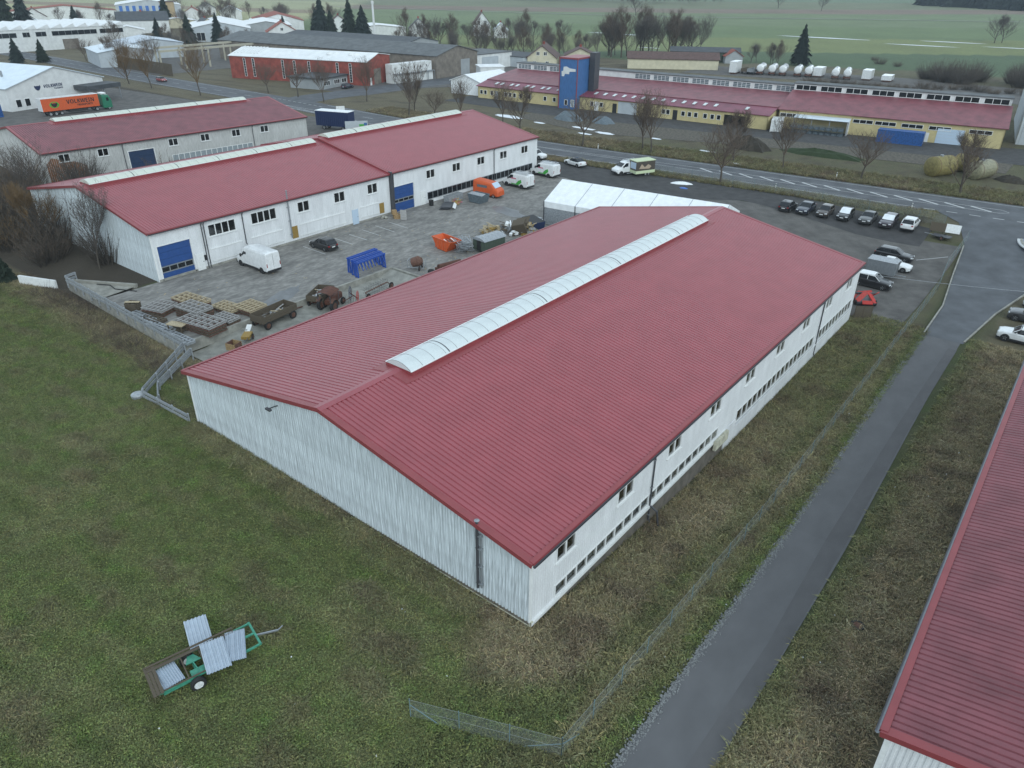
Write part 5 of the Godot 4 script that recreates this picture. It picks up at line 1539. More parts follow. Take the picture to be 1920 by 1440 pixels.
	for x in [0.0, 24.75]:
		g = G.new()
		g.prism([Vector2(0, 0), Vector2(10.4, 0), Vector2(10.4, 3.3), Vector2(5.2, 5.33), Vector2(0, 3.3)], Vector3(x, 0, 0), Vector3(0, 0, -1), Vector3.UP, Vector3(0.04, 0, 0))
		part("gable_sheet", g, M.tent_white, o)
	# things by the second workshop
	o = thing("street_sweeper", "orange covered machine with white windscreen parked at the workshop wall", "machine", Vector3(-42.7, 0.035, -67.2), -PI / 2 + 0.1)
	g = G.new()
	loft(g, [[-2.5, 0.35, 1.1, 0.85], [-2.3, 0.3, 1.35, 0.95], [-1.9, 0.3, 1.55, 1.0], [-1.2, 0.3, 2.25, 1.02], [-0.9, 0.3, 2.3, 1.02], [2.1, 0.3, 2.55, 1.02], [2.3, 0.4, 2.45, 0.98]], [[0.95, 0.0], [1.0, 0.1], [1.0, 0.55], [0.93, 0.88], [0.8, 0.98], [0.0, 1.0]])
	part("body", g, M.orange, o)
	g = G.new()
	g.bar(Vector3(0, 1.58, -1.92), Vector3(0, 2.26, -1.22), 1.6, 0.06, Vector3(0, 0.7, -0.7))
	part("windscreen", g, M.pale_blue, o)
	g = G.new()
	for s in [-1, 1]: g.bx(s * 0.98, s * 1.03, 1.45, 1.85, -0.4, 1.5)
	part("side_print", g, M.skip_grey, o)
	for s in [-1, 1]:
		for z in [-1.6, 1.4]: wheel(o, Vector3(s * 0.9, 0.34, z), 0.34, 0.24)
	o = skip("grey green skip in front of the orange machine", Vector3(-41.5, 0.035, -63.4), PI / 2, M.skip_grey, 2.9, 2.0, 1.25, 0.22)
	put("lid", box_mesh(Vector3(1.0, 0.05, 2.8)), M.galvanised, o, Vector3(-0.4, 1.3, 0), Basis.from_euler(Vector3(0, 0, 0.2)))
	o = skip("low grey skip at the workshop wall behind the pallets", Vector3(-44.6, 0.035, -61.0), 0.05, M.galvanised, 3.6, 1.0, 1.1, 0.05)
	o = thing("sheet_pile", "pile of dark sheets topped by one white sheet on the yard", "sheets", Vector3(-43.0, 0.035, -58.0), 0.55)
	for i in 7: put("sheet", box_mesh(Vector3(1.5, 0.05, 2.9)), M.dark_pipe, o, Vector3(-0.4 + 0.06 * i, 0.05 + 0.06 * i, 0.1 * (i % 3)), Basis(Vector3.UP, 0.06 * (i % 3)))
	put("white_sheet", box_mesh(Vector3(0.5, 0.04, 2.9)), M.white_frame, o, Vector3(1.0, 0.3, -0.1), Basis.from_euler(Vector3(0, 0.1, -0.5)))
	junk("small pile of cardboard and yellow wood by the low grey skip", Vector3(-43.6, 0.035, -60.0), 18, 0.8, 0.7, [M.cardboard, M.ochre, M.pale_wood, M.magenta])
	o = thing("waste_bin", "small black bin beside the white door", "bin", Vector3(-45.6, 0.035, -57.0))
	put("body", box_mesh(Vector3(0.5, 0.8, 0.5)), M.trim_black, o, Vector3(0, 0.42, 0)); put("lid", box_mesh(Vector3(0.56, 0.06, 0.56)), M.trim_black, o, Vector3(0, 0.86, 0))
	o = thing("carton_pile", "brown cartons and boards leaning at the joint of the two workshops", "cartons", Vector3(-44.6, 0.035, -49.3), 0.2)
	for i in 4: put("carton", box_mesh(Vector3(0.7, 0.6, 0.6)), M.cardboard, o, Vector3(-0.6 + 0.45 * (i % 3), 0.3 + 0.6 * (i / 3), 0.4 * (i % 2)), Basis(Vector3.UP, 0.3 * i))
	for i in 4: put("board", box_mesh(Vector3(0.3, 1.4, 0.04)), M.grey_wood, o, Vector3(0.6 + 0.2 * i, 0.66, 0.35 - 0.06 * i), Basis.from_euler(Vector3(-0.35, 0.5, 0.05)))
	o = thing("flower_tub", "low pile of planting stones beside the workshop wall end", "stones", Vector3(-46.3, 0.035, -48.0))
	for i in 5: put("stone", box_mesh(Vector3(0.35, 0.3, 0.3)), M.concrete, o, Vector3(-0.3 + 0.2 * i, 0.15, 0.25 * (i % 3)), Basis.from_euler(Vector3(0.2 * i, i, 0.1)))
	# loose things beside the pit wall
	o = thing("yellow_cart", "small yellow barrow beside the hall's front left eave", "barrow", Vector3(-27.6, py, -12.1), 0.7)
	put("tray", box_mesh(Vector3(0.8, 0.3, 1.3)), M.ochre, o, Vector3(0, 0.55, 0)); put("handle", box_mesh(Vector3(0.05, 0.05, 1.2)), M.dark_pipe, o, Vector3(0.3, 0.6, 1.1))
	for s in [-1, 1]: wheel(o, Vector3(s * 0.45, 0.3, -0.3), 0.3, 0.1, M.rust)
	o = thing("metal_sheet", "white metal plate leaning beside the yellow barrow", "plate", Vector3(-28.6, py, -12.9), 0.4)
	put("plate", box_mesh(Vector3(0.7, 0.05, 1.1)), M.white_frame, o, Vector3(0, 0.6, 0), Basis.from_euler(Vector3(0.8, 0, 0.3)))
	put("stand", box_mesh(Vector3(0.5, 0.6, 0.1)), M.dark_pipe, o, Vector3(0, 0.28, 0.0))
	o = thing("open_crate", "small open wooden crate at the edge of the red roof", "crate", Vector3(-27.0, py, -10.2), 0.3)
	for s in [-1, 1]: put("side_board", box_mesh(Vector3(1.1, 0.7, 0.04)), M.cardboard, o, Vector3(0, 0.35, s * 0.5)); put("end_board", box_mesh(Vector3(0.04, 0.7, 0.96)), M.rust, o, Vector3(s * 0.53, 0.35, 0))
	g = G.new()
	for i in 260:
		var x := rng.randf_range(-46, -31)
		var z := rng.randf_range(-60, -8)
		if i % 2:
			x = rng.randf_range(-31, -24)
			z = rng.randf_range(-60, -35)
		g.box(Vector3(x, 0.05, z), Vector3(rng.randf_range(0.04, 0.22), 0.03, rng.randf_range(0.03, 0.12)), Basis(Vector3.UP, rng.randf() * TAU))
	tag(one("yard_litter", g, M.pale_wood, "", ""), "", "", "", "stuff")
	# yard hose and cables by the ramp
	g = G.new()
	g.path([Vector3(0, 0.05, 0), Vector3(1.5, 0.06, -0.8), Vector3(3.0, 0.05, -0.6), Vector3(5.5, 0.05, -1.8)], 0.06, 5)
	one("hose", g, M.black, "black hose lying across the ramp by the yard barrier", "hose", Vector3(-52.0, 0.03, -9.0))
	# meadow trailer
	o = thing("meadow_trailer", "green framed two wheeled trailer with old boards standing on the meadow", "trailer", at(5.45, 12.53), 0.0)
	trailer_parts(o)
func trailer_parts(o: Node3D) -> void:
	# local: long axis along x (drawbar at +x), set by the turn below
	o.rotation.y = 1.323
	var g: G
	for e in [[-1.0, 0.80], [-0.93, 0.86], [-0.78, 0.80], [-0.66, 0.83]]:
		g = G.new()
		g.bx(-2.65, 1.7, e[1], e[1] + 0.045, e[0] - 0.06, e[0] + 0.045)
		part("long_board", g, M.old_wood, o)
	for i in 3:
		g = G.new()
		g.bx(-2.75 + i * 0.17, -2.6 + i * 0.17, 0.78 + 0.02 * i, 0.83 + 0.02 * i, -1.05, 1.05)
		part("tail_board", g, M.old_wood, o)
	g = G.new()
	for z in [-0.85, 0.85]: g.bar(Vector3(-2.5, 0.68, z), Vector3(2.0, 0.68, z), 0.09, 0.12)
	g.bar(Vector3(2.0, 0.68, -0.85), Vector3(2.55, 0.72, -0.85), 0.09, 0.1); g.bar(Vector3(2.0, 0.68, 0.85), Vector3(2.55, 0.72, 0.85), 0.09, 0.1)
	g.bar(Vector3(2.55, 0.74, -0.9), Vector3(2.55, 0.74, 0.9), 0.11, 0.11); g.bar(Vector3(1.95, 0.76, 0.0), Vector3(2.55, 0.76, 0.0), 0.1, 0.08)
	g.bar(Vector3(-2.3, 0.55, 0.9), Vector3(-0.6, 0.6, 0.9), 0.05, 0.1)
	part("frame", g, M.trailer_green, o)
	g = G.new()
	g.bar(Vector3(2.6, 0.66, 0.1), Vector3(3.7, 0.45, 0.25), 0.08, 0.08); g.bar(Vector3(3.7, 0.45, 0.25), Vector3(4.0, 0.5, 0.15), 0.05, 0.05)
	part("drawbar", g, M.zinc, o)
	g = G.new()
	for x in [-1.05, -0.15]: g.bar(Vector3(x, 0.78, -0.7), Vector3(x, 0.78, 0.85), 0.06, 0.06)
	g.bar(Vector3(-2.4, 0.79, 0.9), Vector3(0.5, 0.79, 0.9), 0.06, 0.05)
	part("cross_bar", g, M.old_wood, o)
	g = G.new()
	g.bar(Vector3(-0.6, 0.42, -1.0), Vector3(-0.6, 0.42, 1.0), 0.1, 0.1)
	g.prism([Vector2(-0.95, 0.1), Vector2(-0.2, 0.1), Vector2(-0.45, 0.6), Vector2(-0.75, 0.6)], Vector3(0, 0.66, 0), Vector3(1, 0, 0), Vector3(0, 0, -1), Vector3(0, 0.05, 0))
	g.bar(Vector3(-0.6, 0.7, -0.1), Vector3(-0.5, 0.6, 0.5), 0.05, 0.05); g.bx(-0.9, -0.2, 0.5, 0.62, 0.3, 0.8)
	part("axle", g, M.trailer_green, o)
	for z in [-0.75, 1.1]: 
		var w := Node3D.new()
		w.name = "wheel_hub"
		o.add_child(w, true)
		w.position = Vector3(-0.75, 0.38, z)
		w.rotation.y = PI / 2
		wheel(w, Vector3.ZERO, 0.38, 0.26, M.paint_white)
	# corrugated sheets: lying on it and under it, things of their own
	for e in [["corrugated metal sheet sticking out under the trailer's far side", 0.25, 0.45, -2.2, 1.15, 2.0, -0.12, 0.10, 6], ["large corrugated sheet lying across the trailer, rear one of the pair", 0.42, 0.93, 0.36, 1.2, 2.05, -0.12, 0.05, 8], ["flat corrugated sheet on the trailer next to the drawbar", 1.45, 0.87, 0.3, 1.0, 2.0, -0.3, 0.02, 10], ["small corrugated sheet at the tail of the trailer", -1.8, 0.74, 0.05, 1.05, 1.4, 0.12, 0.03, 9]]:
		g = G.new()
		var n := 36
		var w: float = e[4]
		var f := func(i: int, z: float) -> Vector3: return Vector3(-w / 2 + w * i / n, 0.035 * sin(TAU * e[8] * i / n), z)
		for i in n: g.quad(f.call(i, -e[5] / 2), f.call(i + 1, -e[5] / 2), f.call(i + 1, e[5] / 2), f.call(i, e[5] / 2))
		for i in n: g.quad(f.call(i, -e[5] / 2) - Vector3(0, 0.008, 0), f.call(i, e[5] / 2) - Vector3(0, 0.008, 0), f.call(i + 1, e[5] / 2) - Vector3(0, 0.008, 0), f.call(i + 1, -e[5] / 2) - Vector3(0, 0.008, 0))
		var s := one("corrugated_sheet", g, M.corrugated, e[0], "metal sheet", Vector3.ZERO, 0, "corrugated sheets on the meadow trailer")
		s.transform = o.transform * Transform3D(Basis.from_euler(Vector3(e[7], e[6], 0)), Vector3(e[1], e[2], e[3]))

# ---------- vegetation ----------
func bare_tree(h: float, spread: float, seed_: int, twigs: int, trunk_r: float, up := 0.55, low := 0.25) -> Array:
	# [trunk mesh, crown mesh] of a leafless tree of height h
	var r := RandomNumberGenerator.new()
	r.seed = seed_
	var t := G.new()
	var c := G.new()
	var tips := []
	var grow := func(self_: Callable, g: G, p: Vector3, d: Vector3, l: float, rad: float, lvl: int) -> void:
		var n := (8 if low > 0.4 else 3) if lvl == 0 else 3 if lvl < 2 else 2
		var q := p
		var dd := d
		for i in n:
			var e: Vector3 = q + dd * (l / n)
			var r0 := rad * (1 - 0.3 * i / n)
			var r1 := rad * (1 - 0.3 * (i + 1) / n)
			g.tube(q, e, r0, r1, 6 if lvl < 2 else 4 if lvl < 3 else 3)
			q = e
			dd = (dd + Vector3(r.randf_range(-0.16, 0.16), r.randf_range(-0.02, 0.16), r.randf_range(-0.16, 0.16))).normalized()
			if lvl >= 2: tips.append([q, dd, lvl])
			if lvl == 0 and low > 0.4 and i > 0 and i < n - 1:
				for k in 2:
					var b := r.randf() * TAU
					self_.call(self_, c, q, (Vector3(cos(b), 0, sin(b)) * spread + Vector3.UP * up).normalized(), h * r.randf_range(0.2, 0.34) * (1.2 - 0.1 * i), r1 * 0.45, 2)
			if lvl > 0 and lvl < 4 and i < n - 1:
				var a := r.randf() * TAU
				var s := Vector3(cos(a), 0, sin(a)) * spread
				self_.call(self_, c, q, (dd * 0.6 + s * 0.75 + Vector3.UP * up * 0.4).normalized(), l * r.randf_range(0.5, 0.7), r1 * 0.55, lvl + 1)
		if lvl < 4:
			var k := (2 if low > 0.4 else 5) if lvl == 0 else 3 if lvl < 3 else 2
			var a0 := r.randf() * TAU
			for i in k:
				var a := a0 + TAU * i / k + r.randf_range(-0.5, 0.5)
				var s := Vector3(cos(a), 0, sin(a)) * spread
				self_.call(self_, c, q, (dd * 0.75 + s * r.randf_range(0.35, 0.85) + Vector3.UP * up * 0.5).normalized(), l * r.randf_range(0.62, 0.85) if lvl > 0 else h * (r.randf_range(0.26, 0.34) if low < 0.4 else r.randf_range(0.1, 0.16)), rad * (0.5 if lvl == 0 else 0.6), lvl + 1)
	grow.call(grow, t, Vector3(0, -0.3, 0), Vector3(r.randf_range(-0.05, 0.05), 1, r.randf_range(-0.05, 0.05)).normalized(), h * low + 0.3, trunk_r, 0)
	for i in twigs:
		var e: Array = tips[r.randi() % tips.size()]
		var p: Vector3 = e[0]
		var d: Vector3 = (e[1] * 0.7 + Vector3(r.randf_range(-1, 1), r.randf_range(-0.3, 0.9), r.randf_range(-1, 1))).normalized()
		var l := h * r.randf_range(0.035, 0.1)
		var s := d.cross(Vector3(r.randf_range(-1, 1), r.randf_range(-1, 1), r.randf_range(-1, 1))).normalized() * h * 0.0011
		c.tri(p - s, p + d * l, p + s)
		var d2 := (d + Vector3(r.randf_range(-1, 1), r.randf_range(-0.4, 0.7), r.randf_range(-1, 1)) * 0.7).normalized()
		c.tri(p + d * l * 0.4 - s * 0.7, p + d * l * 0.4 + d2 * l * 0.7, p + d * l * 0.4 + s * 0.7)
	return [t.mesh(null), c.mesh(null)]
func thicket(h: float, w: float, seed_: int, n: int) -> Array:
	# many thin stems from one foot: a leafless bush
	var r := RandomNumberGenerator.new()
	r.seed = seed_
	var t := G.new()
	var c := G.new()
	for i in n:
		var a := r.randf() * TAU
		var lean := sqrt(r.randf())
		var p := Vector3(cos(a), 0, sin(a)) * w * 0.35 * r.randf() + Vector3(0, -0.1, 0)
		var d := (Vector3(cos(a) * lean * w / h, 1.0, sin(a) * lean * w / h)).normalized()
		var l := h * r.randf_range(0.55, 1.0) * (1.15 - 0.4 * lean)
		var m := p + d * l * 0.5
		var e := m + (d + Vector3(r.randf_range(-0.25, 0.25), r.randf_range(-0.1, 0.2), r.randf_range(-0.25, 0.25))).normalized() * l * 0.5
		t.tube(p, m, 0.006 * h, 0.0045 * h, 3)
		t.tube(m, e, 0.0045 * h, 0.0015 * h, 3)
		for k in 10:
			var f := r.randf_range(0.25, 1.0)
			var b: Vector3 = p.lerp(m, f * 2) if f < 0.5 else m.lerp(e, f * 2 - 1)
			var dd := (d * 0.6 + Vector3(r.randf_range(-1, 1), r.randf_range(-0.2, 0.9), r.randf_range(-1, 1))).normalized()
			var s := dd.cross(Vector3(r.randf_range(-1, 1), 0.3, r.randf_range(-1, 1))).normalized() * h * 0.0026
			c.tri(b - s, b + dd * h * r.randf_range(0.07, 0.17), b + s)
	return [t.mesh(null), c.mesh(null)]
func conifer(h: float, w: float, seed_: int, n: int) -> Array:
	var r := RandomNumberGenerator.new()
	r.seed = seed_
	var t := G.new()
	t.tube(Vector3(0, -0.3, 0), Vector3(0, h * 0.95, 0), h * 0.017, 0.02, 6)
	var c := G.new()
	for i in n:
		var f := pow(r.randf(), 0.8)
		var y := h * (0.06 + 0.94 * (1 - f))
		var a := r.randf() * TAU
		var rad := w * pow(f, 0.8) * r.randf_range(0.4, 1.05) * (0.95 + 0.45 * noise.get_noise_2d(a * 30 + seed_ * 9, y * 9) + 0.15 * sin(y * 3.0))
		var o := Vector3(cos(a), 0, sin(a))
		var p := o * rad * 0.55 + Vector3(0, y + rad * 0.10, 0)
		var e := o * rad + Vector3(0, y - rad * 0.22, 0)
		var s := o.cross(Vector3.UP).rotated(o, r.randf_range(-0.7, 0.7)) * (0.10 + rad * 0.16)
		c.tri(p - s * 0.3, e, p + s)
		c.tri(p - s, e + s * 0.6, p + s * 0.2)
		c.tri(p - s * 0.6, e - Vector3(0, rad * 0.1, 0), p + Vector3(0, -0.25, 0))
	return [t.mesh(null), c.mesh(null)]
func ordered(list: Array, text_: String) -> Array:
	# gives each spot a label counting from the left as seen from above the large hall
	var w := ["first", "second", "third", "fourth", "fifth", "sixth", "seventh", "eighth", "ninth", "tenth", "eleventh", "twelfth", "thirteenth", "fourteenth", "fifteenth", "sixteenth", "seventeenth", "eighteenth", "nineteenth", "twentieth"]
	list.sort_custom(func(p, q): return atan2(p[0] - 33.6, 23.2 - p[1]) < atan2(q[0] - 33.6, 23.2 - q[1]))
	for i in list.size():
		var n: String = w[i] if i < 20 else "thirtieth" if i == 29 else "fortieth" if i == 39 else ("twenty " if i < 29 else "thirty " if i < 39 else "forty ") + w[(i - 20) % 10]
		list[i].append(n + text_)
	return list
func plant(called: String, label: String, cat: String, v: Array, pos: Vector3, turn: float, sc: Vector3, tm: Material, cm: Material, group := "") -> Node3D:
	var o := thing(called, label, cat, pos, turn, group)
	o.scale = sc
	put("trunk" if cat == "tree" else "stems", v[0], tm, o)
	put("crown" if cat == "tree" else "twigs", v[1], cm, o)
	return o

func tuft_mesh(n: int, h: float, w: float, seed_: int, bw: float) -> ArrayMesh:
	var r := RandomNumberGenerator.new()
	r.seed = seed_
	var g := G.new()
	for i in n:
		var a := r.randf() * TAU
		var p := Vector3(cos(a), 0, sin(a)) * w * r.randf() * 0.6
		var d := Vector3(cos(a + r.randf_range(-1, 1)), 0, sin(a + r.randf_range(-1, 1))) * w * r.randf_range(0.4, 1.3)
		var s := Vector3(-sin(a), 0, cos(a)) * bw * r.randf_range(0.7, 1.4)
		var k := r.randf_range(0.75, 1.25)
		g.col = Color(k, k, k)
		var m := p + d * 0.5 + Vector3(0, h * r.randf_range(0.55, 0.9), 0)
		g.tri(p - s, m, p + s)
		g.tri(m - s * 0.7, p + d + Vector3(0, h * r.randf_range(0.3, 0.9), 0), m + s * 0.7)
	return g.mesh(M.tuft)
func tufts(called: String, me: Mesh, places: Array, tint: float, smin: float, smax: float) -> void:
	var mm := MultiMesh.new()
	mm.transform_format = MultiMesh.TRANSFORM_3D
	mm.use_colors = true
	mm.mesh = me
	mm.instance_count = places.size()
	for i in places.size():
		var p: Vector3 = places[i]
		var s := rng.randf_range(smin, smax)
		mm.set_instance_transform(i, Transform3D(Basis(Vector3.UP, rng.randf() * TAU).scaled(Vector3(s, s * rng.randf_range(0.7, 1.3), s)), p))
		var c := grass_color(p.x, p.z) * tint * (0.6 + 1.1 * pow(rng.randf(), 1.6))
		mm.set_instance_color(i, Color(c.r * rng.randf_range(0.9, 1.15), c.g, c.b * rng.randf_range(0.85, 1.1)))
	var o := MultiMeshInstance3D.new()
	o.name = numbered(called)
	o.multimesh = mm
	add_child(o)
	tag(o, "", "", "", "stuff")
func paved(x: float, z: float) -> bool:
	if x > 24.3 - 0.0 and x < 28.35 and z < 30: return true
	if x > -16.9 and x < 16.8 and z < 0.05 and z > -59: return true
	if x > 33.4 and z < -1.2: return true
	if z < -6.3 and z > -95 and x < -16.5 and x > -48: return true
	return false
func in_view(x: float, z: float) -> bool:
	# right of the camera's left edge, left of its right edge, on the ground in front of it
	var p := Vector2(x - 33.6, z - 23.24)
	var f := -(p.x * 0.618) - p.y * 0.786
	f = p.dot(Vector2(-0.618, -0.786))
	var s := p.dot(Vector2(0.786, -0.618))
	return f > 9.0 and absf(s) < f * 0.80 + 9.0
func grass() -> void:
	var short := [tuft_mesh(7, 0.12, 0.16, 1, 0.030), tuft_mesh(8, 0.15, 0.2, 2, 0.034)]
	var long := [tuft_mesh(12, 0.36, 0.34, 3, 0.026), tuft_mesh(14, 0.28, 0.42, 4, 0.030)]
	var a := [[], []]
	var b := [[], []]
	for i in 380000:
		var x := rng.randf_range(-66, 33.5)
		var z := rng.randf_range(-62, 24) if x > 16.8 else rng.randf_range(-6.5, 24)
		if paved(x, z) or not in_view(x, z): continue
		var far := Vector2(x - 33.6, z - 23.2).length()
		if rng.randf() > clampf(62.0 / far, 0.35, 1.0): continue
		var c := grass_color(x, z)
		var dry := c.r > c.g * 0.98
		if dry and rng.randf() < 0.45: b[i % 2].append(at(x, z, -0.02))
		else: a[i % 2].append(at(x, z, -0.01))
	for k in 2:
		tufts("meadow_grass", short[k], a[k], 1.25, 0.7, 1.5)
		tufts("dead_grass", long[k], b[k], 1.2, 0.5, 1.25)
	# verges along the road, coarser
	var v := []
	for i in 26000:
		var x := rng.randf_range(-120, 40)
		var z := road_z(x).x + (rng.randf_range(6.2, 9.5) if i % 3 == 0 else -rng.randf_range(6.0, 15.0))
		if i % 3 == 0 and (x > 16 or x < -58): continue
		v.append(at(x, z, -0.02))
	tufts("verge_grass", long[0], v, 1.1, 0.9, 1.9)

func vegetation() -> void:
	mat("bark", lin(0.085, 0.072, 0.058), 0.9, 0, T.fine, Vector3(2, 0.5, 2))
	mat("twig_brown", lin(0.115, 0.085, 0.064), 0.9)
	mat("twig_grey", lin(0.105, 0.09, 0.08), 0.9)
	mat("twig_ochre", lin(0.15, 0.095, 0.045), 0.9)
	mat("twig_dead", lin(0.16, 0.12, 0.08), 0.9)
	mat("needle", lin(0.020, 0.034, 0.020), 0.85)
	mat("needle_blue", lin(0.022, 0.036, 0.030), 0.85)
	mat("leaf_dark", lin(0.045, 0.06, 0.022), 0.85)
	grass()
	var tv := [bare_tree(10.5, 0.8, 11, 3000, 0.19, 0.75, 0.27), bare_tree(10.0, 0.85, 23, 3000, 0.18, 0.7, 0.28), bare_tree(11.5, 0.75, 37, 3200, 0.2, 0.8, 0.5), bare_tree(8.5, 1.15, 51, 2600, 0.2, 0.4, 0.3)]
	var av := "bare trees along the main road"
	# [x, z, height factor, label]
	var tr := [[-132.5, -121.5, 0.95, "bare tree at the left end of the verge by the side road"], [-106.2, -112.0, 1.15, "tall bare roadside tree beyond the blue container"], [-110.3, -118, 0.8, "slim bare tree behind the tall one near the blue container"], [-99.0, -113.5, 0.75, "small bushy bare tree above the workshop ridge"], [-93.0, -116.5, 0.8, "slim bare tree left of the snow patches"], [-80.5, -117.5, 0.85, "bare tree in front of the yellow building's left wing"], [-73.5, -115.1, 0.95, "bare tree above the far gable of the workshop"],
		[-53.0, -110.0, 1.1, "bare tree with narrow fork in front of the blue tower"], [-41.3, -114.5, 0.9, "left one of two bare trees standing close together by the road"], [-38.2, -112.6, 1.05, "right one of two bare trees standing close together by the road"], [-22.5, -116.5, 0.95, "bare tree behind the road left of the dark soil heap"], [-17.2, -98.8, 1.05, "large bare tree on the near verge with many upright branches"], [-13.0, -117.0, 0.85, "slim bare tree right of the dark soil heap"], [0.8, -117.8, 0.95, "wide spreading bare tree with two low arching limbs beyond the road"], [16.4, -118.3, 1.0, "bare tree in front of the olive tanks"],
		[-153.2, -114.0, 1.05, "bare tree beside the junction left of the grey office"], [-176.5, -97.5, 1.15, "dense brownish bare tree on the near side of the far road"], [-200.8, -96.0, 1.1, "second bare tree left of the dense brownish one"], [-215.5, -96.5, 1.1, "bare tree next to the small red car"], [-166, -113, 0.9, "bare tree between the brick factory and the road"], [-238, -117, 1.0, "bare tree in front of the silver sheds"], [-255, -116.5, 1.0, "slim bare tree left of the silver sheds"], [-272, -119, 1.0, "bare tree in front of the long white factory"], [-293, -119, 0.9, "leftmost bare tree along the far road"], [-140.5, -113.0, 0.9, "bare tree on the corner of verge and side road"]]
	for i in tr.size():
		var e: Array = tr[i]
		var s: float = e[2]
		var k := i % 4
		if i in [13]: k = 3
		plant("roadside_tree", e[3], "tree", tv[k], at(e[0], e[1]), i * 1.7, Vector3(s, s, s), M.bark, M.twig_ochre if i in [16, 17, 18] else M.twig_brown, av)
	# thicket left of the workshop
	var bv := [thicket(6.0, 4.0, 5, 170), thicket(5.0, 4.2, 6, 170), thicket(4.0, 3.8, 7, 130)]
	var th := [[-58.5, -13.5, 1.05, 0, "slender bare tree-like shrub in front of the workshop gable"], [-66, -9.5, 1.25, 1, "dense bare shrub beside the short white wall"], [-70, -13, 1.4, 0, "tall brown shrub left of the workshop gable"], [-76, -9, 1.45, 1, "brown shrub at the left edge above the white pillar"], [-75, -16, 1.5, 2, "shrub behind the tall brown one at the gable"], [-82, -13, 1.5, 0, "tall shrub at the left edge half way up the thicket"], [-84, -22, 1.4, 1, "shrub beside the hidden corner of the workshop"], [-90, -18, 1.6, 2, "tall grey shrub at the left edge below the rear hall"], [-94, -27, 1.3, 0, "shrub growing against the rusty wall of the rear hall"], [-88, -30, 1.2, 2, "low shrub between the workshop and the rear hall"], [-64, -14.5, 0.9, 2, "low tangled shrub at the foot of the workshop gable"], [-100, -20, 1.5, 1, "shrub at the left edge beside the grey gable"], [-79, -6.0, 1.2, 1, "front most brown shrub at the left edge"], [-93, -12, 1.7, 0, "large shrub filling the left edge"], [-107, -26, 1.6, 2, "topmost shrub of the thicket at the left edge"], [-86, -37, 1.2, 1, "shrub growing in the gap behind the workshop"]]
	for i in th.size():
		var e: Array = th[i]
		plant("bare_shrub", e[4], "shrub", bv[e[3]], at(e[0], e[1], -0.1), i * 2.3, Vector3(e[2], e[2], e[2]), M.bark, [M.twig_grey, M.twig_brown, M.twig_grey, M.twig_ochre][i % 4], "bare shrubs left of the workshop")
	var br := thicket(1.6, 2.0, 401, 90)
	var bl := []
	for i in 30: bl.append([lerpf(-56, -25, i / 29.0) + rng.randf_range(-0.4, 0.4), -5.2 + 1.8 * i / 29.0 + rng.randf_range(-0.9, 0.9), rng.randf_range(0.65, 1.15)])
	for e in ordered(bl, " dead brown bramble from the left at the foot of the yard wall"): plant("bramble", e[3], "shrub", br, at(e[0], e[1], -0.1), e[0] * 1.9, Vector3(e[2] * 1.4, e[2], e[2] * 1.4), M.bark, M.twig_brown if int(e[2] * 100) % 3 else M.twig_dead, "dead brambles at the foot of the yard wall")
	var dl := []
	for i in 9: dl.append([17.4 + rng.randf_range(0, 0.8), -1.5 - i * 2.2])
	for i in 9: plant("bramble", ["nearest", "second nearest", "third", "fourth", "fifth", "sixth", "seventh", "eighth", "farthest"][i] + " dead bramble in the damp ditch beside the hall plinth", "shrub", br, at(dl[i][0], dl[i][1], -0.15), i * 2.1, Vector3(0.75, 0.42, 0.75), M.bark, M.twig_brown, "dead brambles along the hall plinth")
	var th2 := bare_tree(8.5, 0.6, 77, 3000, 0.12, 0.9, 0.3)
	plant("bare_tree", "slim bare tree standing before the workshop's grey gable", "tree", th2, at(-57.2, -11.8), 0.4, Vector3.ONE, M.bark, M.twig_grey)
	plant("bare_tree", "brownish bare tree rising out of the thicket at the left", "tree", tv[2], at(-70.5, -11), 1.4, Vector3(0.85, 0.85, 0.85), M.bark, M.twig_ochre)
	plant("bare_tree", "grey bare tree at the left edge behind the brown one", "tree", tv[0], at(-84, -16), 2.4, Vector3(0.9, 0.9, 0.9), M.bark, M.twig_grey)
	var ev := conifer(4.5, 1.9, 91, 700)
	plant("evergreen_bush", "dark evergreen bush behind the white pillar at the left edge", "shrub", ev, at(-64.2, -4.0, -0.4), 0, Vector3(0.8, 0.75, 0.8), M.bark, M.needle)
	# conifers and woods behind the estate
	var cv := [conifer(18, 4.8, 101, 2600), conifer(14, 4.4, 103, 2300), conifer(9, 3.6, 107, 1300)]
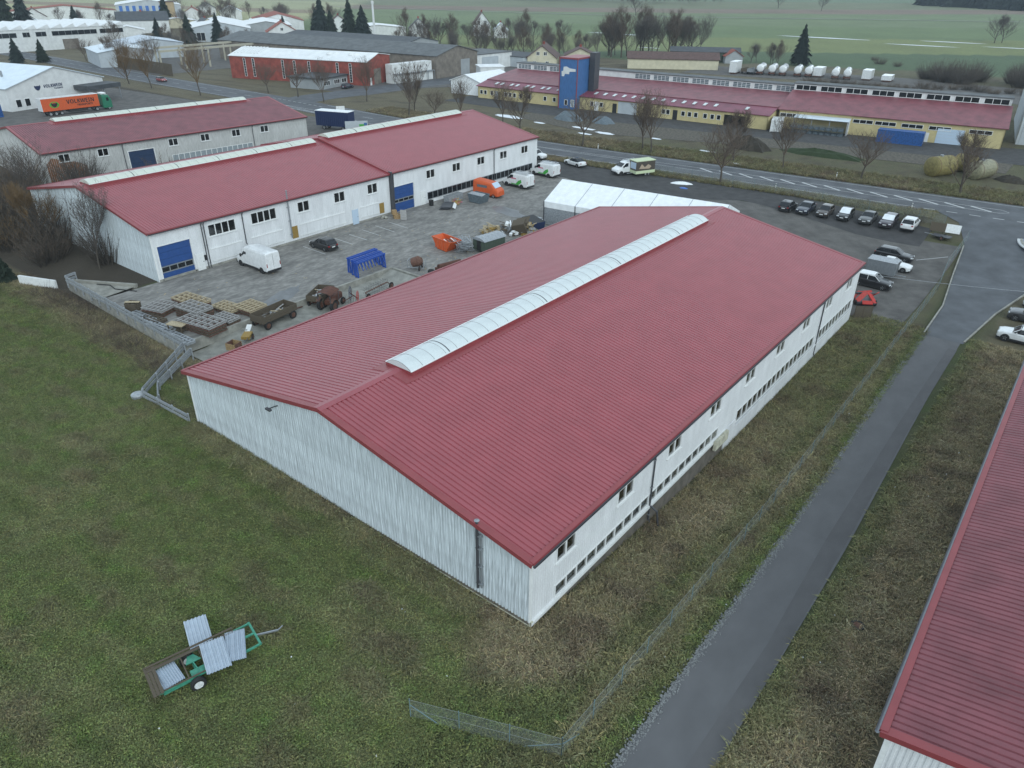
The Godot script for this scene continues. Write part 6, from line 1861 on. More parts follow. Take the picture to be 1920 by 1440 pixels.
	var cn := [[-75.5, -302, 0.85, 0, "single tall spruce standing beside the tank trailers"], [-286, -248, 1.15, 0, "tallest dark conifer of the group behind the brick factory"], [-281, -252, 1.25, 1, "dark conifer right beside the tallest one behind the brick factory"], [-292, -253, 1.1, 1, "dark conifer left of the tallest one behind the brick factory"], [-277, -246, 0.9, 1, "smaller dark conifer near the white chimney"], [-318, -262, 1.0, 1, "dark conifer behind the red roofed house"], [-326, -262, 1.15, 0, "tall dark conifer left behind the red roofed house"], [-333, -264, 1.0, 1, "dark conifer between grey hall and red roofed house"], [-256, -236, 0.7, 2, "bushy conifer at the foot of the chimney"], [-262, -238, 0.75, 2, "second bushy conifer left of the chimney"],
		[-345, -178, 0.85, 1, "broad dark conifer right of the long white factory"], [-338, -190, 0.95, 1, "broad dark conifer in front of the grey gabled hall"], [-322, -196, 0.8, 0, "slim dark conifer before the grey gabled hall"], [-300, -106, 0.6, 1, "dark conifer left behind the haulage hall"], [-303, -98, 0.65, 1, "dark conifer at the left edge behind the haulage hall"], [-418, -140, 1.3, 0, "tall dark conifer at the upper left edge"], [-424, -150, 1.3, 0, "tall dark conifer next to the one at the upper left edge"], [-410, -128, 1.1, 1, "dark conifer leftmost at the top"], [-430, -178, 1.0, 1, "dark conifer before the grey apartment roof"], [-448, -240, 1.0, 0, "dark conifer beside the pale brick tower"], [-352, -256, 0.7, 1, "small dark conifer behind the white hall roofs"]]
	for i in cn.size():
		var e: Array = cn[i]
		plant("conifer", e[4], "tree", cv[e[3]], at(e[0], e[1]), i * 1.1, Vector3(e[2] * 1.1, e[2], e[2] * 1.1), M.bark, M.needle if i % 2 else M.needle_blue, "dark conifers behind the estate")
	var wv := [bare_tree(13, 0.75, 201, 3000, 0.2, 0.7, 0.62), bare_tree(12, 0.85, 203, 3000, 0.2, 0.6, 0.6), bare_tree(11, 0.8, 205, 2600, 0.18, 0.65, 0.25)]
	var wn := 0
	var big := thicket(8.0, 8.5, 301, 260)
	var sets := [
		[24, -156, -276, -124, -312, 8.0, 1.15, 1.5, " bare tree from the left in the dense copse behind the yellow works", "bare trees of the copse behind the yellow works", 0],
		[30, -222, -228, -148, -262, 11.0, 0.6, 0.95, " bare tree from the left in the brown belt behind the white garage", "bare trees of the belt behind the white garage", 0],
		[26, -262, -258, -205, -310, 14.0, 0.75, 1.2, " bare tree from the left around the distant gabled houses", "bare trees around the gabled houses", 0],
		[14, -28, -284, 26, -290, 8.0, 0.7, 1.15, " round grey shrub tree from the left at the meadow's right end", "round shrub trees at the meadow's right end", 1],
		[6, -96, -300, -79, -297, 4.0, 0.55, 0.9, " bare tree from the left beside the single tall spruce", "bare trees beside the tall spruce", 0],
		[22, -540, -290, -360, -305, 16.0, 0.7, 1.15, " bare tree from the left along the pale fields at upper left", "bare trees along the pale fields", 0],
		[20, -240, -226, -150, -246, 9.0, 0.45, 0.75, " brown scrub bush from the left under the belt behind the garage", "scrub under the tree belt", 2],
		[26, -520, -140, -380, -250, 22.0, 0.6, 1.0, " bare garden tree from the left among the houses at upper left", "bare garden trees among the houses", 0],
		[12, -345, -160, -262, -178, 9.0, 0.5, 0.9, " bare tree from the left between silver sheds and dark roofed shed", "bare trees beside the silver sheds", 0]]
	for q in sets:
		var list := []
		for i in q[0]:
			var f: float = (i + 0.5) / float(q[0])
			list.append([lerpf(q[1], q[3], f) + rng.randf_range(-0.5, 0.5) * q[5], lerpf(q[2], q[4], f) + rng.randf_range(-1, 1) * q[5], rng.randf_range(q[6], q[7])])
		for e in ordered(list, q[8]):
			var v: Array = wv[wn % 3] if q[10] == 0 else big if q[10] == 1 else bv[2]
			var k: float = e[2] if q[10] < 2 else e[2] * 1.6
			plant("woodland_tree" if q[10] < 2 else "brown_scrub", e[3], "tree" if q[10] < 2 else "shrub", v, at(e[0], e[1], -0.1), wn * 0.9, Vector3(k, k, k), M.bark, M.twig_grey if wn % 3 else M.twig_brown, q[9])
			wn += 1
	for e in [[-33, -480, 1.25, "single round bare tree on the far meadow beside the field road"], [-30, -484, 1.15, "second trunk of the lone tree group on the far meadow"], [-294, -548, 1.3, "lone bare tree on the field track above the copse"], [-250, -735, 1.5, "far bare tree on the ridge field"], [-205, -720, 1.2, "small far bare tree right of the ridge tree"]]:
		plant("meadow_tree", e[3], "tree", wv[1], at(e[0], e[1]), e[0], Vector3(e[2], e[2], e[2]), M.bark, M.twig_grey)
	# bushes on the meadow edge and scrub
	var sb := [[-52, -330, 0.9, "low brown bush on the meadow, left of the ditch"], [-44, -325, 0.7, "small brown bush on the meadow beside the ditch"], [-58, -345, 0.6, "tiny bush where the ditch begins"]]
	for i in sb.size(): plant("brown_bush", sb[i][3], "shrub", bv[2], at(sb[i][0], sb[i][1], -0.1), i * 1.3, Vector3(sb[i][2] * 1.3, sb[i][2], sb[i][2] * 1.3), M.bark, M.twig_brown)
	for q in [[16, -54, -14, -251, 0.65, " low reddish bramble from the left in the hedge behind the works", "brambles of the hedge behind the works"], [12, -20, 24, -262, 0.8, " brown bush from the left at the trailer lot's right end", "bushes at the right end of the trailer lot"]]:
		var list := []
		for i in q[0]: list.append([lerpf(q[1], q[2], i / float(q[0] - 1)), q[3] + rng.randf_range(-3, 3), q[4] * rng.randf_range(0.8, 1.2)])
		for e in ordered(list, q[5]): plant("brown_bush", e[3], "shrub", bv[2], at(e[0], e[1], -0.1), e[0], Vector3(e[2] * 1.3, e[2], e[2] * 1.3), M.bark, M.twig_ochre if int(e[0]) % 3 == 0 else M.twig_brown, q[6])
	# far woods on the skyline
	for e in [["forest strip along the far right skyline", -160, -905, 60, -800, 26, 420], ["far hedge line above the pale fields", -520, -690, -330, -760, 9, 160]]:
		var mm := MultiMesh.new()
		mm.transform_format = MultiMesh.TRANSFORM_3D
		mm.mesh = cv[2][1] if e[5] > 10 else wv[0][1]
		mm.instance_count = e[6]
		for i in e[6]:
			var f := rng.randf()
			var x := lerpf(e[1], e[3], f) + rng.randf_range(-14, 14)
			var z := lerpf(e[2], e[4], f) + rng.randf_range(-22, 22)
			var s: float = rng.randf_range(0.75, 1.2) * (1.5 if e[5] > 10 else 0.7)
			mm.set_instance_transform(i, Transform3D(Basis(Vector3.UP, rng.randf() * TAU).scaled(Vector3(s, s, s)), at(x, z)))
		var o := MultiMeshInstance3D.new()
		o.name = numbered("far_wood")
		o.multimesh = mm
		o.material_override = M.needle_blue if e[5] > 10 else M.twig_grey
		add_child(o)
		tag(o, e[0], "wood", "", "stuff")

# ---------- buildings beyond the road ----------
func far_materials() -> void:
	mat("wall_yellow", lin(0.62, 0.52, 0.27), 0.85, 0, T.coarse, Vector3(0.08, 0.08, 0.08), T.fine, Vector3(0.4, 0.4, 0.4))
	mat("wall_white", lin(0.70, 0.71, 0.70), 0.8, 0, T.coarse, Vector3(0.08, 0.08, 0.08))
	mat("wall_cream", lin(0.60, 0.55, 0.40), 0.85, 0, T.coarse, Vector3(0.08, 0.08, 0.08))
	mat("wall_grey", lin(0.34, 0.36, 0.37), 0.7, 0, T.coarse, Vector3(0.06, 0.06, 0.06))
	mat("wall_pale", lin(0.46, 0.50, 0.53), 0.6, 0, T.coarse, Vector3(0.05, 0.05, 0.05))
	mat("wall_brick", lin(0.32, 0.075, 0.055), 0.85, 0, T.patch, Vector3(0.06, 0.06, 0.06), T.fine, Vector3(0.8, 0.8, 0.8))
	mat("wall_brown", lin(0.22, 0.19, 0.16), 0.85, 0, T.patch, Vector3(0.06, 0.06, 0.06))
	mat("brick_pale", lin(0.45, 0.34, 0.2), 0.85, 0, T.coarse, Vector3(0.1, 0.1, 0.1))
	mat("tower_blue", lin(0.05, 0.15, 0.36), 0.6, 0, T.streak, Vector3(0.3, 0.03, 0.3))
	mat("roof_purple", lin(0.22, 0.055, 0.085), 0.5, 0, T.patch, Vector3(0.03, 0.03, 0.03))
	mat("roof_brown", lin(0.12, 0.07, 0.06), 0.8, 0, T.patch, Vector3(0.1, 0.1, 0.1))
	mat("roof_tile_red", lin(0.30, 0.075, 0.045), 0.8, 0, T.patch, Vector3(0.1, 0.1, 0.1))
	mat("roof_dark", lin(0.075, 0.082, 0.09), 0.75, 0, T.patch, Vector3(0.06, 0.06, 0.06))
	mat("roof_fibre", lin(0.16, 0.17, 0.175), 0.85, 0, T.patch, Vector3(0.04, 0.04, 0.04), T.streak, Vector3(0.3, 0.3, 0.05))
	mat("roof_pale", lin(0.66, 0.74, 0.80), 0.4, 0, T.coarse, Vector3(0.05, 0.05, 0.05))
	mat("roof_white", lin(0.78, 0.79, 0.79), 0.5, 0, T.coarse, Vector3(0.05, 0.05, 0.05))
	mat("blue_metal", lin(0.03, 0.13, 0.42), 0.5)
	mat("gantry_paint", lin(0.45, 0.42, 0.33), 0.7, 0, T.coarse, Vector3(0.3, 0.3, 0.3))
func shell(called: String, label: String, cat: String, x: float, z: float, yaw: float, W: float, L: float, eave: float, ridge: float, wm: Material, rm: Material, ov := 0.4, group := "") -> Node3D:
	# gabled building; origin at the middle of its front gable, depth along -z
	var o := thing(called, label, cat, at(x, z), yaw, group)
	var gt := [[0.0, eave], [W / 2, ridge], [W, eave]]
	for side in ["right", "left", "front", "back"]:
		var g := G.new()
		wall(g, frame(W, L, side), gt if side in ["front", "back"] else [[0.0, eave], [L, eave]], -0.6, [], 0)
		part("wall", g, wm, o)
	var sl := (ridge - eave) / (W / 2)
	for s in [-1, 1]:
		var g := G.new()
		g.bar(Vector3(s * (W / 4 + ov / 2), (ridge + eave) / 2 - ov / 2 * sl + 0.1, ov), Vector3(s * (W / 4 + ov / 2), (ridge + eave) / 2 - ov / 2 * sl + 0.1, -L - ov), Vector2(W / 2 + ov, (W / 2 + ov) * sl).length(), 0.16, Vector3(s * sl, 1, 0))
		part("roof", g, rm, o)
	return o
func openings(o: Node3D, W: float, L: float, side: String, list: Array, glass: Material = null, fr: Material = null) -> void:
	# list of [u, y, w, h, panes, rows]
	var xf := frame(W, L, side).translated_local(Vector3(0, 0, 0.03))
	for e in list: window(o, xf, Rect2(e[0], e[1], e[2], e[3]), e[4] if e.size() > 4 else 2, glass if glass else M.dark_glass, fr, false, 0.1, e[5] if e.size() > 5 else 1)
func door_on(o: Node3D, W: float, L: float, side: String, u: float, w: float, h: float, m: Material, y := 0.0) -> void:
	var g := G.new()
	g.xf = frame(W, L, side)
	g.bx(u, u + w, y, y + h, 0.0, 0.05)
	g.bx(u - 0.1, u, y, y + h + 0.1, 0.0, 0.09); g.bx(u + w, u + w + 0.1, y, y + h + 0.1, 0.0, 0.09); g.bx(u, u + w, y + h, y + h + 0.1, 0.0, 0.085)
	part("door", g, m, o)
func flat_block(called: String, label: String, cat: String, x: float, z: float, yaw: float, W: float, L: float, H: float, wm: Material, rm: Material, ov := 0.25) -> Node3D:
	var o := thing(called, label, cat, at(x, z), yaw)
	var g := G.new()
	g.bx(-W / 2, W / 2, -0.6, H, -L, 0)
	part("wall", g, wm, o)
	g = G.new()
	g.bx(-W / 2 - ov, W / 2 + ov, H + 0.003, H + 0.25, -L - ov, ov)
	part("roof", g, rm, o)
	return o

func yellow_works() -> void:
	for wing in 2:
		var L := 84.0 if wing == 0 else 46.0
		var yaw := 0.066 if wing == 0 else 0.136
		var e := 3.2 if wing == 0 else 4.1
		var D := 20.0 if wing == 0 else 12.5
		var top := 6.0 if wing == 0 else 6.9
		var ct := 7.7 if wing == 0 else 8.5
		var o := thing("works_building", ["long yellow works with purple red roof and clerestory beside the blue tower", "yellow works wing with dark clerestory windows and grey sectional door"][wing], "building", at(-114.3, -147.8) if wing == 0 else at(-30.0, -158.4), yaw)
		# local x along the front, depth along -z
		var g := G.new()
		var fr := Transform3D()
		wall(g, fr, [[0.0, e], [L, e]], -0.5, [Rect2(73.5, -0.5, 5.2, 3.0)] if wing == 0 else [], 0)
		part("wall", g, M.wall_yellow, o)
		g = G.new()
		g.prism([Vector2(0, -0.5), Vector2(D, -0.5), Vector2(D, top), Vector2(0, e)], Vector3(L, 0, 0), Vector3(0, 0, -1), Vector3.UP, Vector3(-0.2, 0, 0))
		g.prism([Vector2(0, -0.5), Vector2(D, -0.5), Vector2(D, top), Vector2(0, e)], Vector3(0, 0, 0), Vector3(0, 0, -1), Vector3.UP, Vector3(0.2, 0, 0))
		part("end_wall", g, M.wall_yellow, o)
		if wing == 0:
			for s in [[0.4, e - 0.1, -5.2, e + 1.05], [-4.9, e + 1.15, -D, top]]:
				g = G.new()
				g.bar(Vector3(0 - 0.4, (s[1] + s[3]) / 2 + 0.1, (s[0] + s[2]) / 2), Vector3(L + 0.4, (s[1] + s[3]) / 2 + 0.1, (s[0] + s[2]) / 2), Vector2(s[0] - s[2], s[3] - s[1]).length(), 0.14, Vector3(0, s[0] - s[2], s[3] - s[1]))
				part("roof", g, M.roof_purple if s[0] > 0 else M.roof_worn, o)
			for i in 10: lantern(o, 5.0 + 5.2 * (i / 2) + 1.9 * (i % 2), e, 0)
			for i in 13: lantern(o, 37.3 + i * 2.75, e, 0)
			lantern(o, 78.0, e, 0)
		else:
			g = G.new()
			g.bar(Vector3(-0.3, (e + top) / 2 + 0.08, -D / 2 + 0.2), Vector3(L + 0.4, (e + top) / 2 + 0.08, -D / 2 + 0.2), Vector2(D + 0.5, top - e).length(), 0.14, Vector3(0, D, top - e))
			part("roof", g, M.roof_worn, o)
		# clerestory
		g = G.new()
		g.bx(0, L, top - 0.3, ct, -D - 4.0, -D)
		part("clerestory_wall", g, M.wall_white, o)
		g = G.new()
		g.bx(-0.2, L + 0.2, ct + 0.003, ct + 0.22, -D - 4.2, -D + 0.25)
		part("clerestory_roof", g, M.roof_fibre, o)
		var cf := Transform3D(Basis(), Vector3(0, 0, -D + 0.04))
		var bays := 15 if wing == 0 else 8
		for i in bays:
			var w := L / bays
			if wing == 0 and i in [5, 6]: continue
			window(o, cf, Rect2(i * w + 0.45, top + 0.25, w - 0.9, ct - top - 0.4), 4 if wing == 0 else 3, M.milk_dark if wing == 0 else M.dark_glass, null, false, 0.09, 3 if wing == 0 else 1)
		var xf := Transform3D(Basis(), Vector3(0, 0, 0.03))
		if wing == 0:
			for x in [0.8, 2.2, 4.5, 9.3, 10.8, 12.3, 14.4, 17.3, 22.4, 25.4, 37.0, 39.8, 57.4, 58.6, 62.6, 64.3, 65.9, 68.3, 70.1, 71.7]: window(o, xf, Rect2(x, 1.1, 1.0, 1.15), 1, M.dark_glass, null, false, 0.08)
			for d in [[5.9, M.wall_grey], [38.3, M.wall_white], [43.6, M.black], [60.4, M.black]]:
				g = G.new()
				g.bx(d[0], d[0] + 1.2, 0, 2.3, 0, 0.06)
				part("door", g, d[1], o)
			g = G.new()
			g.bx(45.2, 50.5, 0, 2.9, 0.0, 0.03)
			part("grey_panel", g, M.wall_pale, o)
			g = G.new()
			g.bx(73.5, 78.7, -0.5, 2.6, -5.0, -4.9)
			part("garage_back", g, M.black, o)
		else:
			for x in [0.3, 21.0, 26.4, 31.8, 39.5]:
				window(o, xf, Rect2(x, 2.6, 4.3, 0.85), 3, M.dark_glass, null, false, 0.08)
			window(o, xf, Rect2(16.4, 2.6, 4.2, 0.85), 3, M.dark_glass, null, false, 0.08)
			g = G.new()
			for i in 5: g.bx(33.6, 38.8, i * 0.62, i * 0.62 + 0.6, 0, 0.05)
			part("sectional_door", g, M.pale_blue, o)
			g = G.new()
			g.bx(31.2, 32.2, 0, 2.0, 0, 0.06)
			part("door", g, M.wall_white, o)
			# lean-to shelter
			g = G.new()
			g.bar(Vector3(4.0, 3.25, 1.3), Vector3(16.0, 3.25, 1.3), 3.2, 0.1, Vector3(0, 1, 0.12))
			part("shelter_roof", g, M.roof_pale, o)
			for i in 4:
				g = G.new()
				g.bx(4.1 + i * 3.9, 4.25 + i * 3.9, 0, 3.15, 2.6, 2.75)
				part("shelter_post", g, M.zinc, o)
			g = G.new()
			g.bx(15.7, 15.9, 0, 3.1, 0.0, 2.7)
			part("shelter_side", g, M.wall_white, o)
	# blue tower
	var t := thing("silo_tower", "tall blue tower with red edges and white emblem in the yellow works", "tower", at(-83.2, -148.0), 0.06)
	var g := G.new()
	g.bx(-2.7, 2.7, -0.5, 12.2, -8.6, 0)
	part("shaft", g, M.tower_blue, t)
	g = G.new()
	g.bx(-2.85, 2.85, 12.2, 12.6, -8.75, 0.15)
	for x in [-2.7, 2.7]: g.bx(x - 0.1, x + 0.1, 0, 12.2, -0.02, 0.12)
	part("red_edge", g, M.trim_red, t)
	g = G.new()
	g.prism([Vector2(-2.0, 8.0), Vector2(-1.3, 8.0), Vector2(-1.1, 8.6), Vector2(0.2, 8.6), Vector2(0.3, 9.2), Vector2(2.1, 9.3), Vector2(2.1, 9.9), Vector2(0.3, 10.0), Vector2(-0.6, 10.4), Vector2(-1.5, 10.3), Vector2(-1.6, 9.3), Vector2(-2.1, 9.2)], Vector3(0, 0, 0.06), Vector3.RIGHT, Vector3.UP, Vector3(0, 0, -0.06))
	part("white_emblem", g, M.wall_white, t)
	g = G.new()
	g.bx(3.0, 4.6, -0.5, 13.6, -8.2, -5.6)
	part("lift_shaft", g, M.dark_pipe, t)
	g = G.new()
	g.bx(2.7, 2.74, 9.4, 10.6, -7.0, -5.9)
	part("fan_opening", g, M.black, t)
	window(t, Transform3D(Basis(), Vector3(0, 0, 0.05)), Rect2(-0.9, 0.9, 1.0, 1.4), 1, M.dark_glass, null, false)
	window(t, Transform3D(Basis(), Vector3(0, 0, 0.05)), Rect2(1.1, 0.6, 1.0, 1.8), 1, M.milk_glass, null, false)
	# neighbours
	container("white container standing between the yellow works wings", at(-28.6, -154.5, 0.06), 0.3, 5.8, 2.4, 2.6, M.wall_white)
	container("blue container in front of the yellow works wing", at(-2.6, -157.6, 0.06), PI / 2 + 0.12, 9.0, 2.5, 2.6, M.blue_box)
	var o := flat_block("cold_store", "pale grey blue hall at the right edge beside the yellow works", "hall", 38.0, -176, 0.136, 42, 38, 9.5, M.wall_pale, M.roof_fibre)
	for i in 10:
		g = G.new()
		g.bx(-20.5 + i * 4.1, -20.44 + i * 4.1, 0, 9.3, 0.0, 0.04)
		part("panel_joint", g, M.wall_grey, o)
	o = thing("wire_cage_stack", "rows of stacked grey wire cages under the shelter of the yellow works", "cages", at(-20.0, -157.2, 0.06), 0.13)
	for i in 9:
		for k in 2:
			for r in 2:
				g = G.new()
				if not cache.has("cage"):
					for x in 6: g.bx(-0.55 + x * 0.22, -0.53 + x * 0.22, 0, 0.8, 0.48, 0.5); g.bx(-0.55 + x * 0.22, -0.53 + x * 0.22, 0, 0.8, -0.5, -0.48)
					for y in 4: g.bx(-0.56, 0.56, y * 0.26, y * 0.26 + 0.02, 0.48, 0.5); g.bx(-0.56, 0.56, y * 0.26, y * 0.26 + 0.02, -0.5, -0.48); g.bx(-0.56, -0.54, y * 0.26, y * 0.26 + 0.02, -0.5, 0.5); g.bx(0.54, 0.56, y * 0.26, y * 0.26 + 0.02, -0.5, 0.5)
					g.bx(-0.5, 0.5, 0.02, 0.35, -0.42, 0.42)
					cache.cage = g.mesh(null)
				put("wire_cage", cache.cage, M.skip_grey, o, Vector3(-5.4 + i * 1.3, k * 0.95, r * 1.2), Basis(Vector3.UP, rng.randf_range(-0.08, 0.08)))
	# tanks on the waste ground
	for e in [["olive round tank lying left in the group on the waste ground", 10.6, -131.0, -0.5, M.olive_tank, 1.75, 4.4], ["olive tank turned crosswise at the back of the tank group", 13.6, -137.0, 1.3, M.olive_tank, 1.6, 3.0], ["silver and olive tank lying right in the tank group", 16.8, -133.5, -0.35, M.tank_pale, 1.6, 4.6]]:
		o = thing("steel_tank", e[0], "tank", at(e[1], e[2], e[5] - 0.12), e[3], "old steel tanks on the waste ground")
		g = G.new()
		var r: float = e[5]
		var l: float = e[6] / 2
		g.lathe([Vector2(-l - 0.5, 0.01), Vector2(-l - 0.42, r * 0.5), Vector2(-l - 0.2, r * 0.85), Vector2(-l, r), Vector2(0, r * 1.01), Vector2(l, r), Vector2(l + 0.2, r * 0.85), Vector2(l + 0.42, r * 0.5), Vector2(l + 0.5, 0.01)], Vector3.ZERO, Vector3(0, 0, 1), 20)
		part("shell", g, e[4], o)
		g = G.new()
		g.tube(Vector3(0, r - 0.1, 0.4), Vector3(0, r + 0.25, 0.4), 0.3, 0.3, 12, true)
		part("manhole", g, M.zinc, o)
		for z in [-l * 0.9, l * 0.9]:
			g = G.new()
			for i in 20: g.bar(Vector3(cos(TAU * i / 20) * (r + 0.01), sin(TAU * i / 20) * (r + 0.01), z), Vector3(cos(TAU * (i + 1) / 20) * (r + 0.01), sin(TAU * (i + 1) / 20) * (r + 0.01), z), 0.08, 0.03, Vector3(cos(TAU * (i + 0.5) / 20), sin(TAU * (i + 0.5) / 20), 0))
			part("weld_band", g, M.rust, o)
	# heaps
	one("soil_heap", blob("x", M.soil, -25.5, -131, 5.0, 3.2, 0, 2.2, 0.2, 3), M.soil, "dark heap of soil beyond the road", "heap", at(-25.5, -131))
	one("soil_heap", blob("x", M.soil, 21.5, -134, 2.6, 1.8, 0, 1.0, 0.2, 5), M.soil, "low heap of roots and soil right of the tanks", "heap", at(21.5, -134))
	one("tarp_heap", blob("x", M.skip_grey, -73, -134.5, 4.2, 2.6, 0, 1.9, 0.1, 7), M.skip_grey, "blue grey heap left below the blue tower", "heap", at(-73.5, -134.5))
	one("tarp_heap", blob("x", M.skip_grey, -64, -136, 3.4, 2.2, 0, 1.4, 0.1, 8), M.skip_grey, "blue grey heap right of the tower's foot", "heap", at(-64.5, -136.5))
	one("grassy_bank", blob("x", M.leaf_bank, -11.5, -133, 8.5, 2.4, 0, 1.1, 0.0, 9), M.leaf_bank, "green overgrown bank in front of the yellow works wing", "bank", at(-11.5, -134))
	for e in [[-87, -128, 5.5, 2.0, 1], [-76, -126, 2.2, 0.9, 2], [-60, -121.5, 2.4, 1.0, 3], [-64, -127, 4.0, 1.2, 4], [-57, -125, 3.2, 1.3, 5], [-45, -127, 1.6, 0.8, 6], [-30, -122, 3.0, 0.8, 8], [-22, -115.5, 3.0, 0.9, 9]]:
		var s := one("snow_patch", blob("x", M.snow, e[0], e[1], e[2] * 0.8, e[3] * 0.8, 0.07, 0.05, 0.1, e[4]), M.snow, ["", "largest snow patch left in front of the yellow works", "small snow patch near the blue grey heap", "snow patch closest to the road below the tower", "long snow patch right of the blue grey heap", "oval snow patch between the heaps and the road", "tiny snow patch behind the paired trees", "", "thin snow patch near the soil heap", "narrow snow patch at the verge left of the soil heap"][e[4]], "snow", at(e[0], e[1]), 0.0, "snow patches on the waste ground")
		s.position.y += 0.0
	for e in [[-115, -452, 26, 2.2, 1, "long snow strip across the meadow before the copse"], [-60, -440, 18, 1.6, 2, "thin snow strip right of the copse on the meadow"], [-52, -470, 16, 1.8, 3, "bright snow patch on the right part of the meadow"], [-20, -455, 13, 1.4, 4, "narrow snow patch near the lone tree"], [-215, -395, 22, 2.0, 5, "snow strip on the meadow left of the copse"], [-160, -330, 6, 1.0, 6, "small snow patch behind the brown tree belt"]]:
		one("snow_patch", blob("x", M.snow, e[0], e[1], e[2], e[3], 0.12, 0.05, -0.08, e[4] + 20), M.snow, e[5], "snow", at(e[0], e[1]), 0.0, "snow left on the meadows")
func lantern(o: Node3D, x: float, e: float, _k: int) -> void:
	var g := G.new()
	g.bar(Vector3(x, e + 0.62, -1.6), Vector3(x, e + 0.98, -3.2), 0.75, 0.06, Vector3(0, 5.6, 1.15))
	part("roof_light", g, M.skylight, o)

func far_buildings() -> void:
	far_materials()
	mat("leaf_bank", lin(0.045, 0.075, 0.025), 0.95, 0, T.grass, Vector3(0.5, 0.5, 0.5), T.patch, Vector3(0.2, 0.2, 0.2))
	mat("tank_pale", lin(0.36, 0.34, 0.22), 0.5, 0.2, T.patch, Vector3(0.25, 0.25, 0.25), T.streak, Vector3(0.6, 0.1, 0.6))
	mat("milk_dark", lin(0.10, 0.13, 0.15), 0.3)
	yellow_works()
	var g: G
	# haulier's hall
	var o := shell("haulage_hall", "white haulage hall with pale metal roof and black lettering", "hall", -188.5, -64.5, 1.823, 28, 46, 5.4, 9.2, M.wall_white, M.roof_pale)
	openings(o, 28, 46, "front", [[1.6, 0.8, 1.5, 1.9, 1], [4.0, 0.8, 1.5, 1.9, 1], [9.0, 1.4, 0.7, 0.8, 1]])
	openings(o, 28, 46, "left", [[30, 0.8, 1.0, 2.0, 1], [33, 0.8, 1.0, 2.0, 1], [36, 0.8, 1.0, 2.0, 1], [39, 0.8, 1.0, 2.0, 1]])
	text("VOLKWEIN", 1.05, M.dark_blue, o, Vector3(-1.2, 4.9, 0.05), Basis())
	text("Transporte", 0.5, M.dark_blue, o, Vector3(0.2, 4.2, 0.05), Basis())
	emblem(o, Vector3(-5.6, 4.8, 0.03), Basis(), 0.85, M.dark_blue)
	g = G.new()
	g.bx(4.5, 15, 3.2, 4.3, 0.1, 5.5)
	part("canopy", g, M.roof_dark, o)
	for x in [5.0, 9.5, 14.5]:
		g = G.new()
		g.bx(x, x + 0.2, 0, 3.2, 5.0, 5.2)
		part("canopy_post", g, M.zinc, o)
	g = G.new()
	g.tube(Vector3(-8, 6.5, -9), Vector3(-8, 8.6, -9), 0.3, 0.3, 8, true)
	part("vent_pipe", g, M.zinc, o)
	container("blue container at the left edge in front of the haulage hall", at(-179.5, -43.5, 0.04), 0.2, 6, 2.5, 2.9, M.blue_box)
	# tarpaulin trailer and board beside the rear hall
	o = thing("curtain_trailer", "dark blue curtain sided trailer with white roof standing near the junction", "trailer", at(-106.0, -88.6, 0.05), -1.25)
	g = G.new()
	g.bx(-1.4, 1.4, 0.9, 4.0, -4.2, 4.2)
	for i in 16:
		for s in [-1, 1]: g.bx(s * 1.4, s * 1.45, 0.9, 3.9, -4.1 + i * 0.52, -3.85 + i * 0.52)
	part("curtain", g, M.dark_blue, o)
	g = G.new()
	g.bx(-1.42, 1.42, 4.0, 4.1, -4.25, 4.25)
	part("roof_sheet", g, M.tent_white, o)
	for z in [-2.6, 2.4]:
		for s in [-1, 1]: wheel(o, Vector3(s * 1.0, 0.48, z), 0.48, 0.3)
	o = thing("notice_board", "white board on two posts above the blue curtain trailer", "sign", at(-113.5, -96.5, 0.04), 1.0)
	put("panel", box_mesh(Vector3(2.0, 1.8, 0.08)), M.white_frame, o, Vector3(0, 2.5, 0))
	for x in [-0.8, 0.8]: put("post", box_mesh(Vector3(0.1, 2.0, 0.1)), M.zinc, o, Vector3(x, 0.9, -0.1))
	o = thing("bank_hoarding", "pale printed hoarding right of the blue curtain trailer", "sign", at(-100.5, -90.0, 0.04), 0.9)
	put("panel", box_mesh(Vector3(5.0, 1.9, 0.1)), M.wall_pale, o, Vector3(0, 1.3, 0))
	put("print", box_mesh(Vector3(1.2, 0.9, 0.02)), M.leaf_green, o, Vector3(1.2, 1.1, 0.07)); put("print", box_mesh(Vector3(0.7, 1.1, 0.02)), M.tower_blue, o, Vector3(2.0, 1.3, 0.07))
	# brick factory
	o = thing("brick_factory", "long red brick factory with white roof and vertical window strips", "factory", at(-156, -143), 0.316)
	g = G.new()
	wall(g, Transform3D(Basis(), Vector3(-52, 0, 0)), [[0.0, 6.9], [52.0, 6.9]], -0.5, [], 0)
	part("wall", g, M.wall_brick, o)
	g = G.new()
	g.prism([Vector2(0, -0.5), Vector2(15, -0.5), Vector2(15, 8.0), Vector2(7.5, 8.9), Vector2(0, 6.9)], Vector3(0, 0, 0), Vector3(0, 0, -1), Vector3.UP, Vector3(-0.3, 0, 0))
	part("gable_wall", g, M.wall_brick, o)
	g = G.new()
	g.bar(Vector3(0.3, 7.98, -3.7), Vector3(-41, 7.98, -3.7), 8.2, 0.15, Vector3(0, 7.5, 2.0))
	g.bar(Vector3(0.3, 8.5, -11.2), Vector3(-41, 8.5, -11.2), 7.8, 0.15, Vector3(0, 7.5, -0.9))
	part("roof", g, M.roof_white, o)
	g = G.new()
	g.bar(Vector3(-41, 7.95, -3.7), Vector3(-52.3, 7.95, -3.7), 8.2, 0.15, Vector3(0, 7.5, 2.0))
	for i in 8: g.box(Vector3(-42.0 - i * 1.3, 8.3, -5.0), Vector3(0.9, 0.5, 6.0), Basis.from_euler(Vector3(0.26, 0, 0.15)))
	part("sawtooth_roof", g, M.roof_white, o)
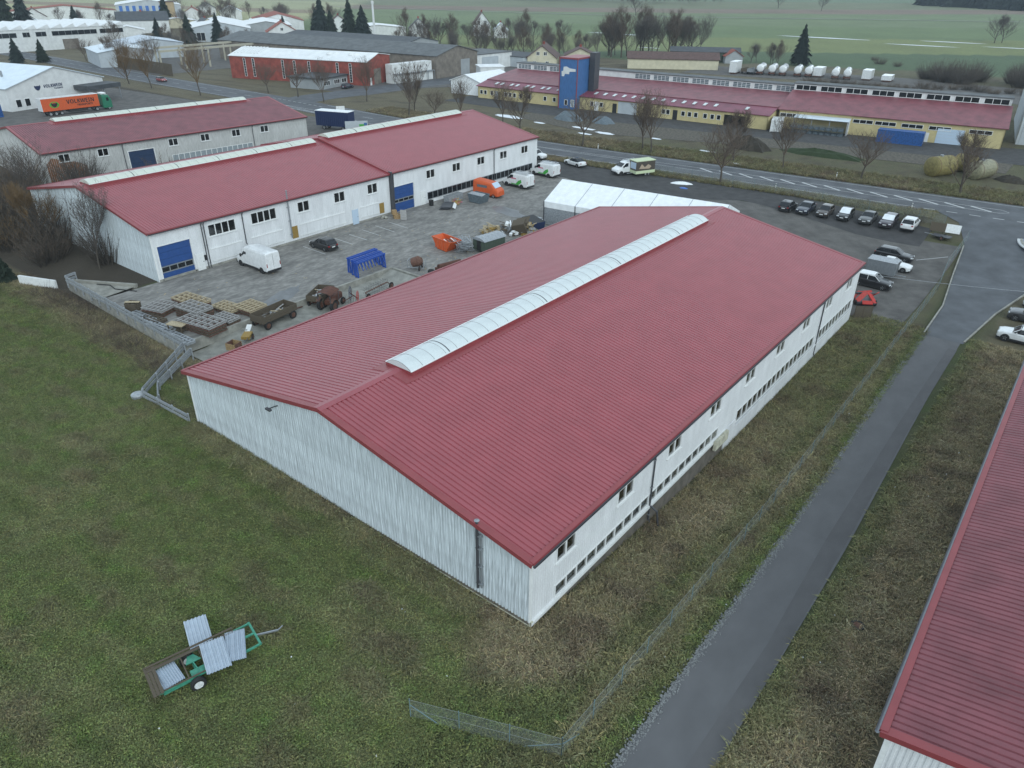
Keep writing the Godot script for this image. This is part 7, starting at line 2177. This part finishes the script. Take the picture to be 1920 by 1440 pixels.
	for e in [[-16.0, -5.0], [-14.0, -5.6], [-30, -6], [-8.0, -5.2], [-6.6, -5.6]]:
		g = G.new()
		g.lathe([Vector2(-0.3, 1.3), Vector2(0.0, 1.25), Vector2(0.45, 0.9), Vector2(0.6, 0.01)], Vector3(e[0], 8.5, e[1]), Vector3.UP, 12)
		part("dome_light", g, M.roof_white, o)
	for x in [-46.5, -43.0, -31.5, -27.0, -21.5, -11.0, -6.3]: window(o, Transform3D(Basis(), Vector3(0, 0, 0.03)), Rect2(x, 0.8, 0.9, 5.6), 1, M.dark_glass, null, false, 0.08, 7)
	g = G.new()
	g.bx(0.0, 0.06, 0, 4.6, -8.6, -4.2)
	part("roller_door", g, M.wall_brown, o)
	g = G.new()
	g.bx(0.0, 0.07, 0, 2.2, -2.6, -1.6)
	part("door", g, M.white_frame, o)
	# grey office and white cabins
	o = flat_block("flat_office", "low grey office with flat dark blue roof beside the brick factory", "building", -165.5, -126.5, 0.25, 12, 14, 3.1, M.wall_grey, M.roof_dark, 0.7)
	openings(o, 12, 14, "right", [[1.0, 1.0, 3.0, 1.3, 3], [6, 1.0, 3.0, 1.3, 3], [10, 1.0, 2.5, 1.3, 2]])
	o = thing("site_cabins", "two storeys of white site cabins with upper gallery beside the brick factory", "cabins", at(-154.0, -161.0), PI / 2)
	for k in 2:
		for i in 3:
			g = G.new()
			g.bx(-9.0 + i * 6.02, -3.05 + i * 6.02, k * 2.9 + 0.003, k * 2.9 + 2.85, -3.2, -0.9 * k * 0.0)
			part("cabin", g, M.wall_white, o)
	for i in 6: window(o, Transform3D(Basis(), Vector3(0, 0, 0.03)), Rect2(-8.2 + i * 2.9, 4.0, 0.6, 0.9), 1, M.dark_glass, null, false)
	g = G.new()
	g.bx(-9, 9, 2.8, 2.95, 0.02, 1.4)
	for i in 7: g.bx(-9 + i * 3 - 0.05, -9 + i * 3 + 0.05, 0, 2.8, 1.25, 1.38)
	part("gallery", g, M.zinc, o)
	for i in 6:
		g = G.new()
		g.bx(-8.9 + i * 3, -6.15 + i * 3, 0.1, 2.7, 0.6, 0.66)
		part("gallery_panel", g, M.wall_white, o)
	# grey halls behind
	o = shell("grey_hall", "long grey hall with fibre cement roof and brownish end behind the brick factory", "hall", -154, -183, PI / 2 + 0.1, 24, 112, 7.0, 9.6, M.wall_brown, M.roof_fibre)
	door_on(o, 24, 150, "front", 14, 5, 5.0, M.wall_grey)
	o = shell("grey_hall", "second grey hall roof behind the first one near the chimney", "hall", -196, -208, PI / 2 + 0.1, 22, 70, 7.0, 8.8, M.wall_grey, M.roof_dark)
	o = flat_block("open_shed", "low dark roofed shed with yellow edge left of the brick factory", "shed", -235, -172, 0.3, 60, 18, 6.2, M.wall_cream, M.roof_dark, 0.6)
	g = G.new()
	g.tube(Vector3(0, 0, 0), Vector3(0, 19, 0), 0.55, 0.45, 12, true)
	g.tube(Vector3(0, 19, 0), Vector3(0, 20.2, 0), 0.62, 0.62, 12, true)
	one("factory_chimney", g, M.wall_white, "slim white chimney rising behind the grey hall roofs", "chimney", at(-250, -232))
	# crane runways
	for k in 2:
		o = thing("crane_runway", ["near crane runway of pale posts and beam beside the far road", "rear crane runway of pale posts behind the near one"][k], "crane runway", at(-238 - k * 14, -120 - k * 6), 0.12)
		g = G.new()
		g.bx(-0.35, 0.35, 6.2, 6.9, -52, 0)
		part("beam", g, M.gantry_paint, o)
		for i in 6: put("post", box_mesh(Vector3(0.4, 6.4, 0.5)), M.gantry_paint, o, Vector3(0, 3.1, -0.3 - i * 10.2))
	o = thing("palisade", "dark palisade fence with slanted stakes beside the far road", "fence", at(-262, -116.5), 0.0)
	for i in 44: put("stake", box_mesh(Vector3(0.35, 4.2, 0.25)), M.old_wood, o, Vector3(i * 0.9, 1.8, 0.02 * i), Basis(Vector3(0, 0, 1), -0.12))
	# silver sheds
	o = shell("silver_shed", "silver metal shed with low roof at the far road, left one", "shed", -262, -121, 1.3, 20, 26, 5.0, 6.6, M.wall_pale, M.roof_pale)
	o = shell("silver_shed", "silver metal shed behind the left one at the far road", "shed", -283, -143, 1.3, 22, 24, 5.5, 7.2, M.wall_pale, M.corrugated)
	# long white factory
	o = thing("white_factory", "long white factory with scalloped roof edge and dark window band at upper left", "factory", at(-353, -166), PI / 2 + 0.08)
	g = G.new()
	g.bx(-125, 0, -0.5, 8.6, -40, 0)
	part("wall", g, M.wall_white, o)
	for i in 22:
		g = G.new()
		g.prism([Vector2(0, 8.61), Vector2(5.6, 8.61), Vector2(4.8, 10.3), Vector2(1.0, 9.0)], Vector3(-5.7 - i * 5.7, 0, 0.3), Vector3.RIGHT, Vector3.UP, Vector3(0, 0, -40))
		part("shell_roof", g, M.roof_white, o)
	for e in [[-12, 11.5], [-34, 20.5], [-41, 5.0], [-46.5, 3.5], [-84, 35.0], [-122, 36]]: window(o, Transform3D(Basis(), Vector3(0, 0, 0.05)), Rect2(e[0], 5.6, e[1], 1.9), int(e[1] / 3.0) + 1, M.dark_glass, M.wall_grey, false)
	for e in [-13.4, -36.5, -43.5, -86]:
		g = G.new()
		g.bx(e, e + 1.2, 0, 8.5, 0.0, 0.3)
		part("pilaster", g, M.wall_white, o)
	door_on(o, 0, 0, "front", -30, 7, 4, M.wall_brown); door_on(o, 0, 0, "front", -70, 8, 4.6, M.wall_brown)
	# houses and halls farther off: label, x, z, yaw, W, L, eave, ridge, wall, roof, windows on the front
	var hs := [["detached_house", "white house with red tiled roof among conifers behind the grey hall", "house", -306, -222, 1.0, 15, 13, 5.2, 9.6, M.wall_white, M.roof_tile_red, [[2, 1.2, 1.2, 1.5], [6, 1.2, 1.2, 1.5], [10, 1.2, 1.2, 1.5], [6.5, 5.8, 1.4, 1.4]]],
		["gabled_hall", "grey gabled hall with white roof at the upper left", "hall", -338, -207, 1.0, 30, 60, 6.0, 9.0, M.wall_pale, M.roof_white, [[4, 0.5, 4, 3.8, 2], [11, 1, 2, 2], [16, 1, 1.2, 2.2], [18.5, 1, 1.2, 2.2], [24, 1, 3, 1.6, 3]]],
		["gabled_hall", "dark grey metal hall joined to the white roofed one", "hall", -342, -238, 1.0, 26, 40, 6.0, 8.0, M.wall_grey, M.roof_white, []],
		["gabled_hall", "white hall with red roof behind the dark grey hall", "hall", -372, -268, 1.0, 28, 40, 5.5, 9.0, M.wall_white, M.roof_tile_red, []],
		["gabled_hall", "white and blue striped hall near the top left", "hall", -500, -258, 1.1, 40, 50, 9.0, 12.0, M.wall_pale, M.roof_white, []],
		["apartment_house", "grey roofed apartment house with white walls near the top left", "house", -420, -196, 1.15 - PI / 2, 13, 26, 6.5, 10.5, M.wall_white, M.roof_dark, [[2, 1, 2, 1.6], [8, 1, 2, 1.6], [14, 1, 2, 1.6], [20, 1, 2, 1.6], [28, 1, 2, 1.6], [5, 4.2, 2, 1.6], [12, 4.2, 2, 1.6], [19, 4.2, 2, 1.6], [26, 4.2, 2, 1.6]]],
		["low_house", "cream flat house right of the grey apartment house", "house", -428, -236, 1.1, 22, 10, 4.0, 5.5, M.wall_cream, M.roof_white, []],
		["gabled_house", "house with brown roof and tall white gable beyond the tree belt", "house", -268, -330, 0.75, 9.5, 19, 6.0, 12.0, M.wall_white, M.roof_brown, [[2.2, 5.5, 1.4, 2.4], [5.8, 5.5, 1.4, 2.4], [4.0, 1.2, 1.5, 2.0]]],
		["gabled_house", "small house with blue grey roof beside the tall white gable", "house", -252, -327, 0.7, 8, 11, 4.0, 7.5, M.wall_white, M.roof_pale, [[2, 1, 1.2, 1.4], [5, 1, 1.2, 1.4]]],
		["gabled_house", "white gabled house with dark roof half hidden by bare trees", "house", -277, -288, 0.8, 10, 12, 5.5, 10.0, M.wall_white, M.roof_dark, [[2, 1.2, 1.4, 1.6], [6, 1.2, 1.4, 1.6], [4.2, 5.8, 1.4, 1.4]]],
		["white_shed", "low white sheds behind the dark conifers", "shed", -300, -280, 1.0, 30, 20, 5.0, 6.5, M.wall_white, M.roof_white, []],
		["gabled_house", "cream house with brown roof behind the blue tower", "house", -147, -223, 0.55, 11, 17, 3.6, 7.6, M.wall_cream, M.roof_brown, [[2.2, 1.0, 1.3, 1.3], [7.0, 1.0, 1.3, 1.3], [3.4, 4.3, 1.3, 1.3], [6.2, 4.3, 1.3, 1.3]]],
		["cream_shed", "low cream workshop with long brown roof behind the clerestory", "shed", -95, -266, PI / 2 + 0.55, 10, 34, 3.6, 5.6, M.wall_cream, M.roof_brown, []],
		["open_barn", "long dark green barn behind the cream workshop", "barn", -100, -298, PI / 2 + 0.5, 9, 28, 3.8, 5.2, M.hut_green, M.roof_dark, []],
		["garden_hut", "small hut with bright red roof beside the dark green barn", "hut", -98, -289, 0.6, 7, 6, 2.8, 5.0, M.wall_grey, M.roof_tile_red, []],
		["cream_shed", "small cream house right of the blue tower's lift shaft", "house", -138, -236, 0.6, 12, 12, 3.8, 6.5, M.wall_cream, M.roof_brown, [[2, 1, 2.4, 1.6], [7, 1, 2.4, 1.6]]],
		["red_roof_hall", "white walled hall with red roof at the very top left corner", "hall", -455, -128, 1.2, 34, 30, 6.5, 9.5, M.wall_white, M.roof_tile_red, []],
		["red_roof_hall", "long red roofed hall above the apartment house", "hall", -520, -212, 1.2, 60, 26, 6.0, 9.0, M.wall_white, M.roof_tile_red, []],
		["gabled_house", "pale orange house at the top left between conifers", "house", -505, -158, 1.1, 16, 14, 6, 10, M.wall_cream, M.roof_tile_red, []],
		["gabled_house", "small white house above the grey gabled hall", "house", -470, -300, 1.0, 14, 12, 5, 8.5, M.wall_white, M.roof_pale, []],
		["village_house", "small house with orange roof left of the pale brick tower", "house", -440, -222, 1.3, 11, 12, 4.5, 8.5, M.wall_white, M.roof_tile_red, []],
		["village_house", "grey house behind the long white factory roof", "house", -432, -150, 0.9, 12, 14, 5.0, 9.0, M.wall_cream, M.roof_dark, []],
		["village_house", "white house with brown roof above the white dome", "house", -492, -182, 1.2, 13, 12, 5.0, 9.5, M.wall_white, M.roof_brown, []],
		["village_house", "low white shed left of the grey gabled hall", "shed", -390, -186, 1.1, 16, 12, 3.6, 5.4, M.wall_white, M.roof_white, []],
		["village_house", "dark roofed house between conifers and the grey gabled hall", "house", -372, -222, 1.2, 12, 14, 4.5, 8.5, M.wall_cream, M.roof_dark, []],
		["village_house", "small red roofed house right of the blue striped hall", "house", -478, -276, 1.0, 12, 10, 4.5, 8.0, M.wall_white, M.roof_tile_red, []],
		["village_house", "pale house at the foot of the far fields, left", "house", -520, -312, 1.0, 13, 12, 4.5, 8.5, M.wall_white, M.roof_dark, []],
		["village_house", "pale shed with white roof right of the red roofed hall", "shed", -400, -282, 1.0, 24, 14, 4.0, 5.6, M.wall_pale, M.roof_white, []],
		["village_house", "white house half hidden behind the distant conifers", "house", -345, -290, 0.9, 11, 12, 4.8, 8.6, M.wall_white, M.roof_brown, []],
		["village_house", "long flat white hall at the top left edge", "hall", -540, -120, 1.2, 50, 24, 6.0, 7.5, M.wall_white, M.roof_white, []],
		["village_house", "cream house with dark roof below the red roofed hall at top left", "house", -436, -112, 1.1, 13, 12, 5.0, 9.0, M.wall_cream, M.roof_brown, []]]
	for h in hs:
		o = shell(h[0], h[1], h[2], h[3], h[4], h[5], h[6], h[7], h[8], h[9], h[10], h[11], 0.5)
		openings(o, h[6], h[7], "front", h[12])
		if h[2] == "house":
			g = G.new()
			g.bx(-0.4, 0.4, h[9] - 0.8, h[9] + 1.0, -h[7] * 0.5 - 0.4, -h[7] * 0.5 + 0.4)
			part("chimney", g, M.wall_brick, o)
		if h[1].begins_with("white and blue"):
			for i in 9:
				g = G.new()
				g.bx(-18 + i * 4.0, -16 + i * 4.0, 0.5, 8.5, 0.0, 0.08)
				part("blue_stripe", g, M.blue_metal, o)
		if h[1].begins_with("low cream"): openings(o, 10, 34, "right", [[4, 0.4, 5, 2.6, 2], [14, 0.4, 5, 2.6, 2], [25, 0.6, 3, 2.2, 2]], M.milk_glass)
	o = flat_block("brick_tower", "pale brick tower with dark roof near the top left", "tower", -462, -250, 1.0, 8, 8, 12.5, M.brick_pale, M.roof_brown, 0.6)
	g = G.new()
	g.lathe([Vector2(0, 6.5), Vector2(2.5, 6.2), Vector2(5, 4.6), Vector2(6.5, 2.2), Vector2(7, 0.01)], Vector3.ZERO, Vector3.UP, 16)
	one("dome_tank", g, M.tent_white, "white round dome between the red roofs at the top left", "tank", at(-455, -166))
	# low garage with flat roof
	o = flat_block("garage_building", "low white garage with flat roof and dark window bands", "building", -159, -202, PI / 2 - 0.03, 34, 16, 5.2, M.wall_white, M.roof_fibre)
	openings(o, 34, 16, "front", [[1.5, 2.4, 4.5, 1.5, 3], [7.5, 2.4, 6.0, 1.5, 4]])
	door_on(o, 34, 16, "front", 17, 9, 4.2, M.wall_pale)
	o = flat_block("garage_building", "lower grey garage joined to the white one", "building", -152, -226, PI / 2 - 0.03, 16, 20, 3.6, M.wall_pale, M.roof_dark)
	o = flat_block("flat_building", "small white flat building behind the works tent", "building", -134, -178, 0.9, 8, 8, 4.4, M.wall_white, M.roof_white)
	o = shell("works_tent", "white canopy tent at the left end of the yellow works", "tent", -121, -150, 0.066, 11, 17, 3.6, 5.4, M.tent_white, M.tent_white)

# ---------- fences and small things ----------
func mesh_fence(label: String, pts: Array, h: float, bay := 2.6) -> void:
	var o := thing("wire_fence", label, "fence", at(pts[0].x, pts[0].y), 0, "green wire mesh fence round the plot")
	var p0 := o.position
	for i in pts.size() - 1:
		var a: Vector2 = pts[i]
		var b: Vector2 = pts[i + 1]
		var n := maxi(1, int(round(a.distance_to(b) / bay)))
		for k in n:
			var q := a.lerp(b, float(k) / n)
			var w := a.lerp(b, float(k + 1) / n)
			var A := at(q.x, q.y) - p0
			var B := at(w.x, w.y) - p0
			var lean := Vector3((b - a).normalized().y, 0, -(b - a).normalized().x) * 0.0
			var g := G.new()
			g.tube(A + Vector3(0, -0.3, 0), A + Vector3(0, h + 0.08, 0) + lean, 0.024, 0.024, 5, true)
			part("post", g, M.fence_green, o)
			g = G.new()
			var D := B - A
			var m := int(D.length() / 0.085)
			var sd := D.normalized().cross(Vector3.UP) * 0.004
			var rise := int(h / 0.085)
			for j in range(-rise, m):
				for s in [1, -1]:
					var j0 := maxf(j, 0)
					var y0: float = (j0 - j) * h / rise
					var j1 := minf(j + rise, m)
					var y1: float = (j1 - j) * h / rise
					if s < 0:
						y0 = h - y0
						y1 = h - y1
					var P := A + D * (j0 / m) + Vector3(0, y0, 0)
					var Q := A + D * (j1 / m) + Vector3(0, y1, 0)
					var u := Vector3(0, 0.0045, 0)
					g.quad(P - u, P + u, Q + u, Q - u)
			for y in [0.03, h * 0.5, h]: g.bar(A + Vector3(0, y, 0), B + Vector3(0, y, 0), 0.008, 0.008)
			part("wire_mesh", g, M.fence_wire, o)
	var g := G.new()
	var e: Vector2 = pts[-1]
	g.tube(at(e.x, e.y, -0.3) - p0, at(e.x, e.y, h + 0.08) - p0, 0.024, 0.024, 5, true)
	part("post", g, M.fence_green, o)
func stay(a: Vector3, b: Vector3, label: String) -> void:
	var g := G.new()
	g.tube(Vector3.ZERO, b - a, 0.022, 0.022, 5, true)
	one("fence_stay", g, M.fence_green, label, "fence stay", a)
func details() -> void:
	mat("fence_green", lin(0.13, 0.20, 0.22), 0.55)
	mat("fence_wire", lin(0.27, 0.30, 0.29), 0.5)
	mat("sign_blue", lin(0.01, 0.13, 0.52), 0.4)
	var o: Node3D
	var g: G
	mesh_fence("long wire mesh fence between the hall's grass strip and the service lane", [v2(22.5, 5.2), v2(22.45, -35), v2(22.4, -75)], 1.35)
	mesh_fence("wire mesh fence curving round the car park corner", [v2(22.4, -75.0), v2(21.6, -84), v2(21.9, -94.5)], 1.5)
	mesh_fence("short wire mesh fence closing the meadow at the bottom of the picture", [v2(22.5, 5.2), v2(15.7, 8.1)], 1.3)
	mesh_fence("wire mesh fence on the verge behind the parked car row", [v2(18.0, -98.8), v2(0, -99.3), v2(-30, -98.6)], 1.6, 4.0)
	stay(at(15.75, 8.1, 0.95), at(17.0, 7.55, 0.05), "slanted stay at the left end of the short fence")
	stay(at(22.45, 5.2, 0.9), at(20.9, 5.85, 0.05), "slanted stay left of the fence corner post")
	stay(at(22.5, 5.15, 0.9), at(22.5, 3.6, 0.05), "slanted stay along the lane side of the fence corner post")
	# machine and slatted screen behind the hall
	o = thing("slatted_screen", "brown slatted wooden screen at the rear corner of the hall", "screen", at(17.75, -60.1, 0), 0.67)
	for i in 11: put("slat", box_mesh(Vector3(1.9, 0.11, 0.03)), M.old_wood, o, Vector3(0, 0.08 + i * 0.14, 0))
	for x in [-0.9, 0.0, 0.9]: put("post", box_mesh(Vector3(0.09, 1.6, 0.09)), M.old_wood, o, Vector3(x, 0.75, -0.07))
	o = thing("farm_implement", "bright red farm implement with folded arms behind the slatted screen", "farm machine", at(16.7, -64.6, 0.04), 0.5)
	for e in [[Vector3(-1.0, 0.5, 0.5), Vector3(-0.1, 1.55, 0.1), 0.55, 0.1], [Vector3(1.0, 0.45, 0.7), Vector3(0.3, 1.35, -0.4), 0.5, 0.1], [Vector3(-0.9, 1.0, -0.8), Vector3(0.8, 1.25, -0.9), 0.3, 0.2], [Vector3(0.7, 0.6, -0.9), Vector3(1.3, 1.5, -0.1), 0.35, 0.08], [Vector3(-0.5, 0.55, 0.9), Vector3(0.6, 0.6, 1.0), 0.5, 0.12], [Vector3(-1.2, 0.6, -0.3), Vector3(-0.6, 1.3, -0.7), 0.3, 0.1]]:
		g = G.new()
		g.bar(e[0], e[1], e[2], e[3], Vector3(0.3, 0.8, 0.5))
		part("arm", g, M.red_machine, o)
	g = G.new()
	g.bx(-1.0, 1.0, 0.3, 0.5, -1.0, 0.8); g.tube(Vector3(-1.1, 1.2, -0.4), Vector3(1.1, 1.25, -0.4), 0.12, 0.12, 8, true)
	part("frame", g, M.dark_pipe, o)
	for s in [-1, 1]: wheel(o, Vector3(s * 1.1, 0.35, 0.3), 0.35, 0.2, M.rust)
	# hoardings at the lot corner
	for e in [["brown hoarding board seen from behind at the lot corner", 17.8, -95.4, 2.0, M.old_wood, 0.1], ["white hoarding board next to the brown one at the lot corner", 19.7, -95.6, 1.9, M.white_frame, 0.1]]:
		o = thing("hoarding", e[0], "hoarding", at(e[1], e[2]), e[5], "hoardings at the lot corner")
		put("panel", box_mesh(Vector3(e[3], 1.2, 0.06)), e[4], o, Vector3(0, 0.9, 0), Basis.from_euler(Vector3(-0.25, 0, 0)))
		for x in [-0.7, 0.7]: put("post", box_mesh(Vector3(0.09, 1.4, 0.09)), M.old_wood, o, Vector3(x, 0.6, -0.22))
	o = thing("low_trailer", "flat dark trailer in front of the hoardings", "trailer", at(18.8, -93.6, 0.02), 1.45)
	put("bed", box_mesh(Vector3(1.3, 0.08, 2.4)), M.dark_pipe, o, Vector3(0, 0.42, 0))
	for s in [-1, 1]: wheel(o, Vector3(s * 0.7, 0.28, 0.2), 0.28, 0.16, M.rust)
	put("drawbar", box_mesh(Vector3(0.08, 0.06, 1.2)), M.zinc, o, Vector3(0, 0.4, -1.7))
	# traffic island
	o = thing("traffic_island", "kerbed traffic island with blue arrow sign at the right edge", "traffic island", at(29.5, -97.2, 0.06), 0.25)
	g = G.new()
	var pl := []
	for i in 24: pl.append(Vector2(cos(TAU * i / 24) * 1.9, sin(TAU * i / 24) * 4.6 * (1.0 if sin(TAU * i / 24) > 0 else 0.8)))
	g.prism(pl, Vector3(0, 0, 0), Vector3.RIGHT, Vector3(0, 0, -1), Vector3(0, 0.14, 0))
	part("kerb", g, M.white_paint, o)
	g = G.new()
	var p2 := []
	for p in pl: p2.append(p * 0.82)
	g.prism(p2, Vector3(0, 0.141, 0), Vector3.RIGHT, Vector3(0, 0, -1), Vector3(0, 0.02, 0))
	part("paving", g, M.concrete, o)
	o = thing("arrow_sign", "round blue sign with white arrow standing on the traffic island", "sign", at(28.6, -95.6, 0.2), 0.5)
	put("post", box_mesh(Vector3(0.07, 1.0, 0.07)), M.zinc, o, Vector3(0, 0.5, 0))
	g = G.new()
	g.tube(Vector3(0, 1.1, 0.04), Vector3(0, 1.1, 0.07), 0.42, 0.42, 24, true)
	part("disc", g, M.sign_blue, o)
	g = G.new()
	g.bar(Vector3(-0.18, 1.28, 0.085), Vector3(0.16, 0.94, 0.085), 0.03, 0.09, Vector3(1, 1, 0)); g.prism([Vector2(0.26, 0.82), Vector2(0.24, 1.06), Vector2(0.02, 0.84)], Vector3(0, 0, 0.095), Vector3.RIGHT, Vector3.UP, Vector3(0, 0, -0.02))
	part("arrow", g, M.white_paint, o)
	# delineator posts
	var dl := ["white delineator post on the far verge left of the paired trees", "white delineator post on the near verge by the large bare tree", "white delineator post on the far verge in front of the spreading tree", "white delineator post beyond the workshop's far corner", "white delineator post on the verge near the hoardings"]
	var dp := [v2(-49.0, -109.8), v2(-8.4, -101.4), v2(-3.0, -116.3), v2(-57.8, -97.6), v2(12.4, -103.4)]
	for i in 5:
		o = thing("delineator_post", dl[i], "post", at(dp[i].x, dp[i].y), 0.3, "white delineator posts along the road")
		put("post", box_mesh(Vector3(0.12, 1.05, 0.1)), M.white_frame, o, Vector3(0, 0.5, 0)); put("black_band", box_mesh(Vector3(0.125, 0.2, 0.105)), M.black, o, Vector3(0, 0.85, 0)); put("reflector", box_mesh(Vector3(0.05, 0.14, 0.11)), M.lamp_clear, o, Vector3(0, 0.85, 0))
	# overhead cable and its pole
	g = G.new()
	var ca := Vector3(16.7, 3.45, -58.9)
	var cb := Vector3(41.0, 4.9, -64.6)
	for i in 16:
		var f0 := i / 16.0
		var f1 := (i + 1) / 16.0
		g.tube(ca.lerp(cb, f0) - Vector3(0, 1.2 * f0 * (1 - f0), 0) - ca, ca.lerp(cb, f1) - Vector3(0, 1.2 * f1 * (1 - f1), 0) - ca, 0.022, 0.022, 4)
	one("overhead_cable", g, M.galvanised, "thin overhead cable from the hall's rear corner across the lane", "cable", ca)
	g = G.new()
	g.tube(Vector3(0, -0.3, 0), Vector3(0, 6.8, 0), 0.13, 0.1, 10, true)
	one("cable_pole", g, M.old_wood, "wooden pole carrying the overhead cable right of the lane", "pole", at(41.0, -64.6))
	# bits and pieces on the grass
	o = thing("wheel_scrap", "old dark wheel with rim lying in the dead grass right of the lane", "wheel", at(30.7, -12.9, 0.12), 0.4)
	put("tyre", cache["wheel0.40,0.20"][0], M.tyre, o, Vector3.ZERO, Basis(Vector3(0, 0, 1), PI / 2)); put("rim", cache["wheel0.40,0.20"][1], M.rust, o, Vector3.ZERO, Basis(Vector3(0, 0, 1), PI / 2))
	one("white_sheeting", blob("x", M.snow, -22.5, -94.5, 2.1, 0.8, 0.05, 0.35, -0.4, 31), M.tent_white, "crumpled white sheeting on the dark lot by the verge", "sheeting", at(-22.3, -94.6))
	one("blue_tarpaulin", blob("x", M.tarp_blue, -20.6, -92.0, 0.9, 0.6, 0.055, 0.12, 0.2, 33), M.tarp_blue, "small blue tarpaulin on the dark lot", "tarpaulin", at(-20.6, -92.0))
	one("puddle", blob("x", M.dark_glass, -33.5, -60.5, 3.6, 1.5, 0.0, 0.0, 0.3, 35), M.puddle, "shallow wet patch on the yard left of the tent", "puddle", Vector3(-34.5, 0.045, -62.0))
	one("puddle", blob("x", M.dark_glass, -33.5, -19.5, 3.2, 1.1, 0.0, 0.0, 1.2, 37), M.puddle, "wet patch on the yard behind the farm wagons", "puddle", Vector3(-32.8, 0.042, -20.0))
	# scattered litter
	g = G.new()
	for i in 60:
		var x := rng.randf_range(22.6, 32.5)
		var z := rng.randf_range(-45, 4)
		if i % 3 == 0:
			x = rng.randf_range(6, 22)
			z = rng.randf_range(2, 18)
		if x > 24.2 and x < 28.6: continue
		g.box(at(x, z, 0.12), Vector3(rng.randf_range(0.05, 0.14), 0.03, rng.randf_range(0.04, 0.1)), Basis.from_euler(Vector3(rng.randf(), rng.randf() * 6, rng.randf())))
	o = one("litter", g, M.white_frame, "", "")
	tag(o, "", "", "", "stuff")
	# clipped hedge and scrub beside the rear hall and on the verge corner
	var bv := thicket(2.0, 2.2, 61, 70)
	for e in [[-100.5, -77.0, 0.8, "dark low hedge piece behind the workshop ridge, left"], [-100.5, -80.0, 0.8, "dark low hedge piece behind the workshop ridge, right"], [14.5, -98.4, 0.8, "dark scrub on the verge behind the white car"], [17.2, -98.0, 0.7, "scrub on the verge above the hoardings"], [12.6, -98.0, 0.9, "dark bush on the verge behind the covered windscreen car"]]:
		plant("verge_bush", e[3], "shrub", bv, at(e[0], e[1], -0.05), e[0], Vector3(e[2] * 1.3, e[2], e[2] * 1.3), M.bark, M.twig_grey)

func _ready() -> void:
	rng.seed = 20240117
	noise.seed = 4
	noise.frequency = 0.06
	noise.fractal_octaves = 3
	noise.noise_type = FastNoiseLite.TYPE_SIMPLEX_SMOOTH
	# camera
	var cam := Camera3D.new()
	cam.name = "camera"
	add_child(cam)
	cam.fov = 55.263
	cam.near = 0.5
	cam.far = 6000.0
	var yaw := -0.66609
	var pitch := -0.50955
	var roll := 0.00948
	var fw := Vector3(sin(yaw) * cos(pitch), sin(pitch), -cos(yaw) * cos(pitch))
	var rt := Vector3(cos(yaw), 0, sin(yaw))
	var up := rt.cross(fw)
	var r2 := rt * cos(roll) + up * sin(roll)
	var u2 := up * cos(roll) - rt * sin(roll)
	cam.transform = Transform3D(Basis(r2, u2, -fw), Vector3(33.6, 31.286, 23.242))
	# overcast daylight
	var sky_m := ProceduralSkyMaterial.new()
	sky_m.sky_top_color = lin(0.47, 0.585, 0.69)
	sky_m.sky_horizon_color = lin(0.77, 0.905, 1.0)
	sky_m.sky_curve = 0.42
	sky_m.ground_bottom_color = lin(0.16, 0.17, 0.15)
	sky_m.ground_horizon_color = lin(0.60, 0.66, 0.70)
	var sky := Sky.new()
	sky.sky_material = sky_m
	var env := Environment.new()
	env.background_mode = Environment.BG_SKY
	env.sky = sky
	env.background_energy_multiplier = 1.25
	env.tonemap_mode = Environment.TONE_MAPPER_LINEAR
	env.tonemap_exposure = 1.2
	env.sdfgi_enabled = true
	env.ssao_enabled = true
	env.ssil_enabled = true
	env.fog_enabled = true
	env.fog_density = 0.00015
	env.fog_light_color = lin(0.74, 0.86, 0.97)
	var we := WorldEnvironment.new()
	we.name = "world"
	we.environment = env
	add_child(we)
	var sun := DirectionalLight3D.new()
	sun.name = "sun"
	sun.light_energy = 0.5
	sun.light_color = Color(0.92, 0.975, 1.0)
	sun.light_angular_distance = 42.0
	sun.shadow_enabled = true
	sun.rotation_degrees = Vector3(-30, 58, 0)
	add_child(sun)
	materials()
	ground()
	surfaces()
	main_hall()
	middle_halls()
	rear_hall()
	right_hall()
	vehicle_materials()
	yard_materials()
	far_buildings()
	yard_things()
	vehicles()
	vegetation()
	details()
